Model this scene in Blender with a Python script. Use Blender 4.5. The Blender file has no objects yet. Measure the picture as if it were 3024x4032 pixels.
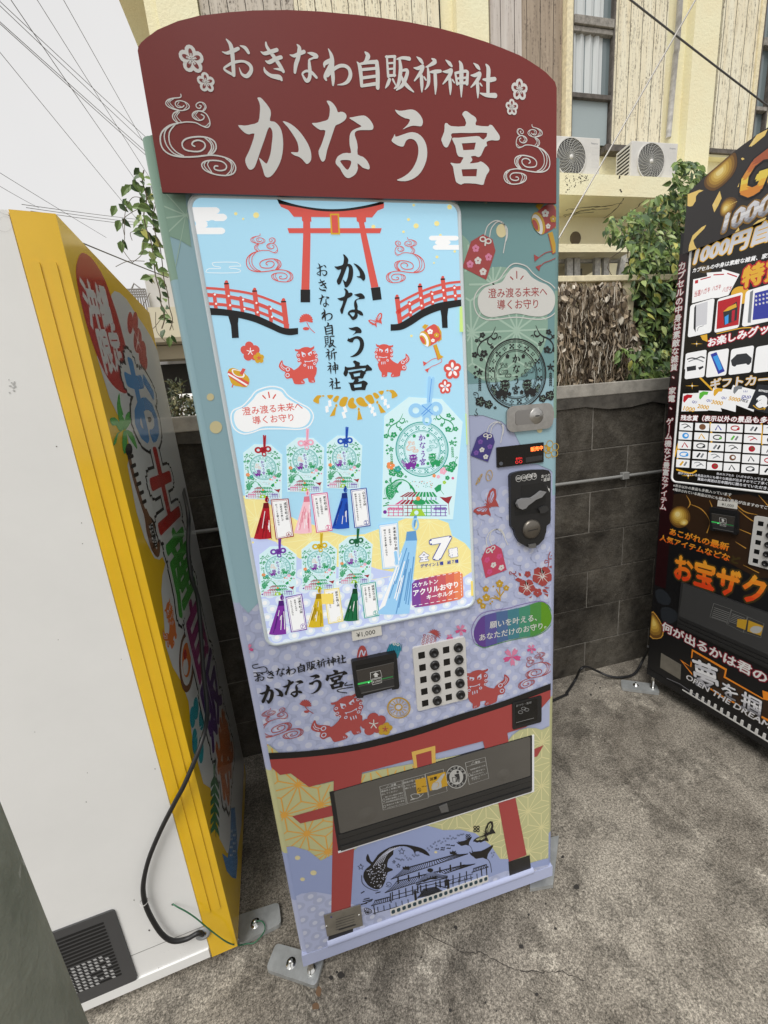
# Vending machines in a parking lot - built in metres.
# world frame: x right along the middle machine's front, y away from the camera, z up, ground z = 0
import bpy, math, random
from mathutils import Vector, Matrix
from mathutils.geometry import tessellate_polygon
random.seed(7)
sc = bpy.context.scene
COL = sc.collection

# ---------------------------------------------------------------- camera
def nrm(v):
    return Vector(v).normalized()
FPX, CX, CY = 1505.0, 1512.0, 2016.0
_D = nrm((587, 6389, FPX)); _X = Vector((7383, -1031, FPX)); _X = (_X - _D * _X.dot(_D)).normalized()
_Z = -_D; _Y = _Z.cross(_X)
ROW = [Vector((_X[i], _Y[i], _Z[i])) for i in range(3)]          # camera right, down, forward in world axes
CAMP = Vector((0.16678, -0.74554, 1.38495))
cd = bpy.data.cameras.new('camera'); cam = bpy.data.objects.new('camera', cd); COL.objects.link(cam)
cd.sensor_width = 36; cd.lens = FPX / 4032 * 36; cd.clip_start = 0.01; cd.clip_end = 500
m3 = Matrix((ROW[0], -ROW[1], -ROW[2])).transposed()
cam.matrix_world = Matrix.Translation(CAMP) @ m3.to_4x4()
sc.camera = cam

# ---------------------------------------------------------------- light: overcast sky + one broad sun
sc.view_settings.view_transform = 'Standard'; sc.view_settings.look = 'None'
sc.view_settings.gamma = 1; sc.view_settings.exposure = EXPOSURE = 0.3
SUN_EL, SUN_AZ = math.radians(58), math.radians(215)               # azimuth clockwise from +y
w = bpy.data.worlds.new('World'); sc.world = w; w.use_nodes = True
nt = w.node_tree; nt.nodes.clear()
sky = nt.nodes.new('ShaderNodeTexSky'); sky.sky_type = 'NISHITA'; sky.sun_disc = False
sky.sun_elevation = SUN_EL; sky.sun_rotation = SUN_AZ; sky.dust_density = 4
hs = nt.nodes.new('ShaderNodeHueSaturation'); hs.inputs['Saturation'].default_value = 0.12
nz = nt.nodes.new('ShaderNodeTexNoise'); nz.inputs['Scale'].default_value = 1.6; nz.inputs['Detail'].default_value = 5
tcn = nt.nodes.new('ShaderNodeTexCoord')
rmp = nt.nodes.new('ShaderNodeValToRGB')
rmp.color_ramp.elements[0].position = 0.3; rmp.color_ramp.elements[0].color = (6.85, 6.8, 6.78, 1)
rmp.color_ramp.elements[1].position = 0.75; rmp.color_ramp.elements[1].color = (7.6, 7.5, 7.42, 1)
mx = nt.nodes.new('ShaderNodeMix'); mx.data_type = 'RGBA'; mx.inputs[0].default_value = 0.85
bg = nt.nodes.new('ShaderNodeBackground'); bg.inputs['Strength'].default_value = 0.1
ow = nt.nodes.new('ShaderNodeOutputWorld')
nt.links.new(sky.outputs[0], hs.inputs['Color']); nt.links.new(tcn.outputs['Generated'], nz.inputs['Vector'])
nt.links.new(nz.outputs['Fac'], rmp.inputs['Fac'])
nt.links.new(hs.outputs[0], mx.inputs[6]); nt.links.new(rmp.outputs[0], mx.inputs[7])
nt.links.new(mx.outputs[2], bg.inputs['Color']); nt.links.new(bg.outputs[0], ow.inputs['Surface'])
sd = bpy.data.lights.new('sun', 'SUN'); sun = bpy.data.objects.new('sun', sd); COL.objects.link(sun)
sd.energy = 1.9; sd.angle = math.radians(30); sd.color = (1.0, 0.975, 0.94)
sun.location = (0, -3, 6)
_dir = Vector((math.sin(SUN_AZ) * math.cos(SUN_EL), math.cos(SUN_AZ) * math.cos(SUN_EL), math.sin(SUN_EL)))
sun.rotation_euler = (-_dir).to_track_quat('-Z', 'Y').to_euler()

# ---------------------------------------------------------------- measuring planes
def ray(px, py):
    a, b = (px - CX) / FPX, (py - CY) / FPX
    return ROW[0] * a + ROW[1] * b + ROW[2]
class Plane:
    """A real plane in the scene; maps a photograph pixel to (u, v) metres on it."""
    def __init__(s, O, U, V=(0, 0, 1)):
        s.O = Vector(O); s.U = nrm(U); s.V = nrm(V); s.N = s.U.cross(s.V)
    def uv(s, px, py):
        r = ray(px, py); t = (s.O - CAMP).dot(s.N) / r.dot(s.N); p = CAMP + r * t - s.O
        return p.dot(s.U), p.dot(s.V)
    def pt(s, u, v, h=0.0):
        return s.O + s.U * u + s.V * v + s.N * h
MAIN = Plane((0, 0, 0), (1, 0, 0))
SIGN = Plane((0, -0.016, 0), (1, 0, 0))
LF = Plane((-0.172, 0.0886, 0), (-0.0752, 0.9972, 0))
LS = Plane((-0.172, 0.0886, 0), (0.9972, 0.0752, 0))
RF = Plane((1.675, 0.587, 0), (0.0847, -0.9964, 0))
RSG = Plane((1.675 - 0.016, 0.587 - 0.0014, 0), (0.0847, -0.9964, 0))
GND = Plane((0, 0, 0), (1, 0, 0), (0, 1, 0))
def ypl(y): return Plane((0, y, 0), (1, 0, 0))
# crops of the photograph the outlines were measured in: x0, y0, scale
CROPS = dict(F=(0, 0, 1), A=(500, 0, .9217), B=(700, 750, 1.3825), C=(800, 1500, 1.3825), D=(1700, 750, 1.638),
    E=(850, 2300, 1.1441), G=(900, 2750, 1.185), H1=(850, 120, 2.765), H2=(1400, 180, 2.765), H3=(900, 360, 1.5867),
    H4=(1500, 400, 1.8308), H5=(600, 150, 2.2286), S1=(1070, 1330, 2.1156), S2=(1220, 1500, 2.5053), M1=(1840, 1270, 2.5053),
    M2=(1500, 1480, 2.1176), M3=(940, 1680, 1.763), M4=(1900, 1560, 2.1156), M5=(1370, 3250, 1.5111), M6=(1550, 2450, 2.8848),
    M7=(1350, 2530, 3.808), M8=(1450, 2950, 1.7309), P8=(1900, 2650, 4.1475), P7=(1200, 2900, 4.1475), P6=(1650, 2100, 4.1475),
    P5=(1000, 2300, 4.1475), P3=(1000, 3500, 4.1475), V=(1850, 1950, 2.0811), R1=(2600, 450, 3.6863), R2=(2500, 900, 1.8435),
    R3=(2400, 1900, 1.8429), R4=(2500, 2500, 3.166), R5=(2640, 900, 2.4427), R6=(2600, 1400, 2.1156), R7=(2540, 1950, 1.9669),
    L1=(0, 750, 1.525), L2=(0, 2000, 1.089), L3=(550, 1300, 4.916), L4=(650, 1500, 1.228), L6=(280, 950, 1.5864),
    L7=(450, 1700, 1.27), L8=(550, 2400, 1.1556), L9=(600, 3400, 4.1475), LG=(200, 3500, 3.318), T1=(0, 700, 4.1475),
    Z=(2150, 900, 2.0108), Z2=(2150, 600, 2.212), Z3=(2150, 0, 1.898), Z4=(1400, 0, 1.659), Z5=(500, 0, 1.659), Z6=(2100, 1400, 1.475),
    W=(0, 0, 2.37), Y=(450, 600, 1.844), X5=(500, 1000, 4.1475))
_cr = [0, 0, 1]
def K(name): _cr[:] = CROPS[name]
def fp(c): return _cr[0] + c[0] / _cr[2], _cr[1] + c[1] / _cr[2]

# ---------------------------------------------------------------- materials
def lin(c): return c / 12.92 if c <= .04045 else ((c + .055) / 1.055) ** 2.4
def S(r, g, b, k=1.0): return tuple(min(.86, lin(x / 255) * k) for x in (r, g, b))
MATS = {}
def mat(name, col, rough=.5, metal=0., emit=0., ecol=None, spec=.5, noise=None, bump=None, coat=0.):
    """Principled material; noise = (scale, amount) breaks the colour up, bump = (scale, distance)."""
    if name in MATS: return MATS[name]
    m = bpy.data.materials.new(name); m.use_nodes = True
    t = m.node_tree; b = t.nodes['Principled BSDF']
    b.inputs['Base Color'].default_value = (*col, 1); b.inputs['Roughness'].default_value = rough
    b.inputs['Metallic'].default_value = metal; b.inputs['Specular IOR Level'].default_value = spec
    b.inputs['Coat Weight'].default_value = coat; b.inputs['Coat Roughness'].default_value = .08
    if emit:
        b.inputs['Emission Color'].default_value = (*(ecol or col), 1); b.inputs['Emission Strength'].default_value = emit
    if noise or bump:
        tc = t.nodes.new('ShaderNodeTexCoord')
    if noise:
        n = t.nodes.new('ShaderNodeTexNoise'); n.inputs['Scale'].default_value = noise[0]; n.inputs['Detail'].default_value = 6
        n.inputs['Roughness'].default_value = .65
        r = t.nodes.new('ShaderNodeMapRange'); r.inputs[1].default_value = .3; r.inputs[2].default_value = .7
        r.inputs[3].default_value = 1 - noise[1]; r.inputs[4].default_value = 1 + noise[1] * .6
        x = t.nodes.new('ShaderNodeMix'); x.data_type = 'RGBA'; x.blend_type = 'MULTIPLY'; x.inputs[0].default_value = 1
        x.inputs[6].default_value = (*col, 1)
        t.links.new(tc.outputs['Object'], n.inputs['Vector']); t.links.new(n.outputs['Fac'], r.inputs[0])
        t.links.new(r.outputs[0], x.inputs[7]); t.links.new(x.outputs[2], b.inputs['Base Color'])
    if bump:
        n2 = t.nodes.new('ShaderNodeTexNoise'); n2.inputs['Scale'].default_value = bump[0]; n2.inputs['Detail'].default_value = 4
        bp = t.nodes.new('ShaderNodeBump'); bp.inputs['Distance'].default_value = bump[1]; bp.inputs['Strength'].default_value = .6
        t.links.new(tc.outputs['Object'], n2.inputs['Vector']); t.links.new(n2.outputs['Fac'], bp.inputs['Height'])
        t.links.new(bp.outputs[0], b.inputs['Normal'])
    MATS[name] = m
    return m

# ---------------------------------------------------------------- mesh building
def rrect(u0, v0, u1, v1, r, n=5):
    p = []
    for cx, cy, a in ((u1 - r, v0 + r, -90), (u1 - r, v1 - r, 0), (u0 + r, v1 - r, 90), (u0 + r, v0 + r, 180)):
        for i in range(n + 1):
            t = math.radians(a + 90 * i / n); p.append((cx + r * math.cos(t), cy + r * math.sin(t)))
    return p
def area2(p): return sum(p[i - 1][0] * p[i][1] - p[i][0] * p[i - 1][1] for i in range(len(p)))
def tess(loops):
    return tessellate_polygon([[Vector((x, y, 0)) for x, y in l] for l in loops])
def smooth_path(p, n=5, closed=False):
    """Catmull-Rom through points (any dimension)."""
    if len(p) < 3: return list(p)
    out = []; N = len(p)
    rng = range(N if closed else N - 1)
    for i in rng:
        g = (lambda j: p[j % N]) if closed else (lambda j: p[max(0, min(N - 1, j))])
        a, b, c, d = g(i - 1), g(i), g(i + 1), g(i + 2)
        for k in range(n):
            t = k / n
            out.append(tuple(.5 * (2 * b[q] + (c[q] - a[q]) * t + (2 * a[q] - 5 * b[q] + 4 * c[q] - d[q]) * t * t
                             + (3 * b[q] - a[q] - 3 * c[q] + d[q]) * t ** 3) for q in range(len(b))))
    if not closed: out.append(tuple(p[-1]))
    return out
class MB:
    def __init__(s): s.v = []; s.f = []; s.m = []; s.sm = []; s.mats = []
    def mi(s, m):
        if m not in s.mats: s.mats.append(m)
        return s.mats.index(m)
    def add(s, vs, fs, m, smooth=False):
        o = len(s.v); s.v += [tuple(v) for v in vs]; k = s.mi(m)
        for f in fs: s.f.append([o + i for i in f]); s.m.append(k); s.sm.append(smooth)
    def box(s, a, b, m):
        (x0, y0, z0), (x1, y1, z1) = a, b
        s.add([(x0, y0, z0), (x1, y0, z0), (x1, y1, z0), (x0, y1, z0), (x0, y0, z1), (x1, y0, z1), (x1, y1, z1), (x0, y1, z1)],
              [(0, 3, 2, 1), (4, 5, 6, 7), (0, 1, 5, 4), (1, 2, 6, 5), (2, 3, 7, 6), (3, 0, 4, 7)], m)
    def pbox(s, P, u0, u1, v0, v1, h0, h1, m):
        s.prism(P, [(u0, v0), (u1, v0), (u1, v1), (u0, v1)], h0, h1, m)
    def prism(s, P, loop, h0, h1, m, holes=(), side=None, back=True, smooth=False):
        loops = [list(loop)] + [list(h) for h in holes]
        if area2(loops[0]) < 0: loops[0].reverse()
        for i in range(1, len(loops)):
            if area2(loops[i]) > 0: loops[i].reverse()
        flat = [q for l in loops for q in l]
        tr = tess(loops) if len(loops) > 1 or len(flat) > 4 else [tuple(range(len(flat)))]
        n = len(flat); vs = [P.pt(u, v, h1) for u, v in flat] + [P.pt(u, v, h0) for u, v in flat]
        fr = []
        for t in tr:
            a = sum(flat[t[i - 1]][0] * flat[t[i]][1] - flat[t[i]][0] * flat[t[i - 1]][1] for i in range(len(t)))
            fr.append(tuple(t) if a > 0 else tuple(reversed(t)))
        s.add(vs, fr + ([tuple(i + n for i in reversed(t)) for t in fr] if back else []), m)
        o = 0; sf = []
        for l in loops:
            k = len(l)
            for i in range(k):
                j = (i + 1) % k; sf.append((o + i, o + i + n, o + j + n, o + j))
            o += k
        s.add(vs, sf, side or m, smooth)
    def tube(s, path, r, m, n=8, caps=True, closed=False):
        path = [Vector(p) for p in path]; N = len(path); vs = []; up = None
        for i, p in enumerate(path):
            a = path[(i - 1) % N] if closed or i else path[0]; b = path[(i + 1) % N] if closed or i < N - 1 else path[-1]
            d = (b - a).normalized() if (b - a).length > 1e-9 else Vector((0, 0, 1))
            if up is None:
                up = d.cross(Vector((0, 0, 1)) if abs(d.z) < .9 else Vector((1, 0, 0))).normalized()
            up = (up - d * up.dot(d)).normalized(); q = d.cross(up)
            rr = r[i] if isinstance(r, (list, tuple)) else r
            vs += [p + (up * math.cos(2 * math.pi * k / n) + q * math.sin(2 * math.pi * k / n)) * rr for k in range(n)]
        fs = []
        for i in range(N if closed else N - 1):
            j = (i + 1) % N
            for k in range(n): fs.append((i * n + k, i * n + (k + 1) % n, j * n + (k + 1) % n, j * n + k))
        s.add(vs, fs, m, True)
        if caps and not closed:
            s.add(vs[:n], [tuple(reversed(range(n)))], m); s.add(vs[-n:], [tuple(range(n))], m)
    def lathe(s, c, ax, prof, m, n=24, smooth=True):
        """prof = [(radius, height along ax)]"""
        ax = nrm(ax); c = Vector(c); a = ax.cross(Vector((0, 0, 1)) if abs(ax.z) < .9 else Vector((1, 0, 0))).normalized(); b = ax.cross(a)
        vs = []
        for r, h in prof:
            vs += [c + ax * h + (a * math.cos(2 * math.pi * k / n) + b * math.sin(2 * math.pi * k / n)) * max(r, 1e-5) for k in range(n)]
        fs = []
        for i in range(len(prof) - 1):
            for k in range(n): fs.append((i * n + k, i * n + (k + 1) % n, (i + 1) * n + (k + 1) % n, (i + 1) * n + k))
        s.add(vs, fs, m, smooth)
    def build(s, name, parent=None, bevel=0., at=None, seg=2):
        me = bpy.data.meshes.new(name); o = bpy.data.objects.new(name, me); COL.objects.link(o)
        L = WL[parent] if parent else Vector(at or (0, 0, 0))
        me.from_pydata([(v[0] - L.x, v[1] - L.y, v[2] - L.z) for v in s.v], [], s.f)
        for m in s.mats: me.materials.append(m)
        me.polygons.foreach_set('material_index', s.m); me.polygons.foreach_set('use_smooth', s.sm); me.update()
        if parent: o.parent = parent
        else: o.location = L
        WL[o] = L
        if bevel:
            b = o.modifiers.new('bevel', 'BEVEL'); b.width = bevel; b.segments = seg; b.limit_method = 'ANGLE'; b.angle_limit = math.radians(40)
            b.harden_normals = False
        return o
WL = {}          # world location of each built object's origin
def tag(o, label, cat, group=None, kind=None):
    if label: o['label'] = label
    if cat: o['category'] = cat
    if group: o['group'] = group
    if kind: o['kind'] = kind
    return o
def thing(name, label, cat, loc, group=None):
    o = bpy.data.objects.new(name, None); COL.objects.link(o); o.location = loc; o.empty_display_size = .1
    WL[o] = Vector(loc)
    return tag(o, label, cat, group)
def structure(o): o['kind'] = 'structure'; return o

# ---------------------------------------------------------------- flat printing (decals lie a fraction of a millimetre above their panel)
_tc = {}
def glyphs(body, bold=0., shear=0.):
    key = (body, bold, shear)
    if key not in _tc:
        c = bpy.data.curves.new('t', 'FONT'); c.body = body; c.size = 1; c.resolution_u = 2; c.offset = bold; c.shear = shear
        o = bpy.data.objects.new('t', c); COL.objects.link(o); me = o.to_mesh()
        vs = [(v.co.x, v.co.y) for v in me.vertices]; fs = [tuple(p.vertices) for p in me.polygons]
        o.to_mesh_clear(); bpy.data.objects.remove(o); bpy.data.curves.remove(c)
        fs = [f if sum(vs[f[i - 1]][0] * vs[f[i]][1] - vs[f[i]][0] * vs[f[i - 1]][1] for i in range(len(f))) > 0 else tuple(reversed(f)) for f in fs]
        _tc[key] = (vs, fs)
    return _tc[key]
DL = .00016
def stamps(b): return [(0, 0)] + ([(b, 0), (-b, 0), (0, b), (0, -b)] if b > .001 else [])
class Art:
    def __init__(s, P, mb=None, base=.0003, clip=None, dl=DL):
        s.dl = dl; s.P = P; s.mb = mb or MB(); s.base = base; s.clip = clip; s.n = 0
    def q(s, c): return s.P.uv(*fp(c))
    def qq(s, pts): return [s.q(c) for c in pts]
    def scale(s, c):                                            # metres per crop pixel near c
        a = s.q(c); b = s.q((c[0] + 1, c[1])); d = s.q((c[0], c[1] + 1))
        return (math.dist(a, b) + math.dist(a, d)) / 2
    def clipped(s, loop):
        if not s.clip: return loop
        u0, v0, u1, v1 = s.clip
        for ax, val, sg in ((0, u0, 1), (0, u1, -1), (1, v0, 1), (1, v1, -1)):
            out = []
            for i in range(len(loop)):
                a, b = loop[i - 1], loop[i]; da, db = (a[ax] - val) * sg, (b[ax] - val) * sg
                if (da >= 0) != (db >= 0):
                    t = da / (da - db); out.append((a[0] + (b[0] - a[0]) * t, a[1] + (b[1] - a[1]) * t))
                if db >= 0: out.append(b)
            loop = out
            if not loop: return loop
        return loop
    def tri(s, vs, fs, m, L, rise=False):
        s.n = (s.n + 1) % 24; h = s.base + L * s.dl + s.n * s.dl * .04    # no two pieces of print share a plane
        s.mb.add([s.P.pt(u, v, h + (i * 4e-7 if rise else 0)) for i, (u, v) in enumerate(vs)], fs, m)
    def fill(s, loop, m, L, holes=()):                          # uv loop
        if not holes: loop = s.clipped(loop)
        if len(loop) < 3: return
        loops = [list(loop)] + [list(x) for x in holes]; flat = [q for l in loops for q in l]
        if len(flat) == 3: tr = [(0, 1, 2)]
        else: tr = tess(loops)
        fs = []
        for t in tr:
            a = sum(flat[t[i - 1]][0] * flat[t[i]][1] - flat[t[i]][0] * flat[t[i - 1]][1] for i in range(len(t)))
            if abs(a) > 1e-12: fs.append(tuple(t) if a > 0 else tuple(reversed(t)))
        s.tri(flat, fs, m, L)
    def ribbon(s, pts, ws, m, L):                               # uv polyline with half widths, round joins
        N = len(pts); lf = []; rt = []
        for i in range(N):
            a, b = pts[max(0, i - 1)], pts[min(N - 1, i + 1)]; d = math.dist(a, b) or 1e-9
            nx, ny = -(b[1] - a[1]) / d, (b[0] - a[0]) / d; k = ws[i]
            lf.append((pts[i][0] + nx * k, pts[i][1] + ny * k)); rt.append((pts[i][0] - nx * k, pts[i][1] - ny * k))
        if s.clip:
            for i in range(N - 1): s.fill([lf[i], rt[i], rt[i + 1], lf[i + 1]], m, L)
        else:
            s.tri([p for i in range(N) for p in (lf[i], rt[i])], [(2 * i + 1, 2 * i + 3, 2 * i + 2, 2 * i) for i in range(N - 1)], m, L, True)
        for e in (0, N - 1):
            if ws[e] > 2e-4: s.disc(pts[e], ws[e], m, L, n=8)
    def disc(s, c, r, m, L, n=20, ry=None, rot=0., a0=0., a1=360.):
        ry = ry or r; cr, sr = math.cos(rot), math.sin(rot); loop = []
        for k in range(n):
            t = math.radians(a0 + (a1 - a0) * k / (n if a1 - a0 >= 360 else n - 1)); x, y = r * math.cos(t), ry * math.sin(t)
            loop.append((c[0] + x * cr - y * sr, c[1] + x * sr + y * cr))
        s.fill(loop, m, L)
    def ring(s, c, r, wd, m, L, n=36, ry=None):
        ry = ry or r; vs = []
        for k in range(n):
            t = 2 * math.pi * k / n
            vs += [(c[0] + (r - wd) * math.cos(t), c[1] + (ry - wd) * math.sin(t)), (c[0] + r * math.cos(t), c[1] + ry * math.sin(t))]
        s.tri(vs, [(2 * k, 2 * k + 1, (2 * k + 3) % (2 * n), (2 * k + 2) % (2 * n)) for k in range(n)], m, L)
    # --- crop coordinates
    def poly(s, pts, m, L, sm=0, holes=()):
        l = s.qq(pts); hs_ = [s.qq(h) for h in holes]
        if sm: l = smooth_path(l, sm, True)
        s.fill(l, m, L, hs_)
    def line(s, pts, wd, m, L, sm=4):
        """pts of (x, y) or (x, y, w) in crop pixels"""
        k = s.scale(pts[len(pts) // 2][:2]); p3 = [(*s.q(p[:2]), (p[2] if len(p) > 2 else wd) * k / 2) for p in pts]
        if sm: p3 = smooth_path(p3, sm)
        s.ribbon([p[:2] for p in p3], [max(p[2], 1e-5) for p in p3], m, L)
    def glow(s, pts, mats, L, f, sm=2):                          # printed shading: nested outlines shrinking towards f
        for i, m in enumerate(mats):
            k = 1 - i / len(mats) * .92; s.poly([(f[0] + (p[0] - f[0]) * k, f[1] + (p[1] - f[1]) * k) for p in pts], m, L + i, sm)
    def ell(s, x, y, rx, ry, m, L, n=20):                        # ellipse seen as an ellipse in the crop
        s.fill([s.q((x + rx * math.cos(2 * math.pi * k / n), y + ry * math.sin(2 * math.pi * k / n))) for k in range(n)], m, L)
    def oval(s, x, y, rx, ry, wd, m, L, n=28):                   # ring seen as an ellipse
        lo = [s.q((x + rx * math.cos(2 * math.pi * k / n), y + ry * math.sin(2 * math.pi * k / n))) for k in range(n)]
        li = [s.q((x + (rx - wd) * math.cos(2 * math.pi * k / n), y + (ry - wd) * math.sin(2 * math.pi * k / n))) for k in range(n)]
        s.fill(lo, m, L, [li])
    def text(s, body, a, b, m, L, bold=0., hs=1., shear=0., outline=None, ow=.03, top=None, grad=None):
        """left and right ends of the baseline in crop pixels; the width fits, the height follows times hs"""
        A, B = s.q(a), s.q(b); vs, fs = glyphs(body, 0., shear)
        if not vs: return
        x0, x1 = min(v[0] for v in vs), max(v[0] for v in vs); d = math.dist(A, B); k = d / (x1 - x0)
        ux, uy = (B[0] - A[0]) / d, (B[1] - A[1]) / d
        if top: hs = math.dist(A, s.q(top)) / (.84 * k)
        def place(vv, o=(0, 0)): return [(A[0] + ux * (x + o[0] - x0) * k - uy * (y + o[1]) * k * hs, A[1] + uy * (x + o[0] - x0) * k + ux * (y + o[1]) * k * hs) for x, y in vv]
        if outline:
            for i in range(12): s.tri(place(vs, ((bold + ow) * math.cos(i * .5236), (bold + ow) * math.sin(i * .5236))), fs, outline, L - 1)
        st = stamps(bold)
        if grad:                                                # ink changing from the foot of the letters to their head
            n = len(grad); y0, y1 = min(v[1] for v in vs), max(v[1] for v in vs)
            for i, g in enumerate(grad):
                c = s.clip; s.clip = (-9, y0 + (y1 - y0) * i / n, 9, y0 + (y1 - y0) * (i + 1) / n); out = [t for t in (s.clipped([vs[j] for j in f]) for f in fs) if len(t) > 2]; s.clip = c
                for o in st: s.tri([p for t in out for p in place(t, o)], [tuple(range(sum(map(len, out[:q])), sum(map(len, out[:q + 1])))) for q in range(len(out))], g, L)
            return
        for o in st: s.tri(place(vs, o), fs, m, L)
    def textv(s, body, a, b, m, L, bold=0., ws=1., outline=None, ow=.04, sq=.95):
        """vertical writing from the centre of the first to the centre of the last character"""
        A, B = s.q(a), s.q(b); n = len(body); d = math.dist(A, B) or 1e-6; em = d / max(1, n - 1) * sq
        dx, dy = (B[0] - A[0]) / d, (B[1] - A[1]) / d; rx, ry = -dy, dx
        for i, ch in enumerate(body):
            if ch in ' 　': continue
            if ch == 'ー': ch = '｜'
            c = (A[0] + (B[0] - A[0]) * i / max(1, n - 1), A[1] + (B[1] - A[1]) * i / max(1, n - 1))
            for off, mm, ll in ((0, m, L),):
                vs, fs = glyphs(ch)
                if not vs: continue
                x0, x1 = min(v[0] for v in vs), max(v[0] for v in vs); mxx = (x0 + x1) / 2; myy = .38
                if ch in '、。': mxx -= .3; myy -= .3
                for o in stamps(bold)[1:3] or [(0, 0)]: s.tri([(c[0] + rx * (x + o[0] - mxx) * em * ws - dx * (y + o[1] - myy) * em, c[1] + ry * (x + o[0] - mxx) * em * ws - dy * (y + o[1] - myy) * em) for x, y in vs], fs, mm, ll)
class Motif:
    """A drawing measured once in a crop on a plane, then placed anywhere at any size."""
    def __init__(s, P, crop, origin, unit):
        """origin in crop px; unit = two crop points whose distance becomes 1"""
        s.P = P; s.crop = crop; K(crop); s.a = Art(P); s.o = s.a.q(origin); s.k = math.dist(s.a.q(unit[0]), s.a.q(unit[1])); s.it = []
    def n(s, p): return ((p[0] - s.o[0]) / s.k, (p[1] - s.o[1]) / s.k)
    def poly(s, pts, c, L=0, sm=0, holes=()):
        K(s.crop); l = [s.n(p) for p in s.a.qq(pts)]
        if sm: l = smooth_path(l, sm, True)
        s.it.append(('p', l, c, L, [[s.n(p) for p in s.a.qq(h)] for h in holes]))
    def line(s, pts, wd, c, L=0, sm=4):
        K(s.crop); k = s.a.scale(pts[len(pts) // 2][:2]) / s.k
        p3 = [(*s.n(s.a.q(p[:2])), (p[2] if len(p) > 2 else wd) * k / 2) for p in pts]
        if sm: p3 = smooth_path(p3, sm)
        s.it.append(('l', p3, c, L))
    def oval(s, x, y, rx, ry, wd, c, L=0, n=22):
        P = lambda f: [(x + (rx - f) * math.cos(2 * math.pi * k / n), y + (ry - f) * math.sin(2 * math.pi * k / n)) for k in range(n)]
        s.poly(P(0), c, L, holes=[P(wd)])
    def ell(s, x, y, rx, ry, c, L=0, n=14):
        s.poly([(x + rx * math.cos(2 * math.pi * k / n), y + ry * math.sin(2 * math.pi * k / n)) for k in range(n)], c, L)
    def draw(s, art, c, size, mats, L, rot=0., flip=False, sy=1.):
        cr, sr = math.cos(rot), math.sin(rot); fx = -1 if flip else 1
        T = lambda p: (c[0] + (p[0] * fx * cr - p[1] * sy * sr) * size, c[1] + (p[0] * fx * sr + p[1] * sy * cr) * size)
        for it in s.it:
            m = mats.get(it[2]) if isinstance(mats, dict) else mats
            if m is None: continue
            if it[0] == 'p': art.fill([T(p) for p in it[1]], m, L + it[3], [[T(p) for p in h] for h in it[4]])
            else: art.ribbon([T(p[:2]) for p in it[1]], [max(p[2] * size, 1e-5) for p in it[1]], m, L + it[3])
def flower(a, c, r, m, L, n=5, rot=90., inner=None, wide=.62, notch=False, cen=None, inner_mat=None):
    """five round petals around a centre (uv)"""
    for k in range(n):
        t = math.radians(rot + 360 / n * k); p = (c[0] + r * .58 * math.cos(t), c[1] + r * .58 * math.sin(t))
        a.disc(p, r * .46, m, L, n=12, ry=r * .46 * wide / .62, rot=t)
        if inner_mat: a.disc((c[0] + r * .48 * math.cos(t), c[1] + r * .48 * math.sin(t)), r * .3, inner_mat, L + 1, n=10, ry=r * .17, rot=t)
    if not inner_mat: a.disc(c, r * .4, m, L, n=10)
    if cen:
        for k in range(n):
            t = math.radians(rot + 360 / n * k)
            a.ribbon([c, (c[0] + r * .42 * math.cos(t), c[1] + r * .42 * math.sin(t))], [r * .035, r * .035], cen, L + 2)
def asanoha(a, node, e, inside, wd, m, L, box):
    """hemp-leaf line lattice with edge e through node, kept where inside(u, v)"""
    u0, v0, u1, v1 = box; h = e * math.sqrt(3) / 2
    def seg(p, q):
        n = 6; run = []
        for k in range(n + 1):
            t = k / n; x = (p[0] + (q[0] - p[0]) * t, p[1] + (q[1] - p[1]) * t)
            if inside(*x): run.append(x)
            else:
                if len(run) > 1: a.ribbon([run[0], run[-1]], [wd, wd], m, L)
                run = []
        if len(run) > 1: a.ribbon([run[0], run[-1]], [wd, wd], m, L)
    j0, j1 = int((v0 - node[1]) / h) - 1, int((v1 - node[1]) / h) + 1
    for j in range(j0, j1 + 1):
        for i in range(int((u0 - node[0]) / e) - 2, int((u1 - node[0]) / e) + 3):
            x = node[0] + (i + (.5 if j % 2 else 0)) * e; y = node[1] + j * h
            A, B, C_, D_ = (x, y), (x + e, y), (x + e / 2, y + h), (x - e / 2, y + h)
            seg(A, B); seg(A, C_); seg(A, D_)
            for tri in ((A, B, C_), (A, C_, D_)):
                g = (sum(p[0] for p in tri) / 3, sum(p[1] for p in tri) / 3)
                for p in tri: seg(g, p)
def pip(u, v, poly):
    r = False
    for i in range(len(poly)):
        (x1, y1), (x2, y2) = poly[i - 1], poly[i]
        if (y1 > v) != (y2 > v) and u < (x2 - x1) * (v - y1) / (y2 - y1) + x1: r = not r
    return r

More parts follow.
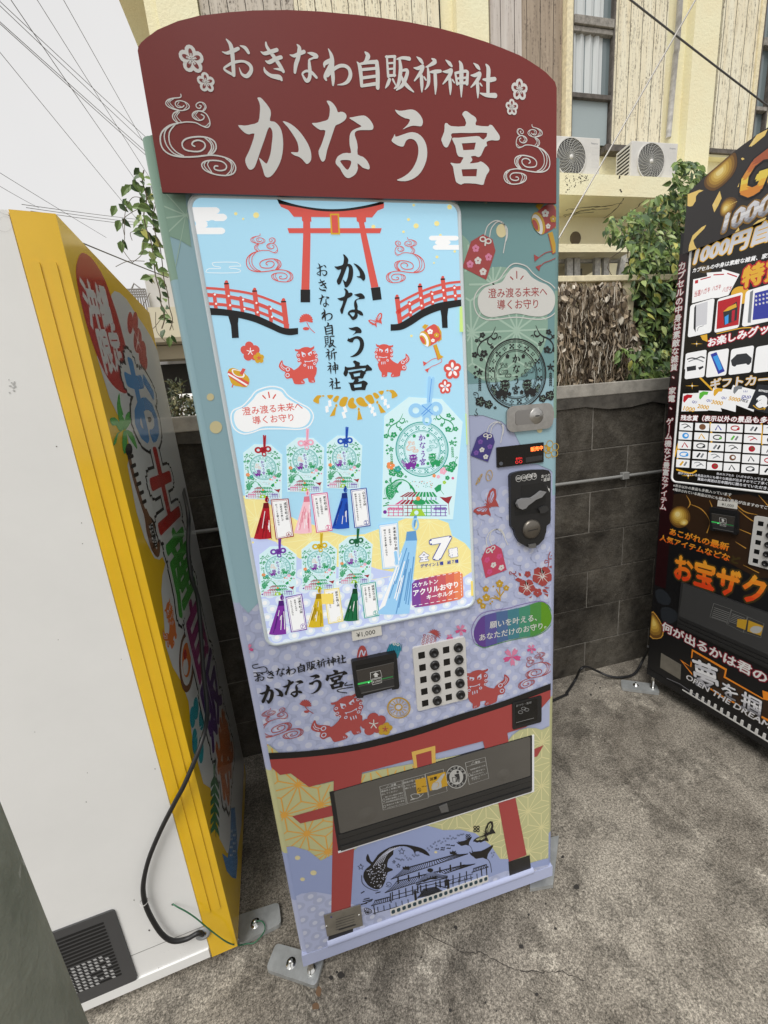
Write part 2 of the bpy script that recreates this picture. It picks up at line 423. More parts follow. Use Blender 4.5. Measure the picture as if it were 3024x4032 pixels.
# ---------------------------------------------------------------- brush lettering, measured on the red sign board
BR = {}
def _brush(ch, crop, polys=(), strokes=(), holes=()):
    K(crop); a = Art(SIGN); it = []
    hs_ = [smooth_path(a.qq(h), 2, True) if len(h) > 5 else a.qq(h) for h in holes]
    for i, p in enumerate(polys): it.append(('p', smooth_path(a.qq(p), 2, True), hs_ if i == len(polys) - 1 else []))
    for st in strokes:
        k = a.scale(st[0][:2]); it.append(('l', smooth_path([(*a.q(p[:2]), p[2] * k / 2) for p in st], 5), None))
    pts = [q[:2] for t in it for q in t[1]]
    c = ((min(p[0] for p in pts) + max(p[0] for p in pts)) / 2, (min(p[1] for p in pts) + max(p[1] for p in pts)) / 2)
    BR[ch] = (c, it)
_brush('か', 'H3', [[(180,42),(200,40),(222,62),(245,90),(262,120),(264,150),(258,185),(285,190),(310,210),(330,245),(340,300),(340,360),(330,420),(310,470),(285,510),(262,533),(240,538),(225,525),(215,490),(200,445),(190,415),(215,435),(235,452),(245,440),(262,390),(270,330),(275,280),(272,245),(258,225),(245,240),(225,300),(200,370),(180,430),(165,470),(150,487),(132,490),(118,475),(106,445),(106,420),(125,380),(145,330),(162,265),(130,270),(105,262),(80,240),(60,212),(100,215),(140,208),(185,193),(195,140),(197,95),(190,65)],
    [(338,188),(370,195),(410,220),(450,260),(485,310),(505,350),(516,390),(515,430),(500,450),(485,453),(465,430),(440,410),(415,402),(390,385),(400,380),(430,382),(438,365),(430,320),(405,275),(370,225)]])
_brush('な', 'H3', [[(612,62),(635,62),(660,85),(675,110),(683,132),(700,128),(722,133),(736,150),(733,172),(715,190),(690,205),(668,215),(655,250),(635,310),(615,370),(605,420),(595,438),(582,437),(568,410),(562,375),(575,345),(590,305),(605,246),(575,243),(545,225),(520,200),(550,198),(590,188),(622,175),(632,130),(630,95)],
    [(754,168),(775,162),(830,152),(855,155),(880,175),(900,205),(905,225),(898,240),(875,243),(840,243),(810,245),(792,255),(788,275),(800,310),(806,350),(806,395),(840,410),(865,435),(880,465),(880,485),(870,488),(845,480),(835,475),(805,450),(808,480),(795,515),(770,535),(745,543),(725,530),(708,505),(695,480),(675,460),(668,440),(680,410),(710,390),(740,385),(765,385),(757,340),(755,300),(760,265),(775,245),(800,232),(830,220),(810,205),(785,188)]],
    holes=[[(697,437),(710,430),(745,430),(765,437),(763,460),(750,485),(740,490),(728,480),(712,460)]])
_brush('う', 'H4', [[(101,60),(130,68),(170,65),(210,58),(245,65),(275,90),(295,120),(302,150),(292,178),(265,178),(230,175),(195,185),(155,203),(180,180),(200,155),(207,130),(175,122),(140,105),(115,85)],
    [(100,235),(105,255),(140,245),(190,228),(225,222),(265,232),(300,262),(325,310),(333,370),(325,430),(300,490),(265,535),(220,563),(175,575),(130,573),(115,565),(150,550),(195,520),(230,480),(255,430),(268,380),(268,330),(255,295),(235,275),(205,270),(180,285),(165,320),(150,326),(120,318),(85,295),(76,280),(90,255)]])
_brush('宮', 'H4', [[(585,95),(600,72),(620,72),(650,95),(680,115),(688,140),(683,172),(770,180),(780,170),(800,172),(825,205),(850,240),(856,262),(848,280),(820,282),(795,280),(760,292),(765,318),(750,328),(738,350),(720,390),(700,402),(680,393),(655,395),(648,400),(657,415),(655,430),(640,447),(700,440),(715,433),(735,440),(765,465),(780,490),(775,510),(760,530),(745,575),(738,600),(715,600),(680,593),(600,590),(578,600),(545,585),(535,560),(525,510),(518,470),(502,450),(505,442),(530,447),(570,447),(583,425),(593,404),(560,397),(545,370),(535,320),(513,275),(520,262),(560,262),(690,250),(715,260),(740,275),(765,228),(650,228),(512,230),(510,260),(490,310),(475,332),(455,325),(440,295),(435,270),(455,220),(458,175),(462,158),(478,158),(505,178),(606,178),(606,130)]],
    holes=[[(582,303),(683,297),(672,348),(593,352)], [(580,490),(692,487),(687,540),(588,540)]])
_brush('お', 'H1', strokes=[[(70,235,8),(120,250,30),(190,225,40),(245,200,35)], [(115,100,15),(160,160,45),(180,260,48),(190,400,45),(195,490,40)],
    [(200,490,30),(130,455,28),(90,420,22),(130,385,25),(200,350,30),(300,340,25),(370,380,40),(385,440,42),(340,500,42),(285,480,28),(255,410,8)], [(265,170,10),(320,195,40),(355,245,35)]])
_brush('き', 'H1', strokes=[[(490,235,10),(530,255,35),(600,235,40),(665,215,40)], [(540,335,10),(580,350,40),(650,315,40),(710,295,40)],
    [(545,135,20),(560,190,35),(640,300,45),(700,390,45),(735,450,35)], [(735,440,30),(680,425,25),(630,420,6)], [(525,405,10),(540,450,35),(600,495,40),(690,515,55),(715,540,30)]])
_brush('ナ', 'H1', strokes=[[(805,268,8),(850,280,32),(910,255,38),(960,235,40)], [(885,158,15),(910,200,45),(895,300,45),(870,380,45),(860,460,30)], [(1000,248,10),(1050,260,40),(1100,285,40),(1060,303,20),(1020,320,20)],
    [(1015,330,25),(1020,400,40),(1025,470,40),(1015,530,40),(985,550,40),(950,500,25),(945,470,22),(985,445,25),(1040,460,35),(1095,515,30)]])   # the small な
_brush('わ', 'H1', strokes=[[(1225,205,12),(1255,270,40),(1265,330,50),(1265,420,48),(1275,520,45),(1275,595,25)],
    [(1180,400,15),(1190,360,40),(1270,325,40),(1240,400,45),(1190,500,40),(1200,540,25)], [(1215,500,25),(1290,420,35),(1370,385,35),(1440,410,40),(1465,480,45),(1440,550,40),(1390,585,25),(1325,595,8)]])
_brush('自', 'H2', strokes=[[(105,75,20),(135,115,55),(110,165,30),(85,190,15)], [(15,180,10),(45,230,45),(60,350,42),(65,440,35)], [(40,205,20),(140,185,35),(220,180,40)],
    [(230,180,45),(240,300,50),(240,460,45)], [(60,265,28),(220,250,28)], [(70,355,30),(220,335,30)], [(70,440,30),(230,415,35)]])
_brush('販', 'H2', strokes=[[(340,120,24),(355,340,30)], [(425,120,28),(420,330,30)], [(330,125,25),(430,120,28)], [(350,195,20),(420,190,20)], [(355,258,20),(420,252,20)], [(355,330,28),(430,325,25)],
    [(370,370,35),(350,420,35),(325,465,10)], [(405,370,25),(435,430,15)], [(450,150,15),(510,135,30),(585,145,40)], [(480,160,30),(490,250,45),(480,350,42),(460,430,35),(420,470,12)],
    [(500,275,20),(560,270,35),(555,330,40),(510,430,38),(445,485,15)], [(500,330,15),(520,390,40),(570,450,40),(630,505,15)]])
_brush('祈', 'H2', strokes=[[(665,125,10),(705,160,40),(730,195,25)], [(635,245,12),(680,250,35),(735,225,30),(710,290,40),(640,385,15)], [(715,330,40),(720,430,40),(720,505,15)], [(745,345,20),(765,375,20)],
    [(830,145,15),(865,175,45),(800,220,25),(765,235,12)], [(785,240,20),(795,330,40),(790,420,35),(755,480,10)], [(815,290,20),(870,285,38),(925,280,30)], [(865,310,40),(870,430,40),(868,530,12)]])
_brush('神', 'H2', strokes=[[(980,160,10),(1020,195,40),(1045,225,25)], [(950,285,12),(1000,285,35),(1045,265,30),(1020,330,40),(950,420,12)], [(1025,360,38),(1030,450,38),(1030,535,12)], [(1055,375,20),(1075,405,15)],
    [(1130,175,20),(1150,230,50),(1150,400,48),(1150,560,12)], [(1085,300,25),(1105,420,30)], [(1090,300,25),(1190,280,30),(1220,290,30)], [(1220,295,30),(1210,415,40)], [(1110,360,22),(1210,350,22)], [(1105,415,25),(1210,405,30)]])
_brush('社', 'H2', strokes=[[(1285,195,10),(1325,230,40),(1350,260,20)], [(1255,325,12),(1300,325,35),(1355,300,30),(1330,370,40),(1255,455,12)], [(1325,395,38),(1330,490,38),(1330,570,12)], [(1355,415,20),(1375,440,15)],
    [(1385,370,15),(1450,375,45),(1515,365,40)], [(1420,210,20),(1445,260,50),(1440,400,45),(1440,520,40)], [(1355,520,12),(1420,540,38),(1520,545,50)]])
def brush(a, ch, c, k, m, L, rot=0.):
    """k scales the sign-board size; c = centre uv"""
    o, it = BR[ch]; cr, sr = math.cos(rot), math.sin(rot)
    def T(p): x, y = (p[0] - o[0]) * k, (p[1] - o[1]) * k; return (c[0] + x * cr - y * sr, c[1] + x * sr + y * cr)
    for t in it:
        if t[0] == 'p': a.fill([T(p) for p in t[1]], m, L, [[T(p) for p in h] for h in t[2]])
        else: a.ribbon([T(p[:2]) for p in t[1]], [max(p[2] * k, 1e-5) for p in t[1]], m, L)
BIG, SMALL = 'かなう宮', 'おきナわ自販祈神社'
_wb = BR['宮'][0][0] - BR['か'][0][0]; _ws = BR['社'][0][0] - BR['お'][0][0]

# ---------------------------------------------------------------- motifs
def lion_():                                                    # guardian lion
    M = Motif(MAIN, 'S1', (175, 220), ((175, 60), (175, 375)))
    M.poly([(148,85),(165,88),(190,85),(205,75),(235,68),(262,70),(275,75),(300,65),(305,55),(308,72),(300,88),(285,95),(300,100),(318,100),(325,120),(338,135),(335,160),(342,178),(330,195),(325,210),(318,230),(330,240),(325,290),(310,320),(315,345),(312,360),(275,362),(262,350),(255,325),(245,325),(215,335),(228,350),(230,368),(205,375),(160,375),(140,365),(125,325),(90,330),(75,325),(62,300),(70,275),(45,262),(25,245),(15,225),(25,195),(42,175),(48,190),(50,205),(65,220),(95,230),(125,245),(140,258),(170,240),(188,222),(195,205),(180,195),(168,182),(172,165),(160,145),(165,120),(178,108),(160,103),(150,98)], 'b', 0, 2)
    M.poly([(202,106),(234,122),(237,140),(222,152),(209,146),(205,128)], 'w', 1); M.poly([(254,121),(286,102),(289,128),(276,140),(261,136)], 'w', 1)
    M.ell(224, 138, 9, 9, 'b', 2); M.ell(277, 128, 8, 8, 'b', 2)
    M.line([(228,184),(245,187),(270,187),(300,176)], 5, 'w', 1)
    for x, y in ((234, 192), (296, 186)): M.poly([(x - 5, y - 8), (x + 5, y - 8), (x, y + 8)], 'w', 1)
    for x in (258, 275, 290): M.line([(x, 226), (x + 3, 246)], 6, 'w', 1, 0)
    for x, y in ((177, 135), (181, 172), (191, 201), (230, 218), (312, 116), (328, 148), (322, 177), (310, 205)): M.oval(x, y, 11, 11, 5, 'w', 1, 10)
    for x, y in ((90, 252), (88, 300)): M.oval(x, y, 17, 17, 6, 'w', 1, 12)
    M.line([(38, 200), (45, 228), (75, 248)], 5, 'w', 1); M.line([(30, 215), (38, 238), (60, 255)], 4, 'w', 1)
    for x, y in ((205, 358), (214, 362), (290, 350), (300, 352)): M.line([(x, y - 6), (x + 2, y + 4)], 3, 'w', 1, 0)
    return M
LION = lion_()
def swirl_():
    M = Motif(SIGN, 'H5', (395, 850), ((395, 495), (395, 1210)))
    for p, wd in (([(250,495),(252,515),(235,525),(180,530),(135,545),(118,575),(140,605),(200,630),(260,638),(310,625),(325,600),(300,570),(250,552),(210,560),(203,585),(225,610),(260,610),(278,595)], 9),
        ([(165,535),(135,570),(170,610),(230,632)], 7), ([(190,533),(152,565),(190,610)], 6), ([(235,565),(222,590),(255,605)], 6), ([(285,565),(305,600),(275,632)], 6),
        ([(235,640),(190,660),(178,695),(198,728),(235,746),(300,738),(380,745),(430,770),(480,787),(505,765),(500,715),(470,665),(420,643),(370,650),(350,680),(370,710),(410,725),(445,715),(455,690),(430,672)], 10),
        ([(225,650),(195,690),(222,738)], 7), ([(240,650),(214,690),(255,738)], 7), ([(385,650),(362,680),(395,720)], 6), ([(400,650),(380,680),(415,718)], 6), ([(500,745),(470,775),(440,772)], 6),
        ([(400,640),(450,640),(472,610),(455,575),(415,565),(385,585),(390,610),(415,620),(430,600),(415,592)], 9), ([(440,575),(462,605),(445,635)], 6),
        ([(225,750),(150,770),(90,820),(70,880),(85,960),(140,1015),(230,1042),(340,1045),(450,1035),(520,1020),(560,970),(545,910),(480,875),(390,868),(300,885),(262,925),(280,975),(340,995),(420,995),(462,960),(455,920),(410,900),(365,908),(348,935),(372,952)], 13),
        ([(190,755),(125,800),(105,870),(130,950),(190,1015),(260,1040)], 11), ([(205,755),(150,830),(155,930),(210,1000),(275,1035)], 11),
        ([(460,876),(508,920),(520,970),(490,1020)], 12), ([(500,890),(530,930),(538,970),(505,1022)], 10),
        ([(430,1035),(540,1030),(640,1050),(705,1085),(732,1140),(710,1190),(640,1208),(540,1195),(460,1160),(433,1115),(460,1085),(530,1075),(610,1085),(650,1120),(640,1155),(590,1165),(545,1150),(550,1125),(575,1125)], 12),
        ([(470,1085),(455,1120),(490,1165),(540,1192)], 9), ([(500,1080),(485,1115),(520,1175)], 9), ([(640,1055),(690,1100),(690,1160),(650,1205)], 9), ([(680,1075),(712,1125),(690,1190)], 8)):
        M.line(p, wd, 'b', 0, 3)
    return M
SWIRL = swirl_()
def castle_():
    M = Motif(MAIN, 'M5', (485, 370), ((150, 460), (830, 250)))
    L_ = lambda *p, w=2.4: M.line(p, w * 1.25, 'k', 1, 0)
    def roof(a, b, c, d, n=26, w=4.0):                           # a-b ridge, c-d eave
        M.poly([a, b, d, c], 'f', 0)
        L_(a, b, w=5); L_(c, d, w=4)
        for i in range(n + 1):
            t = i / n; p = (a[0] + (b[0] - a[0]) * t, a[1] + (b[1] - a[1]) * t); q = (c[0] + (d[0] - c[0]) * t, c[1] + (d[1] - c[1]) * t)
            m_ = ((p[0] + q[0]) / 2 - (t - .5) * 8, (p[1] + q[1]) / 2 + 2); M.line([p, m_, q], w, 'k', 1, 2)
    roof((330, 250), (640, 165), (255, 312), (710, 162)); roof((290, 325), (690, 228), (220, 392), (752, 222), 32)
    roof((160, 440), (245, 418), (138, 470), (250, 440), 8); roof((745, 250), (820, 226), (735, 272), (832, 240), 8)
    for x, y in ((345, 240), (625, 150)):                       # dragon finials
        M.poly([(x-20,y+14),(x-22,y-4),(x-10,y+2),(x-6,y-8),(x+4,y-2),(x+14,y-8),(x+12,y+8),(x+22,y+2),(x+16,y+16)], 'k', 2)
    for i in range(7):
        x = 296 + i * 62; y = 318 - i * 15; L_((x, y - 14), (x + 2, y + 18), w=6)
    L_((250, 395), (255, 450), w=4)
    for i in range(12):
        x = 262 + i * 40; y = 396 - i * 11
        if 395 < x < 580: continue
        L_((x, y - 8), (x + 2, y + 42), w=4); L_((x, y + 16), (x + 38, y + 6), w=3); L_((x, y + 38), (x + 38, y + 28), w=3)
    M.poly([(395,335),(420,310),(455,290),(485,262),(520,275),(560,275),(592,292),(560,300),(520,292),(490,290),(450,315)], 'f', 2)
    for k in range(5): M.line([(398+k*5,335+k*4),(440,302+k*5),(488,272+k*6),(540,284+k*5),(590,292+k*3)], 2.4, 'k', 3, 3)
    M.ell(487, 258, 18, 12, 'k', 4, 8); M.poly([(430,325),(488,300),(545,302),(520,312),(488,312),(450,328)], 'k', 3)
    L_((405, 345), (580, 306), w=4); L_((412, 362), (578, 325), w=3)
    for x, y in ((412, 352), (430, 350), (462, 343), (520, 330), (545, 322), (575, 318)): L_((x, y), (x + 2, y + 38), w=5)
    for k in range(11): L_((446 - k * 3, 372 + k * 5), (522 + k * 5, 358 + k * 3.4), w=3)     # stairs
    L_((398, 392), (402, 442), w=9); L_((592, 325), (596, 372), w=9); L_((404, 430), (450, 388), w=4); L_((525, 350), (598, 366), w=4)
    M.poly([(383,392),(397,376),(412,388)], 'k', 2); M.poly([(578,326),(592,310),(608,322)], 'k', 2)
    L_((152, 472), (160, 520), w=4); L_((150, 516), (395, 448), w=3); L_((600, 372), (822, 296), w=3); L_((820, 240), (824, 296), w=4); L_((790, 250), (794, 292), w=4)
    for i in range(6): L_((175 + i * 36, 478 - i * 9), (178 + i * 36, 506 - i * 9), w=3)
    for i in range(5): L_((620 + i * 36, 325 - i * 11), (623 + i * 36, 356 - i * 11), w=3)
    return M
CASTLE = castle_()
def whale_():
    M = Motif(MAIN, 'M5', (250, 240), ((90, 350), (480, 170)))
    M.poly([(90,300),(98,262),(120,240),(135,225),(110,205),(108,180),(118,162),(128,190),(145,212),(175,170),(215,140),(260,118),(300,108),(350,108),(400,118),(440,130),(470,150),(485,175),(455,165),(420,148),(400,150),(398,168),(385,140),(350,120),(310,118),(270,138),(268,165),(240,195),(232,240),(262,250),(262,262),(235,272),(225,310),(205,355),(180,372),(150,368),(115,345)], 'k', 0, 2)
    for k in range(5): M.line([(150 + k * 14, 235 - k * 6), (190 + k * 12, 180 - k * 6), (250 + k * 14, 130 - k * 3)], 3.2, 'w', 1, 3)
    R = random.Random(3); i = 0
    while i < 70:
        x, y = R.uniform(95, 235), R.uniform(220, 365)
        if pip(x, y, [(95,300),(110,255),(160,225),(235,215),(228,300),(195,362),(150,362),(112,335)]): M.ell(x, y, 3, 3, 'w', 1, 6); i += 1
    M.line([(80,290),(85,335),(115,362),(160,380),(178,378)], 3, 'k', 1)
    return M
WHALE = whale_()
def manta_():
    M = Motif(MAIN, 'M5', (790, 170), ((725, 170), (860, 110)))
    M.poly([(725,165),(745,150),(790,145),(830,125),(862,110),(850,135),(830,165),(822,195),(800,185),(760,192),(745,180)], 'k', 0, 2)
    M.line([(822, 188), (842, 215), (852, 272)], 3, 'k', 0); M.line([(730, 165), (722, 152)], 5, 'k', 0, 0); M.line([(745, 158), (735, 145)], 4, 'k', 0, 0)
    return M
MANTA = manta_()
def butterfly_():
    M = Motif(MAIN, 'V', (145, 85), ((15, 140), (240, 95)))
    M.poly([(135,82),(100,92),(50,100),(20,120),(14,138),(35,148),(55,165),(75,160),(90,172),(115,165),(130,160),(155,168),(168,182),(170,160),(155,120),(148,95)], 'b', 0)
    M.poly([(142,80),(135,40),(140,0),(160,-50),(190,-75),(215,-60),(222,0),(215,30),(235,70),(243,98),(215,85),(180,92),(160,92)], 'b', 0)
    M.poly([(120,96),(70,105),(40,122),(60,135),(80,132),(100,140),(125,135),(140,110)], 'w', 1); M.poly([(148,70),(150,20),(170,-30),(190,-50),(200,-20),(195,20),(180,55)], 'w', 1)
    for p in ([(138,90),(60,118)], [(140,92),(80,130)], [(142,95),(110,136)], [(148,75),(165,-20)], [(150,78),(188,-30)], [(153,82),(195,10)], [(150,98),(155,150)], [(160,92),(225,88)]): M.line(p, 6, 'b', 2, 0)
    M.line([(148, 85), (130, 62), (112, 72)], 4, 'b', 1); M.line([(148, 85), (135, 50), (120, 30)], 4, 'b', 1); M.line([(128, 72), (165, 100)], 9, 'b', 2, 0)
    return M
BFLY = butterfly_()
def hibis_():
    M = Motif(MAIN, 'V', (520, 700), ((360, 700), (680, 700)))
    for cx, cy, r in ((590, 660, 82), (462, 752, 68)):
        for k in range(5):
            t = math.radians(72 * k - 60); x, y = cx + r * .55 * math.cos(t), cy + r * .55 * math.sin(t)
            M.poly([(x + r * .5 * (1 + .12 * math.cos(5 * q)) * math.cos(q), y + r * .46 * (1 + .1 * math.cos(7 * q)) * math.sin(q)) for q in [i * .42 for i in range(15)]], 'b', 0)
            M.line([(cx, cy, 9), (cx + r * .55 * math.cos(t), cy + r * .55 * math.sin(t), 1)], 5, 'w', 1, 0)
            M.line([(cx, cy, 6), (cx + r * .9 * math.cos(t + .63), cy + r * .9 * math.sin(t + .63), 3)], 4, 'w', 1, 0)
        M.line([(cx, cy), (cx - r * .45, cy - r * .85)], 7, 'b', 2, 0)
    for cx, cy, r in ((470, 645, 28), (552, 795, 38)):
        for k in range(5):
            t = math.radians(72 * k + 20); M.ell(cx + r * .55 * math.cos(t), cy + r * .55 * math.sin(t), r * .44, r * .44, 'b', 0, 10)
    for p in ([(365,690),(390,672),(430,690),(400,710)], [(395,630),(415,640),(418,662),(400,658)], [(640,585),(675,570),(668,595)], [(590,770),(615,765),(640,800),(600,790)], [(600,745),(650,755),(625,765)], [(600,800),(640,810),(635,830)], [(480,838),(505,820),(500,838)]): M.poly(p, 'b', 0)
    M.line([(635, 590), (645, 540), (640, 500), (655, 462)], 6, 'b', 0); M.line([(645, 540), (612, 555), (615, 530), (635, 535)], 6, 'b', 0); M.line([(640, 520), (685, 515), (680, 488), (662, 495)], 6, 'b', 0)
    M.line([(380, 665), (350, 640), (325, 645), (322, 625), (340, 630)], 6, 'b', 0); M.line([(350, 640), (375, 635), (370, 620)], 5, 'b', 0)
    return M
HIBIS = hibis_()
def amulet_():                                                  # the small brocade pouch, upright
    M = Motif(MAIN, 'D', (300, 430), ((300, 315), (300, 545)))
    M.poly([(262,352),(322,316),(370,342),(385,400),(338,547),(217,484)], 'b', 0)
    for x, y in ((320, 342), (348, 352)): M.oval(x, y, 17, 15, 7, 'w', 3, 12)
    M.line([(335, 345), (332, 372)], 9, 'w', 3, 0)
    for x, y, c in ((285, 388, 'p'), (350, 432, 'p'), (296, 450, 'w'), (256, 468, 'p'), (322, 506, 'w')):
        for k in range(5):
            t = math.radians(72 * k - 90); M.ell(x + 10 * math.cos(t), y + 11 * math.sin(t), 8.5, 9, c, 1, 8)
        M.ell(x, y, 4, 4, 'b', 2, 6)
    M.line([(330,322),(345,275),(385,248),(425,262),(440,310),(430,380),(425,410)], 5, 'w', 1); M.line([(355,330),(365,285),(400,252),(440,280),(445,320),(438,350)], 5, 'w', 1)
    return M
AMULET = amulet_()
def mallet_():
    M = Motif(MAIN, 'D', (740, 200), ((740, 90), (740, 290)))
    M.poly([(665,105),(690,80),(720,92),(690,130)], 'g', 0); M.poly([(768,85),(800,110),(820,160),(818,230),(790,250)], 'g', 0)
    M.poly([(680,138),(760,85),(790,115),(808,170),(806,225),(730,278),(690,280),(660,200)], 'b', 1, 2)
    M.poly([(640,180),(660,145),(690,150),(715,185),(728,240),(720,280),(700,285),(665,260),(645,220)], 'g', 2, 2)
    M.poly([(642,180),(660,158),(685,170),(705,205),(712,250),(705,285),(690,282),(660,250)], 'w', 3, 2)
    M.poly([(643,192),(655,180),(675,192),(690,225),(692,262),(680,270),(655,245)], 'g', 4, 2); M.poly([(643,205),(652,192),(668,205),(680,235),(678,260),(660,248)], 'b', 5, 2)
    for x, y, r, c in ((728, 152, 24, 'w'), (778, 188, 22, 'g'), (746, 234, 16, 'w')):
        for k in range(5):
            t = math.radians(72 * k - 90); M.ell(x + r * .55 * math.cos(t), y + r * .6 * math.sin(t), r * .45, r * .48, c, 3, 9)
        M.ell(x, y, r * .22, r * .22, 'b' if c != 'g' else 'w', 4, 6)
    M.poly([(745,278),(775,268),(800,370),(825,388),(775,415)], 'g', 0)
    M.line([(748,285),(770,370),(775,410),(800,400),(805,430),(760,455),(720,470),(690,500)], 5, 'b', 1); M.line([(775,395),(730,405),(680,440)], 5, 'b', 1)
    M.poly([(655,415),(690,435),(660,462)], 'b', 1); M.poly([(665,495),(700,480),(690,522)], 'b', 1)
    return M
MALLET = mallet_()
def emblem_scroll():                                            # scrolls, blossoms and small flowers round the emblem, left half and right half
    M = Motif(MAIN, 'M1', (475, 500), ((475, 160), (475, 850)))
    M.line([(275,45,4),(240,120,10),(200,155,14),(140,190,13),(105,240,11),(95,290,11),(115,330,11),(140,335,8)], 6, 'k', 0)
    M.line([(228,140,7),(255,165,16),(285,150,13),(290,115,10),(272,105,8),(262,118,7)], 6, 'k', 0); M.line([(205,160,7),(195,195,13),(220,222,13),(242,210,8)], 6, 'k', 0)
    M.line([(140,190,7),(115,180,11),(112,155,10),(128,148,7)], 5, 'k', 0); M.line([(300,160,7),(308,140,8),(328,145,7),(322,160,5)], 5, 'k', 0)
    M.line([(670,30,4),(705,105,10),(745,140,14),(800,165,13),(840,215,11),(840,260,11),(825,295,11),(805,300,8)], 6, 'k', 0)
    M.line([(715,120,7),(685,140,16),(658,120,13),(660,90,10),(675,85,7)], 6, 'k', 0); M.line([(748,145,7),(745,185,13),(722,200,13),(708,188,8)], 6, 'k', 0)
    M.line([(800,165,7),(828,158,11),(828,128,10),(815,115,7)], 5, 'k', 0); M.line([(648,145,7),(640,125,8),(622,135,7)], 5, 'k', 0)
    for x, y, r in ((145, 125, 30), (160, 308, 40), (70, 320, 32), (88, 180, 20), (240, 243, 20), (135, 365, 20), (797, 95, 30), (782, 270, 38), (868, 270, 32), (848, 140, 20), (712, 215, 20)):
        for k in range(5):
            t = math.radians(72 * k + x); M.ell(x + r * .6 * math.cos(t), y + r * .6 * math.sin(t), r * .40, r * .40, 'k', 0, 8)
        M.ell(x, y, r * .14, r * .14, 'k', 0, 6)
    for x, y in ((118, 490), (815, 440)):                       # star blossoms with trailing leaves
        for k in range(5):
            t = math.radians(72 * k - 90); q = t + .5; M.poly([(x, y), (x + 22 * math.cos(t - .5), y + 22 * math.sin(t - .5)), (x + 40 * math.cos(t), y + 40 * math.sin(t)), (x + 22 * math.cos(q), y + 22 * math.sin(q))], 'k', 0)
        for sx, sy in ((-38, -50), (-48, 10), (-40, 50)) if x < 400 else ((40, -55), (48, -5), (38, 35)): M.poly([(x + sx - 18, y + sy), (x + sx, y + sy - 16), (x + sx + 18, y + sy), (x + sx + 4, y + sy + 5), (x + sx, y + sy + 16)], 'k', 0)
        M.line([(x, y + 40), (x + 2, y + 110), (x + 5, y + 180)], 3, 'k', 0)
        for k in range(6):
            yy = y + 55 + 22 * k
            for s in (-1, 1): M.poly([(x + 2, yy), (x + 2 + s * 14, yy + 8), (x + 2 + s * 12, yy + 24), (x + 2 + s * 4, yy + 14)], 'k', 0)
    for x, y, r in ((125, 780, 52), (205, 808, 44), (812, 720, 50), (738, 750, 40)):
        for k in range(5):
            t = math.radians(72 * k - 70); M.ell(x + r * .55 * math.cos(t), y + r * .55 * math.sin(t), r * .46, r * .46, 'k', 0, 9)
            M.line([(x, y), (x + r * .7 * math.cos(t), y + r * .7 * math.sin(t))], 3, 'w', 1, 0)
    for p in ([(105,735),(100,700),(65,690),(60,712),(80,712)], [(90,850),(80,880),(100,905),(80,915),(68,905)], [(840,690),(850,650),(870,630),(860,620),(845,630)], [(80,745),(70,735)], [(255,838),(285,838),(262,852),(272,825),(280,852),(255,838)]): M.line(p, 6, 'k', 0)
    return M
SCROLL = emblem_scroll()
def emblem_core():
    M = Motif(MAIN, 'M1', (475, 505), ((475, 160), (475, 850)))
    M.oval(472, 505, 303, 348, 13, 'k', 0, 64); M.oval(472, 503, 285, 325, 5, 'k', 0, 56); M.oval(472, 503, 272, 312, 5, 'k', 0, 56)
    M.oval(474, 510, 213, 245, 8, 'k', 0, 48); M.oval(474, 510, 198, 228, 4, 'k', 0, 48)
    for k in range(20):
        t = 2 * math.pi * (k + .5) / 20; x, y = 472 + 240 * math.cos(t), 508 + 276 * math.sin(t); c, s = math.cos(t), math.sin(t)
        if k % 2 == 0:
            for a, b in ((-15, -15), (15, -15), (0, 0), (-15, 15), (15, 15)): M.poly([(x + a - 8, y + b - 8), (x + a + 8, y + b - 8), (x + a + 8, y + b + 8), (x + a - 8, y + b + 8)], 'k', 0)
        else:
            for a, b in ((0, -14), (14, 0), (-14, 0), (0, 14)): M.poly([(x + a - 8, y + b), (x + a, y + b - 8), (x + a + 8, y + b), (x + a, y + b + 8)], 'k', 0)
    return M
CORE = emblem_core()
_oM1 = CORE.o; _kM1 = CORE.k
def emblem(a, c, size, ink, pale, L, tones=None):
    """tones = per-piece inks for the rainbow prints"""
    t = tones or {}
    K('M1'); ap = Art(MAIN)
    T = lambda p: (lambda q: (c[0] + (q[0] - _oM1[0]) / _kM1 * size, c[1] + (q[1] - _oM1[1]) / _kM1 * size))(ap.q(p))
    CORE.draw(a, c, size, t.get('ring', ink), L); SCROLL.draw(a, (c[0], c[1] + (SCROLL.o[1] - _oM1[1]) / _kM1 * size), size, {'k': t.get('scroll', ink), 'w': pale}, L)
    s = size / _kM1
    for ch, p in zip(BIG, ((478, 357), (480, 457), (478, 567), (475, 662))):
        K('M1'); brush(a, ch, T(p), math.dist(T((478, 357)), T((475, 662))) / abs(_wb) * .9, t.get('txt', ink), L + 1)
    K('M1')
    LION.draw(a, T((318, 655)), size * .285, {'b': t.get('lion1', ink), 'w': pale}, L + 1, rot=-.1); LION.draw(a, T((632, 640)), size * .275, {'b': t.get('lion2', ink), 'w': pale}, L + 1, flip=True, rot=.1)
    SWIRL.draw(a, T((365, 465)), size * .235, t.get('sw1', ink), L + 1, sy=1.); SWIRL.draw(a, T((588, 455)), size * .235, t.get('sw2', ink), L + 1, flip=True)
    for p in ((392, 335), (548, 335), (532, 688), (412, 705)): flower(a, T(p), size * .032, t.get('scroll', ink), L)

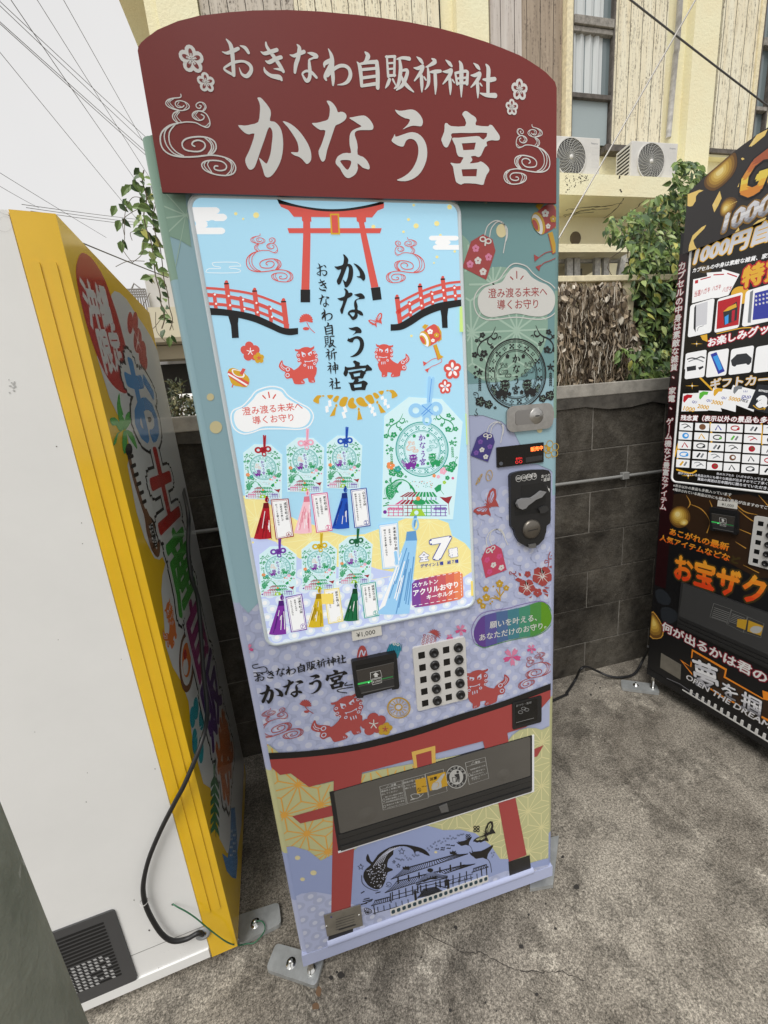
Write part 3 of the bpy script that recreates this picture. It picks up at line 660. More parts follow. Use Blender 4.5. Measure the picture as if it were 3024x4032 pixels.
# ================================================================ MIDDLE VENDING MACHINE
KD = 1.16
def dm(name, r, g, b, rough=.32, k=KD): return mat(name, S(r, g, b, k), rough, spec=.4)
TEAL = dm('print_teal', 112, 150, 152); TEAL2 = dm('print_teal_deep', 104, 140, 142); SAGE = dm('print_sage', 128, 158, 142); SAGEL = dm('print_sage_line', 156, 182, 166)
AQUA = dm('print_aqua', 140, 172, 182); LAV = dm('print_lavender', 156, 163, 190); LAVD = dm('print_lavender_dot', 165, 172, 200); LAVW = dm('print_lavender_core', 182, 186, 204)
YEL = dm('print_pale_green', 174, 174, 130); YELL = dm('print_pale_line', 200, 194, 146); ORL = dm('print_orange_line', 202, 150, 66); BLUE = dm('print_cloud_blue', 138, 150, 188)
RED = dm('print_red', 160, 68, 66, k=1.0); REDL = dm('print_red_light', 168, 76, 74, k=1.0); BLK = mat('print_black', (.012, .011, .011), .35, spec=.4); WHT = dm('print_white', 196, 196, 192)
GOLD = dm('print_gold', 176, 140, 44); GOLDF = dm('print_tablet_gold', 200, 164, 84); PINK = dm('print_pink', 196, 120, 150); ROSE = dm('print_rose', 178, 66, 92); MAG = dm('print_magenta', 190, 78, 124)
NAVY = dm('print_navy', 62, 56, 118); CREAM = dm('print_cream', 200, 190, 148); PURP = dm('print_purple', 110, 76, 150); CYAN = dm('print_cyan', 40, 128, 148); CYD = dm('print_cyan_dark', 24, 96, 122)
SIGNRED = mat('sign_red', S(122, 42, 38, 1.0), .42, spec=.35, noise=(900, .06)); SIGNWHT = mat('sign_letters', (.66, .66, .64), .5)
BPL = mat('black_plastic', (.012, .012, .013), .38, spec=.5); DPL = mat('dark_plastic', (.03, .03, .031), .3); GPL = mat('grey_plastic', (.11, .108, .105), .35)
STEEL = mat('brushed_steel', (.46, .45, .43), .34, 1., noise=(60, .15)); ZINC = mat('zinc_steel', (.48, .50, .50), .36, .5, noise=(30, .2)); CHROME = mat('chrome_bolt', (.7, .7, .68), .16, 1.)
WPL = mat('white_plastic', (.62, .61, .59), .35); PAPER = mat('paper', (.7, .69, .64), .8); GREYT = mat('grey_lettering', (.2, .2, .2), .6); TRIM = mat('white_trim', (.75, .76, .78), .3)
SIDE = mat('cabinet_side', (.5, .55, .56), .4)
VM = thing('vending_machine', 'pale blue vending machine of lucky charms under a red arched sign with white brush lettering', 'vending machine', (.362, .3, 0))
W_, ZB, ZT = .727, .05, 1.836

cb = MB(); cb.box((-.004, .062, ZB), (W_ - .002, .66, ZT - .012), SIDE); cb.build('cabinet', VM, .006)
gb = MB(); gb.box((.002, .052, ZB + .01), (W_ - .008, .0619, ZT - .012), BPL); gb.build('door_seal', VM)
# ---- door: flat front with rounded upright edges; the print is part of it
dr = MB(); RD = .016; DZ0 = .088
def door_profile():
    p = []
    for i in range(6):
        t = math.radians(180 + 90 * i / 5); p.append((RD + RD * math.cos(t), RD + RD * math.sin(t)))
    for i in range(6):
        t = math.radians(270 + 90 * i / 5); p.append((W_ - RD + RD * math.cos(t), RD + RD * math.sin(t)))
    return [(0, .05)] + p + [(W_, .05)]
pr = door_profile(); n_ = len(pr)
cols_l = [(DZ0, .27, LAVD), (.27, .42, BLUE), (.42, .66, YEL), (.66, 1.065, LAV), (1.065, 1.64, AQUA), (1.64, ZT, SAGE)]
cols_r = [(DZ0, .21, BLUE), (.21, .66, YEL), (.66, 1.07, LAV), (1.07, 1.19, LAV), (1.19, 1.36, AQUA), (1.36, 1.61, SAGE), (1.61, ZT, TEAL2)]
for a0, a1, cs in ((0, 6, cols_l), (7, n_ - 1, cols_r)):
    for z0, z1, m_ in cs:
        vs = []; fs = []
        for i in range(a0, a1 + 1): vs += [(pr[i][0], pr[i][1], z0), (pr[i][0], pr[i][1], z1)]
        for i in range(a1 - a0): fs.append((2 * i, 2 * i + 2, 2 * i + 3, 2 * i + 1))
        dr.add(vs, fs, m_, True)
dr.add([(RD, 0, DZ0), (W_ - RD, 0, DZ0), (W_ - RD, 0, ZT), (RD, 0, ZT)], [(0, 1, 2, 3)], LAV)
dr.add([(x, y, ZT) for x, y in pr], [tuple(range(n_))], TRIM); dr.add([(x, y, DZ0) for x, y in pr], [tuple(reversed(range(n_)))], TRIM)
A = Art(MAIN, dr, .0003, clip=(RD, DZ0 + .002, W_ - RD, ZT))
# wave dots over the lower body
def dots(a, v0, v1, c1, c2, L, e=.034, r=.0165, rc=.0075, keep=None, seed=1, u0=.0, u1=.73):
    R = random.Random(seed); j = 0; v = v0
    while v < v1:
        u = u0 + (.5 * e if j % 2 else 0)
        while u < u1:
            x, y = u + R.uniform(-.002, .002), v + R.uniform(-.002, .002)
            if keep is None or keep(x, y):
                w1 = R.uniform(.9, 1.08); tt = R.uniform(0, 3)
                lp = [(x + r * w1 * (1 + .07 * math.sin(3 * q + tt)) * math.cos(q), y + r * w1 * .92 * (1 + .07 * math.cos(2 * q + tt)) * math.sin(q)) for q in [i * 2 * math.pi / 16 for i in range(16)]]
                a.fill(lp, c1, L); a.disc((x + .001, y), rc * w1, c2, L + 1, n=10)
            u += e * 1.25
        v += e * .6; j += 1
dots(A, .64, 1.22, LAVD, LAVW, 1)
K('F'); up = [(0, 2.0), (0, 1.07), (.018, 1.068), (.03, 1.04), (.048, 1.058), (.06, 1.07)]
K('D'); q_ = lambda *p: A.q(p)
A.fill([(-.01, 1.9), (-.01, 1.075), (.012, 1.068), (.028, 1.04), (.052, 1.06), (.06, 1.062), (.06, 1.9)], AQUA, 4)
A.fill([(.5, 1.9)] + [q_(180, 1450), q_(330, 1450), q_(450, 1490), q_(530, 1560), q_(570, 1640), q_(600, 1760), q_(680, 1765), q_(760, 1800), q_(850, 1890)] + [(.76, 1.9)], AQUA, 4)
lv_ = [q_(180, 1455), q_(330, 1455), q_(450, 1495), q_(530, 1565), q_(570, 1645), q_(600, 1765), q_(680, 1770), q_(760, 1805), q_(850, 1895)] + [(.74, .95), (.51, .95)]
dots(A, .97, 1.2, LAVD, LAVW, 5, keep=lambda u, v: pip(u, v, lv_) and pip(u, v + .014, lv_) and u < .705, seed=8, u0=.5)
K('D')
cA, cB = A.q((100, 480)), A.q((440, 880)); rA = math.dist(cA, A.q((235, 330))); rB = math.dist(cB, A.q((415, 495))); zS = A.q((400, 1237))[1]
teal_r = [(.51, zS), (.74, zS), (.74, 1.9), (.51, 1.9)]
A.fill(teal_r, TEAL2, 5)
zc = lambda c, r: [p for p in [(c[0] + r * math.cos(i * math.pi / 32), max(zS, c[1] + r * math.sin(i * math.pi / 32))) for i in range(64)]]
A.fill(zc(cA, rA), SAGE, 6); A.fill(zc(cB, rB), SAGE, 6)
K('Y'); sg = A.qq([(180, 0), (260, 0), (560, 300), (560, 690), (480, 640), (340, 590), (330, 560)])
A.fill([(-.01, 1.9), (-.01, sg[5][1]), sg[5], sg[4], sg[3], (.06, 1.9)], SAGE, 6)
K('D'); nd = A.q((560, 1225))
asanoha(A, A.q((545, 905)), .098, lambda u, v: (math.dist((u, v), cB) < rB or math.dist((u, v), cA) < rA) and v > zS and u > .515, .0018, SAGEL, 7, (.5, zS, .73, 1.72))
K('Y'); nL = A.q((520, 460))
for k in range(12):
    t = math.radians(30 * k + 8); e = (nL[0] + .12 * math.cos(t), nL[1] + .12 * math.sin(t)); A.fill([(nL[0], nL[1] - .001), (nL[0], nL[1] + .001), (e[0], e[1] + .0016), (e[0], e[1] - .0016)], SAGEL, 7) if abs(math.cos(t)) > .3 else None
K('C')
for x, y, r in ((40, 88, 20), (70, 252, 34)): A.ell(x, y, r, r, CREAM, 7)
K('D'); A.ell(447, 262, 34, 44, CREAM, 7); A.ell(693, 1545, 18, 18, CREAM, 7); A.ell(348, 78, 12, 8, CREAM, 7)
# pouches, mallet
K('D'); AMULET.draw(A, A.q((300, 430)), .0675 * 1.13, {'b': RED, 'w': WHT, 'p': PINK}, 9)
AMULET.draw(A, A.q((325, 1655)), math.dist(A.q((325, 1558)), A.q((325, 1752))), {'b': NAVY, 'w': WHT, 'p': PURP}, 9)
K('V'); AMULET.draw(A, A.q((182, 548)), math.dist(A.q((140, 420)), A.q((160, 683))), {'b': ROSE, 'w': WHT, 'p': MAG}, 9, rot=.62)
K('D'); MALLET.draw(A, A.q((740, 200)), MALLET.k, {'b': RED, 'g': GOLD, 'w': WHT}, 9)
# cloud-shaped bubble
def bubble(a, crop, pts, rays, l1, l2, wht, red, L, wd):
    K(crop); cx, cy = sum(p[0] for p in pts) / len(pts), sum(p[1] for p in pts) / len(pts)
    a.poly(pts, wht, L + 1, 5)
    out = [(p[0] + (p[0] - cx) / math.hypot(p[0] - cx, p[1] - cy) * wd, p[1] + (p[1] - cy) / math.hypot(p[0] - cx, p[1] - cy) * wd) for p in pts]
    pp = smooth_path(a.qq(out), 5, True); pp.append(pp[0]); a.ribbon(pp, [a.scale((cx, cy)) * 3.2] * len(pp), wht, L)
    for r in rays: a.line(r, 7, red, L + 2, 0)
    a.text('澄み渡る未来へ', *l1, red, L + 2, .008); a.text('導くお守り', *l2, red, L + 2, .008)
bubble(A, 'D', [(545,497),(600,515),(640,560),(690,590),(745,615),(785,665),(790,730),(765,785),(710,812),(640,812),(540,795),(440,812),(370,818),(320,795),(295,740),(300,680),(340,630),(400,610),(450,590),(480,545),(510,508)],
    [[(504,560),(520,576)], [(544,525),(545,568)], [(586,555),(570,575)]], ((362, 692), (740, 678)), ((420, 765), (682, 757)), WHT, RED, 9, 24)
K('M1'); emblem(A, A.q((475, 505)), math.dist(A.q((475, 160)), A.q((475, 850))), BLK, SAGE, 9)
# pink petals behind the lock, yellow outline blossom, sandals, butterfly, hibiscus, golden spray
K('D')
for x, y, r, m_ in ((785, 1440, 16, MAG), (775, 1465, 16, PINK)): A.ell(x, y, r, r, m_, 8)
for k in range(5):
    t = math.radians(72 * k - 100); A.oval(765 + 34 * math.cos(t), 1670 + 36 * math.sin(t), 22, 24, 4, GOLD, 8, 16)
A.ell(750, 1665, 14, 14, GOLD, 9); A.line([(745,1670),(735,1640),(728,1690),(770,1690)], 5, GOLD, 9); A.line([(775,1720),(800,1690),(822,1735),(800,1738),(775,1720)], 4, GOLD, 9); A.line([(780,1715),(815,1730)], 3, GOLD, 9)
for x, y, rr in ((303, 1862, .9), (368, 1838, -.55)):
    cs, sn = math.cos(rr), math.sin(rr); P_ = [(x + (cs * 40 * math.cos(t) - sn * 0) * .5 - sn * 42 * math.sin(t) * .5 * (1 if rr < 0 else -1) * -1, y + 40 * math.sin(t) * .8 - 12 * math.cos(t) * (1 if rr > 0 else -1)) for t in [i * math.pi / 9 for i in range(19)]]
    A.line(P_, 4, GOLD, 8); A.line([(x - 8, y - 8), (x + 6, y + 2), (x + 2, y + 16)], 4, GOLD, 8)
BFLY.draw(A, (lambda K_: A.q((145, 85)))(K('V')), BFLY.k * .92, {'b': REDL, 'w': LAVD}, 9)
K('V'); HIBIS.draw(A, A.q((520, 700)), HIBIS.k, {'b': RED, 'w': WHT}, 9)
for x, y, r in ((240, 722, 32), (128, 765, 26), (295, 758, 25), (132, 835, 32), (78, 865, 25), (105, 905, 25)):
    for k in range(5):
        t = math.radians(72 * k - 90); A.ell(x + r * .6 * math.cos(t), y + r * .6 * math.sin(t), r * .42, r * .42, GOLD, 9, 9)
    A.ell(x, y, r * .25, r * .25, CREAM, 10, 6); A.ell(x, y, r * .3, r * .3, GOLD, 9, 6)
for p in ([(242,750),(245,860)], [(245,850),(180,838),(130,862)], [(200,822),(245,850)], [(215,770),(240,815)], [(275,785),(248,825)]): A.line(p, 9, GOLD, 8, 0)
for x, y in ((190, 745), (165, 885), (180, 868)): A.ell(x, y, 8, 8, GOLD, 9, 8)
# rainbow capsule with two lines of writing
GRB = [dm('capsule_%s' % n, *c) for n, c in (('violet', (88, 60, 130)), ('indigo', (84, 78, 140)), ('slate', (72, 98, 138)), ('teal', (62, 116, 128)), ('sea', (62, 128, 104)), ('green', (70, 130, 62)), ('leaf', (86, 136, 30)))]
K('V'); cap = [(30,1150),(40,1080),(80,1010),(140,975),(250,950),(380,925),(490,895),(560,872),(615,882),(650,930),(668,1000),(650,1060),(600,1110),(530,1145),(400,1165),(280,1190),(180,1225),(110,1240),(60,1215)]
cu = smooth_path(A.qq(cap), 4, True); ua, ub = min(p[0] for p in cu), max(p[0] for p in cu)
for k, m_ in enumerate(GRB):
    old = A.clip; A.clip = (ua + (ub - ua) * k / 7, 0, ua + (ub - ua) * (k + 1) / 7, 3); A.fill(cu, m_, 8); A.clip = old
K('V')
A.line([(45,1215),(110,1245),(180,1228),(280,1198),(400,1172),(530,1150),(610,1112),(660,1060),(675,1000),(655,925),(630,890)], 5, GRB[5], 9); A.line([(35,1210),(12,1130),(22,1060),(70,985),(140,950),(300,925),(430,890),(540,868),(600,870),(640,900)], 4, PURP, 9)
A.text('願いを叶える、', (160, 1085), (545, 1020), WHT, 10, .012); A.text('あなただけのお守り。', (75, 1188), (622, 1082), WHT, 10, .012)
# lower body prints
def sakura(a, x, y, r, L, m1=MAG, m2=PINK):
    for k in range(5):
        t = math.radians(72 * k - 60); a.poly([(x, y), (x + r * .6 * math.cos(t - .45), y + r * .6 * math.sin(t - .45)), (x + r * math.cos(t - .2), y + r * math.sin(t - .2)), (x + r * .85 * math.cos(t), y + r * .85 * math.sin(t)), (x + r * math.cos(t + .2), y + r * math.sin(t + .2)), (x + r * .6 * math.cos(t + .45), y + r * .6 * math.sin(t + .45))], m1 if k % 2 else m2, L)
K('E'); sakura(A, 145, 290, 26, 8); sakura(A, 1102, 205, 27, 8); sakura(A, 1052, 238, 16, 8); sakura(A, 1332, 326, 42, 8); sakura(A, 1420, 290, 22, 8)
rt = A.q((300, 400)); ang = math.atan2(*(lambda p, q: (q[1] - p[1], q[0] - p[0]))(A.q((180, 435)), A.q((580, 352))))
def row(a, txt, p0, p1, base, m_, L, f=1.):
    """brush characters whose centres run from p0 to p1 (crop px) with the sign-board spacing"""
    A0, A1 = a.q(p0), a.q(p1); x0 = BR[txt[0]][0]; x1 = BR[txt[-1]][0]; d = math.dist(A0, A1); k = d / math.dist(x0, x1)
    rot = math.atan2(A1[1] - A0[1], A1[0] - A0[0]) - math.atan2(x1[1] - x0[1], x1[0] - x0[0])
    for i, ch in enumerate(txt):
        o = BR[ch][0]; dx, dy = (o[0] - x0[0]) * k, (o[1] - x0[1]) * k
        brush(a, ch, (A0[0] + dx * math.cos(rot) - dy * math.sin(rot), A0[1] + dx * math.sin(rot) + dy * math.cos(rot)), k * f, m_, L, rot)
K('E'); row(A, SMALL, (195, 415), (562, 338), _ws, BLK, 9, 1.05); row(A, BIG, (250, 490), (545, 425), _wb, BLK, 9, 1.05)
for p in ([(230,378),(215,370),(175,378),(165,365),(190,358)], [(230,378),(222,395),(150,398),(133,402),(150,415),(200,410)], [(615,450),(580,455),(590,440)], [(615,462),(555,472),(550,482),(590,488)]): A.line(p, 4, BLK, 8)
# half hidden butterfly, pouch and pineapple round the slot
A.poly([(635,330),(640,295),(655,275),(672,282),(682,315),(680,345),(640,350)], REDL, 8, 2); A.line([(645,325),(655,295),(665,320),(672,300)], 5, LAVW, 9)
K('M7'); A.poly([(655,110),(720,10),(850,0),(870,90),(820,230),(690,230)], CYAN, 8); 
for k in range(8): A.line([(660 + 30 * k, 120), (700 + 26 * k, 20)], 10, CYD, 9, 0)
for x, y in ((768, 15), (822, 25)): A.oval(x, y, 24, 22, 12, WHT, 10, 12)
K('E'); A.line([(805,262),(818,235),(840,228),(860,250),(858,280)], 3, LAVW, 8)
K('M6'); A.poly([(300,245),(305,190),(345,150),(400,130),(450,170),(480,215),(495,260)], LAVW, 8)
for i in range(4):
    for j in range(4): A.oval(330 + 42 * i + 6 * j, 235 - 30 * j + 6 * i, 17, 14, 6, REDL, 9, 10)
for k in range(9):
    t = math.radians(-150 + 22 * k); A.line([(455, 130, 14), (455 + 40 * math.cos(t), 128 + 40 * math.sin(t), 14), (455 + 80 * math.cos(t), 130 + 75 * math.sin(t) + 18, 2)], 8, REDL, 10)
K('E'); LION.draw(A, A.q((545, 610)), math.dist(A.q((560, 508)), A.q((560, 700))) * 1.02, {'b': REDL, 'w': LAVW}, 9, rot=.1)
LION.draw(A, A.q((1225, 455)), math.dist(A.q((1225, 362)), A.q((1225, 532))) * 1.05, {'b': REDL, 'w': LAVW}, 9, flip=True, rot=.05)
SWIRL.draw(A, A.q((290, 625)), math.dist(A.q((250, 545)), A.q((250, 705))) * 1.06, REDL, 9, rot=.05); SWIRL.draw(A, A.q((1430, 380)), math.dist(A.q((1430, 305)), A.q((1430, 455))) * 1.02, REDL, 9, flip=True, rot=.05)
flower(A, A.q((710, 628)), A.scale((710, 628)) * 52, REDL, 9); flower(A, A.q((762, 650)), A.scale((762, 650)) * 30, GOLD, 10, rot=70)
for cx, cy, r, m_ in ((710, 628, 20, WHT), (762, 650, 12, REDL)):
    for k in range(5):
        t = math.radians(72 * k - 90); A.line([(cx, cy), (cx + r * math.cos(t), cy + r * math.sin(t))], 4, m_, 12, 0)
A.line([(402,550),(415,565),(438,580)], 3, REDL, 9)
for k in range(9):
    t = math.radians(200 + 20 * k); A.line([(403, 548, 3), (403 + 24 * math.cos(t), 545 + 24 * math.sin(t), 7)], 5, REDL, 9, 0)
A.ell(408, 572, 12, 6, REDL, 9, 8)
A.oval(823, 555, 53, 48, 5, GOLD, 9); A.oval(823, 552, 46, 41, 2, GOLD, 9); A.oval(822, 552, 19, 17, 6, GOLD, 9, 18)
for k in range(14):
    t = math.radians(360 / 14 * k); A.line([(822 + 24 * math.cos(t), 552 + 21 * math.sin(t)), (822 + 38 * math.cos(t), 552 + 34 * math.sin(t))], 3, GOLD, 9, 0)
# pale green field with the hemp-leaf lattice, clouds, gate
K('G'); P8q = lambda *p: (lambda: (K('P8'), A.q(p))[1])()
yf = A.qq([(80, 170), (135, 190), (185, 212), (235, 250), (300, 330), (420, 400), (700, 330)]) + [P8q(0, 1260), P8q(400, 1110), P8q(480, 1010), P8q(600, 920), P8q(740, 890), P8q(860, 890), P8q(960, 920), P8q(1080, 860), P8q(1300, 780), P8q(1300, 2500)]
K('G'); yf += A.qq([(1530, 800), (1300, 900), (400, 1000), (150, 900)])
A.fill(yf, YEL, 10)
nA = P8q(960, 1120); nB = P8q(1150, 1440); ee = math.dist(nA, nB)
asanoha(A, nA, ee, lambda u, v: pip(u, v, yf) and u > .36, .0013, YELL, 11, (.36, .1, .73, .7))
K('G'); nC = A.q((260, 540)); 
asanoha(A, nC, ee * 1.0, lambda u, v: pip(u, v, yf) and u < .36, .0015, ORL, 11, (0, .1, .36, .72))
for c_ in (nC, A.q((365, 625)), A.q((460, 710))): A.disc(c_, .008, ORL, 12, n=10)
K('G'); cl = A.qq([(80, 700), (160, 690), (235, 690), (300, 685), (370, 705), (430, 752), (490, 722), (585, 705), (650, 650), (740, 610), (850, 590), (930, 590), (1000, 610), (1080, 608), (1150, 625), (1220, 680), (1265, 745), (1310, 745), (1400, 765), (1470, 745), (1560, 730), (1600, 1100), (80, 1300)])
A.fill(cl, BLUE, 13)
wv = A.qq([(200, 925), (285, 930), (340, 905), (410, 898), (490, 912), (560, 950), (700, 985), (900, 960), (1050, 890), (1200, 835), (1290, 800), (1380, 795), (1560, 755), (1600, 1100), (200, 1300)])
A.fill(wv, LAVD, 14); dots(A, .09, .30, LAV, LAVW, 15, e=.038, r=.016, rc=.007, keep=lambda u, v: pip(u, v, wv) and pip(u, v + .01, wv), seed=5)
for x, y, r in ((322, 738, 13), (396, 808, 15), (345, 838, 11), (965, 712, 7)): A.ell(x, y, r, r * .8, CREAM, 15, 12)
K('G'); ex = lambda x, y: (x * 1.0358 - 59.3, y * 1.0358 - 533.3)
top = [ex(*p) for p in ((195,757),(420,746),(640,713),(880,651),(1100,581),(1300,520),(1545,428))]; low = [ex(*p) for p in ((200,787),(420,773),(640,743),(880,684),(1100,612),(1300,547),(1545,458))]
A.poly(low + [ex(1530, 480), ex(1462, 557), ex(1405, 632), (1385, 130), (1297, 157), (1183, 195), (620, 342), (490, 378), (375, 408), (290, 345), (240, 352), (163, 284)], RED, 16)
A.fill(smooth_path(A.qq(top), 4) + list(reversed(smooth_path(A.qq(low), 4))), BLK, 17)
A.poly([(490, 375), (622, 338), (585, 690), (567, 1000), (478, 1020)], RED, 16); A.poly([(1183, 190), (1298, 155), (1335, 455), (1388, 726), (1305, 757), (1255, 480)], RED, 16)
A.poly([(470, 1040), (582, 1015), (579, 1112), (462, 1155)], BLK, 18); A.poly([(1303, 757), (1402, 726), (1410, 815), (1310, 850)], BLK, 18)
A.poly([(297, 545), (478, 495), (520, 486), (520, 535), (335, 578)], RED, 16); A.poly([ex(1400, 752), ex(1473, 722), ex(1445, 772), ex(1400, 785)], RED, 16)
A.poly([(852, 245), (962, 216), (966, 330), (870, 350)], GOLDF, 18); A.poly([(872, 258), (944, 238), (948, 330), (882, 345)], RED, 19)
# aquarium and castle line print, plums and swallowtail
K('M5'); CASTLE.draw(A, A.q((485, 370)), CASTLE.k, {'k': BLK, 'f': BLUE}, 17); WHALE.draw(A, A.q((250, 240)), WHALE.k, {'k': BLK, 'w': LAVW}, 17)
MANTA.draw(A, A.q((790, 170)), MANTA.k, {'k': BLK}, 17); MANTA.draw(A, A.q((692, 100)), MANTA.k * .62, {'k': BLK}, 17, rot=.1)
R = random.Random(5)
for k in range(46):
    t = k / 45; x = 285 + 400 * t; y = 185 - 120 * t + 25 * math.sin(6 * t) + R.uniform(-14, 14); A.oval(x, y, 4.5, 4.5, 1.6, BLK, 17, 8)
for x, y in ((525, 132), (560, 125), (590, 108), (595, 128), (618, 112), (558, 137)): A.poly([(x - 14, y + 3), (x - 4, y - 3), (x + 8, y), (x + 14, y - 6), (x + 13, y + 5), (x + 4, y + 4)], BLK, 17)
for x, y, r in ((318, 148, 20), (75, 240, 18), (272, 210, 10), (298, 233, 13)):
    p = []
    for k in range(11): t = math.radians(36 * k - 90); q = r if k % 2 == 0 else r * .45; p.append((x + q * math.cos(t), y + q * math.sin(t)))
    A.line(p, 3.2, BLK, 17, 0)
for p in ([(78,395),(95,385)], [(165,395),(190,388)], [(95,432),(125,425)], [(90,445),(145,432)], [(78,462),(110,455)], [(105,452),(140,440)]): A.line(p, 6, BLK, 17, 0)
for k in range(7):
    t = math.radians(200 + 25 * k); A.line([(118, 516), (118 + 26 * math.cos(t), 512 + 26 * math.sin(t))], 2.5, BLK, 17, 0)
A.line([(100,500),(95,485),(115,485),(138,498),(132,515),(110,522),(100,500)], 3, BLK, 17)
A.line([(245,345),(235,350),(228,340),(240,330),(256,340),(248,358),(225,355)], 2.5, BLK, 17)
for x, y in ((852, 158), (862, 170), (855, 180), (866, 155)): A.oval(x, y, 4, 4, 1.6, BLK, 17, 8)
for x, y, r in ((762, 15, 24), (712, 60, 18)):
    for k in range(4):
        t = math.radians(90 * k + 45); A.oval(x + r * .55 * math.cos(t), y + r * .55 * math.sin(t), r * .42, r * .42, r * .22, BLK, 17, 10)
BFLY.draw(A, A.q((818, 48)), A.scale((818, 48)) * 118, {'b': BLK, 'w': YEL}, 17, rot=.0)
dr.build('door', VM)
# ---- lower lip and louvre
lp = MB(); lp.prism(MAIN, [(.002, .088), (.002, ZB), (W_ - .003, ZB), (W_ - .003, .088)], -.05, .004, LAVD)
lp.tube([MAIN.pt(u, .098 + .0 * u, .0) for u in (.07, .66)], [.010, .010], LAVD, 12); lp.build('kick_plate', VM, .002)
lv = MB(); K('G'); l0 = MAIN.uv(*fp((755, 1007))); l1 = MAIN.uv(*fp((1210, 856)))
lv.prism(MAIN, rrect(l0[0], l0[1] - .001, l1[0], l0[1] + .022, .004), 0, .004, WPL)
SLOT = mat('slot_dark', (.02, .05, .065), .6)
for k in range(19):
    u = l0[0] + .008 + (l1[0] - l0[0] - .016) * k / 18; lv.prism(MAIN, rrect(u - .0048, l0[1] + .006, u + .0048, l0[1] + .0185, .004), .003, .0046, SLOT)
lv.build('vent_louvre', VM)

# ---- arched sign board
K('F'); sb = MB()
arch = [(2190.5, 800.8), (2192, 346), (2185, 322), (2171, 307), (2150, 285), (2123, 265), (2085, 240), (2045, 217), (1980, 190), (1912, 164), (1820, 135), (1725, 110), (1610, 87), (1500, 70), (1400, 58), (1260, 45), (1133, 39), (1000, 41), (900, 48), (783, 62), (700, 83), (620, 117), (575, 150), (555, 168), (545, 182), (542, 200), (638.6, 757.4)]
sb.prism(SIGN, [SIGN.uv(*p) for p in arch], -.004, 0, SIGNRED, side=BPL)
AS = Art(SIGN, sb)
for ch in BIG + SMALL: brush(AS, ch, BR[ch][0], 1.0, SIGNWHT, 1)
K('H5')
def plum(a, c, r, m, m2, L):
    flower(a, c, r, m, L, inner_mat=m2)
    for k in range(5):
        t = math.radians(90 + 72 * k)
        for s in (-.12, .12): a.ribbon([(c[0] + r * .06 * math.cos(t + s), c[1] + r * .06 * math.sin(t + s)), (c[0] + r * .42 * math.cos(t + s), c[1] + r * .42 * math.sin(t + s))], [r * .03] * 2, m, L + 2)
plum(AS, AS.q((345, 190)), AS.scale((345, 190)) * 112, SIGNWHT, SIGNRED, 1); plum(AS, AS.q((472, 392)), AS.scale((472, 392)) * 80, SIGNWHT, SIGNRED, 1)
SWIRL.draw(AS, AS.q((395, 850)), SWIRL.k, SIGNWHT, 1)
K('Z4'); plum(AS, AS.q((1070, 588)), AS.scale((1070, 588)) * 60, SIGNWHT, SIGNRED, 1); plum(AS, AS.q((1020, 703)), AS.scale((1020, 703)) * 46, SIGNWHT, SIGNRED, 1)
K('A'); SWIRL.draw(AS, AS.q((1447, 560)), math.dist(AS.q((1447, 440)), AS.q((1447, 675))) * .98, SIGNWHT, 1, flip=True)
sb.build('sign_board', VM)
for u in (.12, .6):
    bk = MB(); bk.box((u, -.012, 1.77), (u + .03, .001, 1.83), BPL); bk.build('sign_bracket', VM)

# ---- backlit display panel
EM = .52
def sm(name, r, g, b, e=EM, k=1.0): c = S(r, g, b, k); return mat('lit_' + name, tuple(x * .55 for x in c), .22, emit=e, ecol=c, spec=.35)
sSKY = sm('sky', 168, 214, 236); sWHT = sm('white', 238, 240, 240); sRED = sm('red', 208, 84, 74); sBLK = sm('black', 26, 26, 26, .25); sGOLD = sm('gold', 205, 160, 40); sYEL = sm('straw', 236, 222, 150); sYELL = sm('straw_line', 244, 232, 172)
sLAV = sm('lavender', 190, 202, 238); sLAVW = sm('lavender_light', 214, 226, 246); sCARD = sm('card', 206, 234, 242); sGRN = sm('green', 40, 150, 92); sPUR = sm('purple', 120, 50, 150); sTEAL = sm('teal', 60, 160, 150); sPINK = sm('pink', 232, 170, 190); sMAG = sm('magenta', 208, 90, 140)
sBLU = sm('blue', 28, 78, 176); sDRED = sm('crimson', 168, 26, 40); sDGRN = sm('deep_green', 24, 100, 62); sORG = sm('orange', 232, 140, 84); sPALE = sm('pale_blue', 150, 200, 236); sMINT = sm('mint', 196, 226, 130); sNAVY = sm('navy', 50, 66, 150); sLIME = sm('lime', 160, 200, 60); sPUR2 = sm('violet', 110, 60, 160); sTYEL = sm('tassel_yellow', 206, 176, 40); sTPK = sm('tassel_pink', 238, 190, 200); sMAR = sm('maroon', 150, 50, 60)
sp = MB(); SU0, SV0, SU1, SV1 = .054, .962, .510, 1.7575
sp.prism(MAIN, rrect(SU0, SV0, SU1, SV1, .02, 8), -.004, .0042, sSKY, back=False)
B = Art(MAIN, sp, .0044, clip=(SU0 + .003, SV0 + .003, SU1 - .003, SV1 - .003))
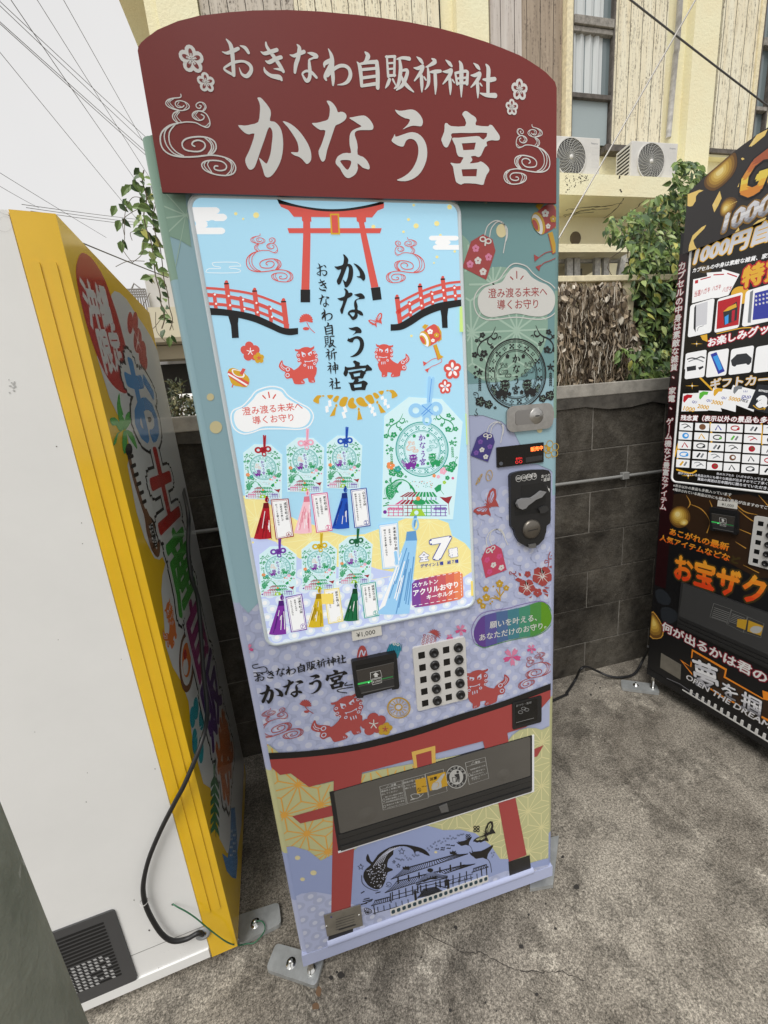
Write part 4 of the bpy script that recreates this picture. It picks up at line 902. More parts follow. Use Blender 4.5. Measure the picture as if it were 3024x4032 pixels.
# sky clouds
def bars(a, crop, rows, m, L, outline=0):
    K(crop)
    for x0, x1, y, h in rows:
        p = [(x0 + h / 2, y - h / 2), (x1 - h / 2, y - h / 2), (x1 - h * .15, y - h * .3), (x1, y), (x1 - h * .15, y + h * .3), (x1 - h / 2, y + h / 2), (x0 + h / 2, y + h / 2), (x0 + h * .15, y + h * .3), (x0, y), (x0 + h * .15, y - h * .3)]
        if outline: p.append(p[0]); a.line(p, outline, m, L, 0)
        else: a.poly(p, m, L)
bars(B, 'B', [(20, 232, 118, 36), (20, 272, 155, 40), (20, 170, 192, 40), (20, 262, 228, 36), (1362, 1524, 266, 26), (1395, 1480, 290, 26), (1383, 1560, 316, 26)], sWHT, 2)
K('B'); B.ell(85, 190, 18, 18, sSKY, 3); B.ell(190, 190, 26, 20, sSKY, 3)
B.line([(345, 420), (325, 398), (205, 398), (192, 408), (205, 420), (230, 422), (235, 432), (175, 432), (160, 442), (170, 454), (320, 454), (345, 442), (320, 432), (290, 430), (285, 420), (345, 418)], 3, sWHT, 2, 2)
for x, y, r in ((318, 135, 9), (428, 143, 16), (358, 163, 6), (1280, 88, 7), (1474, 98, 13), (1252, 166, 8), (1293, 200, 14), (1405, 187, 14), (1225, 232, 7), (1425, 250, 7), (1502, 338, 7), (1406, 368, 8), (1268, 795, 7), (1062, 205, 11), (1390, 400, 5)): B.ell(x, y, r, r, sYEL, 2, 12)
# gate
B.fill(smooth_path(B.qq([(540, 55), (650, 88), (780, 108), (900, 108), (1020, 90), (1122, 65)]), 4) + list(reversed(smooth_path(B.qq([(552, 82), (650, 100), (780, 121), (900, 121), (1020, 104), (1116, 82)]), 4))), sBLK, 4)
B.fill(smooth_path(B.qq([(548, 72), (650, 96), (780, 117), (900, 117), (1020, 100), (1120, 78)]), 4) + B.qq([(1118, 105), (1085, 118), (1055, 155), (632, 152), (602, 115), (562, 98)]), sRED, 3)
for p in ([(675, 150), (725, 150), (727, 178), (720, 178), (722, 260), (716, 545), (672, 545), (682, 260), (682, 178), (676, 172)], [(970, 152), (1022, 152), (1022, 178), (1012, 182), (1028, 260), (1090, 530), (1050, 535), (995, 260), (983, 182), (972, 175)], [(597, 213), (1107, 213), (1098, 240), (606, 240)]): B.poly(p, sRED, 3)
B.poly([(668, 545), (720, 545), (720, 614), (668, 614)], sBLK, 4); B.poly([(1048, 536), (1098, 530), (1107, 598), (1058, 604)], sBLK, 4)
B.poly([(826, 135), (876, 135), (882, 248), (832, 248)], sGOLD, 5); B.poly([(834, 144), (868, 144), (873, 239), (840, 239)], sRED, 6)
SWIRL.draw(B, B.q((500, 373)), math.dist(B.q((440, 235)), B.q((440, 512))) * .98, sRED, 4); SWIRL.draw(B, B.q((1226, 383)), math.dist(B.q((1250, 252)), B.q((1250, 512))) * .98, sRED, 4, flip=True)
# bridges
def arc(p, k=5): return smooth_path(p, k)
def bridge(deck_top, deck_bot, rails, posts, pier, dotsp):
    B.fill(arc(B.qq(deck_top)) + list(reversed(arc(B.qq(deck_bot)))), sBLK, 5); B.poly(pier, sBLK, 5)
    for r, wd in rails: B.line(r, wd, sRED, 4)
    for x, y0, y1, wd, fin in posts:
        B.line([(x, y0), (x + (y1 - y0) * .12, y1)], wd, sRED, 4, 0)
        if fin: B.ell(x, y0 - 10, wd * .36, wd * .4, sRED, 5, 10); B.line([(x - wd * .4, y0 - 1), (x + wd * .4, y0 - 2)], 7, sBLK, 6, 0)
    for x, y in dotsp: B.ell(x, y, 6, 6, sWHT, 6, 8)
bridge([(130, 642), (250, 650), (400, 675), (500, 715), (560, 745), (600, 755), (655, 752)], [(130, 682), (270, 688), (400, 715), (500, 755), (560, 782), (610, 792), (655, 786)],
    [([(135, 536), (260, 545), (420, 572), (580, 632)], 13), ([(140, 572), (280, 585), (430, 620), (590, 690)], 20), ([(145, 620), (290, 632), (440, 665), (600, 735)], 16)],
    [(268, 515, 660, 26, 1), (420, 555, 690, 26, 1), (576, 612, 750, 28, 1), (202, 572, 650, 20, 0), (345, 590, 672, 20, 0), (500, 640, 715, 20, 0)],
    [(272, 670), (335, 680), (330, 730), (335, 806), (298, 808), (292, 740)], [(205, 572), (212, 622), (280, 580), (288, 630), (358, 600), (365, 650), (430, 618), (436, 668), (508, 648), (514, 692)])
bridge([(1155, 732), (1200, 728), (1250, 700), (1330, 650), (1420, 615), (1560, 595)], [(1155, 768), (1215, 762), (1270, 735), (1340, 690), (1430, 655), (1560, 630)],
    [([(1190, 622), (1310, 560), (1440, 515), (1560, 500)], 12), ([(1192, 668), (1320, 592), (1450, 548), (1560, 532)], 20), ([(1200, 712), (1330, 632), (1450, 588), (1560, 575)], 16)],
    [(1190, 592, 725, 26, 1), (1314, 530, 660, 24, 1), (1437, 490, 620, 24, 1), (1255, 615, 690, 18, 0), (1375, 560, 640, 18, 0), (1500, 530, 605, 18, 0)],
    [(1420, 630), (1470, 620), (1462, 690), (1464, 752), (1434, 752), (1430, 690)], [(1258, 622), (1264, 668), (1318, 590), (1322, 632), (1380, 568), (1384, 612), (1440, 548), (1444, 590), (1500, 535), (1504, 578)])
# chrysanthemum, butterfly, lions, plum, top, mallet
for k in range(11):
    t = math.radians(170 + 20 * k); B.line([(698, 715, 4), (698 + 32 * math.cos(t), 712 + 32 * math.sin(t), 11)], 8, sRED, 4, 0)
B.line([(702, 722), (720, 755), (745, 778)], 4, sRED, 4); B.ell(698, 756, 18, 9, sRED, 4, 10)
BFLY.draw(B, B.q((1078, 715)), B.scale((1078, 715)) * 78, {'b': sRED, 'w': sSKY}, 4, rot=-.3)
LION.draw(B, B.q((655, 955)), math.dist(B.q((660, 838)), B.q((660, 1045))) * 1.0, {'b': sRED, 'w': sLAVW}, 4); LION.draw(B, B.q((1170, 925)), math.dist(B.q((1170, 820)), B.q((1170, 1008))), {'b': sRED, 'w': sLAVW}, 4, flip=True)
flower(B, B.q((397, 880)), B.scale((397, 880)) * 52, sRED, 4); flower(B, B.q((443, 915)), B.scale((443, 915)) * 29, sGOLD, 5)
for cx, cy, r, m_ in ((397, 880, 19, sWHT), (443, 915, 11, sRED)):
    for k in range(5): t = math.radians(72 * k - 90); B.line([(cx, cy), (cx + r * math.cos(t), cy + r * math.sin(t))], 4, m_, 8, 0)
B.poly([(275, 985), (300, 968), (345, 985), (385, 1015), (392, 1045), (375, 1072), (335, 1068), (302, 1060), (285, 1030)], sGOLD, 4, 2); B.poly([(272, 995), (280, 985), (392, 1048), (384, 1062)], sRED, 6); B.poly([(276, 1012), (281, 1004), (376, 1064), (366, 1070)], sRED, 6); B.poly([(274, 1004), (279, 996), (384, 1060), (376, 1066)], sWHT, 7)
B.poly([(300, 975), (345, 985), (365, 1003), (360, 1020), (330, 1018), (302, 1000)], sWHT, 6, 3); B.poly([(306, 980), (345, 988), (358, 1004), (352, 1014), (328, 1012), (308, 998)], sGOLD, 7, 3); B.poly([(338, 1000), (355, 970), (372, 975), (355, 1008)], sRED, 7); B.line([(303, 1058), (298, 1072)], 6, sRED, 4, 0)
MALLET.draw(B, B.q((1378, 800)), math.dist(B.q((1375, 740)), B.q((1375, 855))) * 1.03, {'b': sRED, 'g': sGOLD, 'w': sWHT}, 4)
for x, y, r in ((1490, 978, 50), (1450, 1070, 38)):
    flower(B, B.q((x, y)), B.scale((x, y)) * r, sRED, 4, inner_mat=sWHT)
# the title down the middle
for ch, p in zip(BIG, ((935, 445), (945, 625), (966, 828), (980, 1010))): brush(B, ch, B.q(p), math.dist(B.q((935, 445)), B.q((980, 1010))) / abs(_wb) * .95, sBLK, 6)
for ch, p in zip(SMALL, ((781, 437), (786, 521), (795, 605), (810, 680), (818, 756), (826, 828), (834, 897), (842, 970), (851, 1054))): brush(B, ch, B.q(p), math.dist(B.q((781, 437)), B.q((851, 1054))) / abs(_ws) * .92, sBLK, 6)
# sacred rope
K('S2')
for p in ([(285, 235), (300, 185), (335, 158), (372, 165), (365, 200), (345, 250), (310, 256)], [(368, 235), (385, 185), (415, 165), (435, 180), (430, 215), (460, 250), (440, 272), (395, 272)], [(450, 185), (490, 160), (525, 175), (545, 210), (572, 238), (550, 256), (500, 250), (465, 225)], [(537, 165), (570, 138), (605, 142), (625, 180), (632, 215), (600, 230), (570, 205)], [(225, 190), (255, 150), (288, 155), (262, 212), (235, 205)], [(165, 145), (230, 142), (200, 185)], [(615, 125), (645, 118), (682, 155), (655, 180), (630, 160)], [(668, 108), (725, 98), (705, 142)]): B.poly(p, sGOLD, 5, 2)
for x, y, d in ((130, 150, -1), (760, 98, 1)):
    B.ell(x, y, 14, 8, sGOLD, 5, 8); B.poly([(x + d * 12, y - 2), (x + d * 60, y - 5), (x + d * 98, y + 40), (x + d * 90, y + 58), (x + d * 55, y + 75), (x + d * 40, y + 70), (x + d * 40, y + 30)], sGOLD, 5, 2)
for x, y, dx in ((258, 232, -.3), (478, 268, .08), (660, 200, .45)):
    B.ell(x, y + 12, 12, 16, sGOLD, 5, 8); B.poly([(x - 8 + dx * 25, y + 28), (x + 8 + dx * 25, y + 28), (x + 26 + dx * 130, y + 110), (x - 26 + dx * 130, y + 120)], sGOLD, 5)
for x, y, dx in ((200, 198, -.5), (345, 255, -.2), (595, 235, .35), (715, 158, .5)):
    for k in range(4): xx = x + dx * 28 * k + (8 if k % 2 else -8); yy = y + 28 * k; B.poly([(xx - 16, yy), (xx + 12, yy - 10), (xx + 20, yy + 22), (xx - 8, yy + 34)], sWHT, 5)
# straw-coloured clouds with lattice, lavender ground
K('C')
y1 = B.qq([(190, 625), (260, 620), (330, 640), (390, 690), (440, 715), (520, 760), (600, 780), (680, 815), (770, 840), (880, 830), (960, 800), (1040, 800), (1060, 760), (1110, 740), (1180, 735), (1260, 745), (1330, 770), (1350, 840), (1420, 880), (1460, 930), (1470, 1060), (1400, 1080), (900, 1080), (200, 900)])
B.fill(y1, sYEL, 2)
asanoha(B, B.q((1160, 905)), .062, lambda u, v: pip(u, v, y1), .0006, sYELL, 3, (.05, .95, .52, 1.4))
y2 = B.qq([(180, 820), (260, 850), (330, 850), (420, 880), (520, 960), (640, 1000), (760, 1010), (860, 990), (950, 1020), (1060, 1040), (1150, 1080), (1300, 1060), (1400, 1070), (1480, 1020), (1500, 1300), (300, 1440)])
B.fill(y2, sLAV, 3); dots(B, .96, 1.12, sLAVW, sWHT, 4, e=.027, r=.011, rc=.005, keep=lambda u, v: pip(u, v, y2) and pip(u, v + .012, y2), seed=9, u0=.06, u1=.51)
for x, y, r in ((272, 875, 6), (270, 968, 7), (320, 1152, 11), (1000, 700, 0)):
    if r: B.ell(x, y, r, r, sYEL, 5, 10)
bubble(B, 'B', [(505,1085),(560,1095),(590,1130),(640,1160),(700,1190),(722,1230),(700,1275),(650,1292),(560,1285),(470,1285),(420,1305),(370,1315),(325,1290),(308,1240),(320,1200),(370,1178),(410,1140),(440,1105)],
    [[(464,1118),(478,1133)], [(495,1100),(500,1128)], [(533,1113),(520,1133)]], ((357, 1222), (680, 1190)), ((412, 1270), (632, 1252)), sWHT, sRED, 4, 16)
# amulet cards
CH = Motif(MAIN, 'M2', (330, 690), ((330, 180), (330, 1190)))
CH.poly([(22, 335), (225, 178), (500, 195), (672, 385), (592, 1192), (0, 1178)], 'card', 0)
for cx, cy, r, c in ((75, 745, 36, 'org'), (135, 775, 30, 'teal'), (510, 790, 32, 'pink'), (575, 770, 34, 'grn'), (435, 830, 16, 'org'), (470, 838, 16, 'pink'), (545, 848, 20, 'grn'), (520, 885, 16, 'lime'), (40, 880, 14, 'grn'), (590, 850, 12, 'mag')):
    for k in range(5): t = math.radians(72 * k); CH.ell(cx + r * .55 * math.cos(t), cy + r * .55 * math.sin(t), r * .45, r * .45, c, 2, 9)
CH.poly([(435, 935), (470, 905), (495, 900), (492, 950), (455, 968)], 'grn', 2); CH.line([(490, 950), (515, 985)], 3, 'grn', 2); CH.poly([(480, 1005), (530, 1010), (585, 998), (555, 1065), (520, 1040)], 'mar', 2); CH.line([(555, 1060), (560, 1150)], 4, 'mar', 2)
for p in ([(15, 1020), (40, 1015)], [(35, 1060), (60, 1050)], [(15, 1080), (55, 1070)]): CH.line(p, 9, 'grn', 2, 0)
CH.ell(28, 1130, 16, 16, 'lav', 2, 10)
R = random.Random(2)
for k in range(30): CH.ell(R.uniform(220, 420), R.uniform(865, 930), 4, 4, R.choice(['org', 'lime', 'teal', 'mar']), 2, 6)
# roofs and walls of the little castle in rainbow inks
for a_, b_, c_, d_, cl_ in (((220, 965), (435, 965), (150, 1005), (470, 1005), 'rb0'), ((165, 1030), (440, 1030), (110, 1068), (490, 1062), 'rb1'), ((60, 1090), (175, 1095), (45, 1115), (190, 1118), 'rb2'), ((440, 1090), (535, 1090), (430, 1115), (545, 1115), 'rb3')):
    n = 10
    for i in range(n):
        t0, t1 = i / n, (i + .72) / n; f = lambda u, w, t: (u[0] + (w[0] - u[0]) * t, u[1] + (w[1] - u[1]) * t)
        k = min(3, int((a_[0] + (b_[0] - a_[0]) * t0 - 60) / 480 * 4)); CH.poly([f(a_, b_, t0), f(a_, b_, t1), f(c_, d_, t1), f(c_, d_, t0)], 'rb%d' % k, 2)
for y in (1075, 1100, 1135, 1162): CH.line([(50, y), (180, y)], 5, 'rb0', 2, 0); CH.line([(190, y), (300, y)], 5, 'rb1', 2, 0); CH.line([(300, y), (410, y)], 5, 'rb2', 2, 0); CH.line([(420, y), (540, y)], 5, 'rb3', 2, 0)
for i in range(13):
    x = 60 + i * 39; CH.line([(x, 1075 if 100 < x < 490 else 1115), (x, 1162)], 6, 'rb%d' % min(3, i // 3), 2, 0); CH.line([(x, 1010), (x, 1030)], 6, 'rb%d' % min(3, i // 3), 2, 0) if 150 < x < 460 else None
CH.poly([(250, 1045), (310, 1015), (370, 1045), (345, 1070), (280, 1070)], 'grn', 3); CH.poly([(230, 1162), (260, 1105), (330, 1105), (365, 1162)], 'lime', 3); CH.ell(302, 1018, 18, 18, 'org', 4, 8)
CH.ell(288, 1135, 18, 18, 'card', 5, 12)
KN = Motif(MAIN, 'M2', (330, 690), ((330, 180), (330, 1190)))         # cord and knot
KN.line([(395, 20), (385, 220)], 26, 'c', 8, 0); KN.line([(425, 25), (400, 225)], 26, 'c', 8, 0); KN.line([(412, 30), (392, 220)], 6, 'd', 9, 0)
KN.oval(282, 290, 62, 60, 34, 'c', 8, 18); KN.oval(448, 275, 56, 58, 32, 'c', 8, 18); KN.oval(375, 370, 40, 45, 20, 'c', 8, 16); KN.poly([(330, 240), (410, 225), (430, 300), (400, 350), (335, 345), (310, 300)], 'c', 8)
for p in ([(335, 250), (420, 320)], [(410, 240), (330, 320)], [(345, 330), (400, 280)]): KN.line(p, 7, 'd', 9, 0)
RB = dict(card=sCARD, org=sORG, teal=sTEAL, pink=sPINK, grn=sGRN, lime=sLIME, mag=sMAG, mar=sMAR, lav=sPUR, rb0=sMAG, rb1=sMAR, rb2=sGRN, rb3=sPUR2)
def charm(c, size, cord, cordd, L, rot=0.):
    CH.draw(B, c, size, RB, L)
    ec = (c[0] + size * .012, c[1] + size * .078); es = size * .455 * .98
    emblem(B, ec, es, sGRN, sCARD, L + 2, dict(ring=sTEAL, scroll=sGRN, txt=sPUR2, lion1=sPUR, lion2=sGRN, sw1=sORG, sw2=sTEAL))
    WHALE.draw(B, (c[0] - size * .22, c[1] - size * .235), WHALE_S * size, {'k': sGRN, 'w': sCARD}, L + 3, rot=-.3)
    KN.draw(B, c, size, {'c': cord, 'd': cordd}, L)
WHALE_S = .27
K('M2'); cbig = B.q((330, 690)); sbig = math.dist(B.q((330, 180)), B.q((330, 1190)))
K('C'); sYEL
charm(cbig, sbig, sPALE, sm('cord_blue', 90, 150, 220), 7)
smalls = [((327, 492), (330, 345), (355, 628), sDRED), ((555, 455), (535, 320), (575, 600), sPINK), ((765, 440), (750, 300), (780, 572), sBLU), ((408, 1030), (398, 905), (435, 1160), sPUR2), ((630, 1000), (607, 870), (635, 1122), sTYEL), ((825, 970), (810, 850), (832, 1095), sDGRN)]
DK = {sDRED: sm('cord_red_dark', 110, 12, 24), sPINK: sm('cord_pink_dark', 214, 120, 140), sBLU: sm('cord_blue_dark', 14, 44, 120), sPUR2: sm('cord_violet_dark', 72, 30, 110), sTYEL: sm('cord_yellow_dark', 150, 120, 10), sDGRN: sm('cord_green_dark', 10, 62, 36)}
for (x, y), t0, t1, m_ in smalls:
    K('C'); h = math.dist(B.q(t0), B.q(t1)) * 1.06; charm(B.q((x, y)), h, m_, DK[m_], 7)
def tassel(x, y0, y1, x1, wd, m, md, L=16):
    K('C'); hx = x + (x1 - x) * .18; hy = y0 + (y1 - y0) * .22
    B.line([(x, y0), (x + (hx - x) * .5, y0 + (hy - y0) * .45)], wd * .1, md, L, 0); B.oval(x, y0 + (hy - y0) * .35, wd * .12, (hy - y0) * .3, wd * .06, m, L, 10)
    B.poly([(hx - wd * .16, y0 + (hy - y0) * .7), (hx + wd * .14, y0 + (hy - y0) * .65), (hx + wd * .18, hy + 12), (hx - wd * .2, hy + 14)], md, L + 1)
    B.poly([(hx - wd * .2, hy + 10), (hx + wd * .18, hy + 8), (x1 + wd * .5, y1 - 4), (x1 + wd * .2, y1), (x1 - wd * .2, y1 + 2), (x1 - wd * .55, y1 - 2)], m, L + 1)
    Rr = random.Random(int(x))
    for k in range(14):
        t = Rr.uniform(-1, 1); s_ = Rr.uniform(.1, .6); e_ = Rr.uniform(s_ + .1, 1)
        f = lambda q: (hx + (x1 - hx) * q + t * wd * (.16 + .34 * q), hy + 12 + (y1 - hy - 14) * q)
        B.line([f(s_), f(e_)], wd * .035, md if k % 4 else sWHT, L + 2, 0)
tassel(348, 625, 855, 328, 92, sDRED, DK[sDRED]); tassel(568, 590, 825, 545, 92, sTPK, DK[sPINK]); tassel(772, 572, 800, 748, 90, sBLU, DK[sBLU]); tassel(430, 1155, 1372, 408, 90, sPUR, DK[sPUR2]); tassel(632, 1118, 1332, 612, 86, sTYEL, DK[sTYEL]); tassel(828, 1092, 1298, 805, 80, sDGRN, DK[sDGRN])
tassel(1150, 735, 1262, 1035, 165, sPALE, sm('tassel_blue_dark', 96, 150, 200)); K('C')
for k in range(9): B.line([(1075 - k * 3, 930 + k * 8), (985 - k * 4, 1215 + k * 3)], 3, sWHT, 19, 0)
# name slips
def slip(q4, m, num, h, lines):
    K('C'); B.poly(q4, m, 16); cx = sum(p[0] for p in q4) / 4; cy = sum(p[1] for p in q4) / 4
    g = lambda f: [(cx + (p[0] - cx) * (1 - f / abs(p[0] - cx)), cy + (p[1] - cy) * (1 - f / abs(p[1] - cy))) for p in q4]
    B.poly(g(5), sWHT, 17); B.poly(g(9), m, 18); B.poly(g(11), sWHT, 19)
    tl, tr_, br, bl = q4; P = lambda a, b: (tl[0] + (tr_[0] - tl[0]) * a + (bl[0] - tl[0]) * b, tl[1] + (tr_[1] - tl[1]) * a + (bl[1] - tl[1]) * b)
    B.textv(h, P(.78, .12), P(.78, .12 + .075 * (len(h) - 1)), sBLK, 20, .05)
    for i, l in enumerate(lines): B.textv(l, P(.52 - .24 * i, .14), P(.52 - .24 * i, .14 + .055 * (len(l) - 1)), sBLK, 20, .03)
    c = P(.76, .89); B.oval(c[0], c[1], 14, 14, 2.2, m, 20, 18); B.text(num, (c[0] - 5, c[1] + 8), (c[0] + 5, c[1] + 6), m, 20, .03)
slip([(368, 642), (465, 636), (494, 842), (396, 858)], sMAR, '4', '成就を結ぶ紐', ['目標達成や願いが', '叶うことを願うお守り']); slip([(586, 612), (675, 603), (703, 810), (614, 822)], sMAG, '3', '愛を結ぶ紐', ['恋愛や人間関係の', '良い縁を結ぶお守り'])
slip([(798, 588), (886, 578), (908, 785), (820, 797)], sNAVY, '2', '心を守る紐', ['心の平穏や安心、', '精神的な守護を求めるお守り']); slip([(951, 778), (1056, 765), (1068, 1010), (972, 1020)], sPALE, '1', '未来を照らす紐', ['未来への希望や', '明るい未来を願うお守り'])
slip([(448, 1168), (538, 1150), (566, 1345), (478, 1360)], sPUR2, '7', '守護を結ぶ紐', ['家族や大切な', '人々を守るお守り']); slip([(655, 1128), (738, 1118), (762, 1300), (680, 1315)], sm('slip_yellow', 232, 214, 120), '6', '運命を開く紐', ['運気や幸運を', '引き寄せるお守り']); slip([(852, 1098), (935, 1085), (956, 1270), (874, 1285)], sTEAL, '5', '健康を守る紐', ['健康や身体の', '守護を願うお守り'])
B.poly([(640, 1150), (706, 1148), (706, 1205), (645, 1205)], sm('tape', 240, 214, 110), 22)
# seven kinds
K('C'); B.text('7', (1246, 966), (1342, 948), sWHT, 18, .05, outline=sNAVY, ow=.02, top=(1228, 842)); B.text('全', (1172, 975), (1222, 968), sWHT, 18, .05, outline=sNAVY, ow=.03); B.text('種', (1332, 952), (1378, 944), sWHT, 18, .05, outline=sNAVY, ow=.03); B.text('デザイン１種　紐７種', (1178, 1010), (1382, 982), sNAVY, 18, .04)
pl = [(1130, 1098), (1150, 1078), (1270, 1050), (1385, 1030), (1405, 1045), (1410, 1165), (1390, 1182), (1260, 1210), (1150, 1226), (1132, 1212)]
pu = B.qq(pl); u0_, u1_ = min(p[0] for p in pu), max(p[0] for p in pu)
for k, c in enumerate(((120, 70, 150), (150, 70, 130), (176, 80, 112), (196, 92, 96), (214, 110, 88), (226, 130, 90))):
    old = B.clip; B.clip = (u0_ + (u1_ - u0_) * k / 6, 0, u0_ + (u1_ - u0_) * (k + 1) / 6, 3); B.fill(pu, sm('plate%d' % k, *c), 17); B.clip = old
K('C'); d_ = [(1140, 1066), (1300, 1042), (1395, 1022)]; 
for a_, b_ in (((1140, 1075), (1392, 1034)), ((1138, 1216), (1392, 1172)), ((1394, 1036), (1400, 1168))):
    for k in range(0, 16, 2): B.line([(a_[0] + (b_[0] - a_[0]) * k / 16, a_[1] + (b_[1] - a_[1]) * k / 16), (a_[0] + (b_[0] - a_[0]) * (k + 1) / 16, a_[1] + (b_[1] - a_[1]) * (k + 1) / 16)], 3, sWHT, 19, 0)
B.text('スケルトン', (1138, 1118), (1272, 1092), sWHT, 19, .03); B.text('アクリルお守り', (1140, 1162), (1380, 1112), sWHT, 19, .04); B.text('キーホルダー', (1212, 1182), (1380, 1150), sWHT, 19, .03)
# ties of tape at the panel edges
for c_, p in (('B', [(1525, 640), (1552, 636), (1552, 775), (1525, 775)]), ('C', [(1418, 180), (1440, 170), (1440, 350), (1425, 345)]), ('P5', [(45, 235), (110, 225), (140, 660), (115, 665)]), ('P6', [(820, 760), (890, 745), (895, 990), (825, 1000)])):
    K(c_); B.poly(p, sMINT if c_ in 'BC' else sm('tape', 240, 214, 110), 22)
dp = sp.build('display_panel', VM)
rim = MB(); rl = rrect(SU0, SV0, SU1, SV1, .02, 8)
rim.tube([MAIN.pt(u, v, .003) for u, v in rl], .0042, mat('clear_rim', (.66, .74, .78), .1, spec=.7), 8, closed=True); rim.build('display_rim', VM)
# ---- fittings on the door
def uvs(crop, pts): K(crop); return [MAIN.uv(*fp(p)) for p in pts]
def bolt(mb, c, ax, r, h, m): mb.lathe(c, ax, [(0, h), (r * .75, h), (r, h * .6), (r, 0)], m, 16)
# lock
lk = MB(); q4 = uvs('M1', [(372, 930), (830, 905), (412, 820), (790, 790)]); K('M4'); c0 = MAIN.uv(*fp((380, 175)))
lu0, lu1 = MAIN.uv(*fp((190, 190)))[0], MAIN.uv(*fp((575, 150)))[0]; lv0, lv1 = MAIN.uv(*fp((380, 285)))[1], MAIN.uv(*fp((380, 70)))[1]
lk.prism(MAIN, rrect(lu0, lv0, lu1, lv1, (lv1 - lv0) * .3, 6), 0, .006, STEEL); lo = lk.build('lock_plate', VM, .0015)
kc = MAIN.uv(*fp((433, 165))); ky = MB(); rk = .0165
ky.prism(MAIN, rrect(lu0 + .02, kc[1] - .0155, kc[0], kc[1] + .0145, .006, 4), .006, .0068, mat('steel_recess', (.34, .33, .32), .35, 1.))
ky.lathe(MAIN.pt(*kc, .006), (0, -1, 0), [(0, .004), (.0088, .0042), (.0098, .003), (.0132, .003), (.0155, .001), (.0172, 0)], STEEL, 28); ky.prism(MAIN, rrect(kc[0] - .005, kc[1] - .0012, kc[0] + .005, kc[1] + .0012, .001, 2), (.0102), .0108, BPL)
ky.build('lock_cylinder', lo)
# led display
K('M4'); a_, b_ = MAIN.uv(*fp((115, 595))), MAIN.uv(*fp((500, 545))); t_ = MAIN.uv(*fp((500, 382)))
led = MB(); led.prism(MAIN, rrect(a_[0], a_[1], b_[0], t_[1], .002, 3), 0, .004, mat('smoked_window', (.006, .006, .006), .12)); AL = Art(MAIN, led, .0042)
LR = mat('led_orange', (.5, .08, .02), .5, emit=2.2, ecol=(1., .17, .03)); LR2 = mat('led_red', (.4, .02, .02), .5, emit=.8, ecol=(.9, .03, .03))
K('M4'); AL.text('販売中', (392, 458), (492, 443), LR, 2, .03); AL.text('釣切れ', (268, 528), (322, 522), LR2, 2, .02); AL.oval(276, 548, 13, 13, 4, LR2, 2, 12); AL.oval(308, 544, 13, 13, 4, LR2, 2, 12); AL.poly([(350, 510), (486, 490), (486, 530), (350, 552)], DPL, 1); AL.ell(145, 560, 16, 16, mat('sensor', (.09, .1, .12), .2), 2)
led.build('led_display', VM)
# coin unit
cu_ = MB(); K('M4'); ol = [(212, 660), (225, 642), (250, 632), (300, 620), (400, 610), (500, 608), (530, 615), (545, 645), (545, 1020), (540, 1050), (512, 1070), (508, 1120), (490, 1180), (450, 1225), (400, 1250), (350, 1245), (290, 1210), (255, 1150), (246, 1100), (222, 1080), (216, 1050)]
cu_.prism(MAIN, [MAIN.uv(*fp(p)) for p in ol], 0, .010, BPL); ru = [MAIN.uv(*fp(p)) for p in ((250, 985), (515, 930), (510, 720), (300, 720))]
AC = Art(MAIN, cu_, .0102); K('M4')
AC.poly([(246, 960), (500, 918), (510, 940), (500, 960), (252, 988)], mat('deep_black', (.003, .003, .003), .6), 1); AC.poly([(300, 740), (480, 715), (505, 760), (505, 880), (450, 925), (248, 960), (250, 860), (300, 830)], mat('recess_black', (.006, .006, .006), .5), 1)
WL_ = mat('white_lettering', (.62, .62, .6), .5)
for x, tx in ((277, '500'), (322, '100'), (363, '50'), (404, '10')):
    y = 682 - (x - 277) * .15; AC.oval(x, y, 24, 27, 3, WL_, 2, 20); AC.text(tx, (x - 17, y + 9), (x + 17, y + 6), WL_, 2, .02)
AC.text('おつり', (466, 675), (538, 665), WL_, 2, .02); AC.text('・返却', (466, 705), (536, 697), WL_, 2, .02); AC.poly([(508, 728), (520, 760), (534, 765), (533, 795), (520, 765)], WL_, 2)
co = cu_.build('coin_unit', VM)
le = MB(); le.prism(MAIN, [MAIN.uv(*fp(p)) for p in [(250, 885), (265, 855), (300, 842), (370, 838), (410, 812), (450, 780), (487, 785), (450, 830), (400, 850), (365, 878), (340, 895), (320, 920), (290, 930), (262, 918)]], .011, .02, mat('lever_grey', (.22, .22, .225), .35)); le.build('return_lever', co, .002)
lh = MB(); lh.prism(MAIN, [MAIN.uv(*fp(p)) for p in [(436, 930), (470, 905), (505, 905), (515, 935), (480, 962), (446, 962)]], .010, .016, DPL); lh.build('coin_chute', co, .001)
sl = MB(); kc = MAIN.uv(*fp((385, 1098))); sl.lathe(MAIN.pt(*kc, .010), (0, -1, 0), [(0, .006), (.0185, .006), (.0195, .005), (.022, .003), (.0225, 0)], mat('slot_bronze', (.16, .145, .125), .35, .8), 28); sl.prism(MAIN, [(kc[0] - .013, kc[1] - .002), (kc[0] + .013, kc[1] - .0005), (kc[0] + .013, kc[1] + .001), (kc[0] - .013, kc[1] - .0005)], .0162, .0166, BPL); sl.build('coin_slot', co)
tb = MB(); tb.prism(MAIN, [MAIN.uv(*fp(p)) for p in [(355, 1225), (415, 1215), (415, 1248), (400, 1250), (360, 1252)]], .010, .014, GPL); tb.build('latch_tab', co)
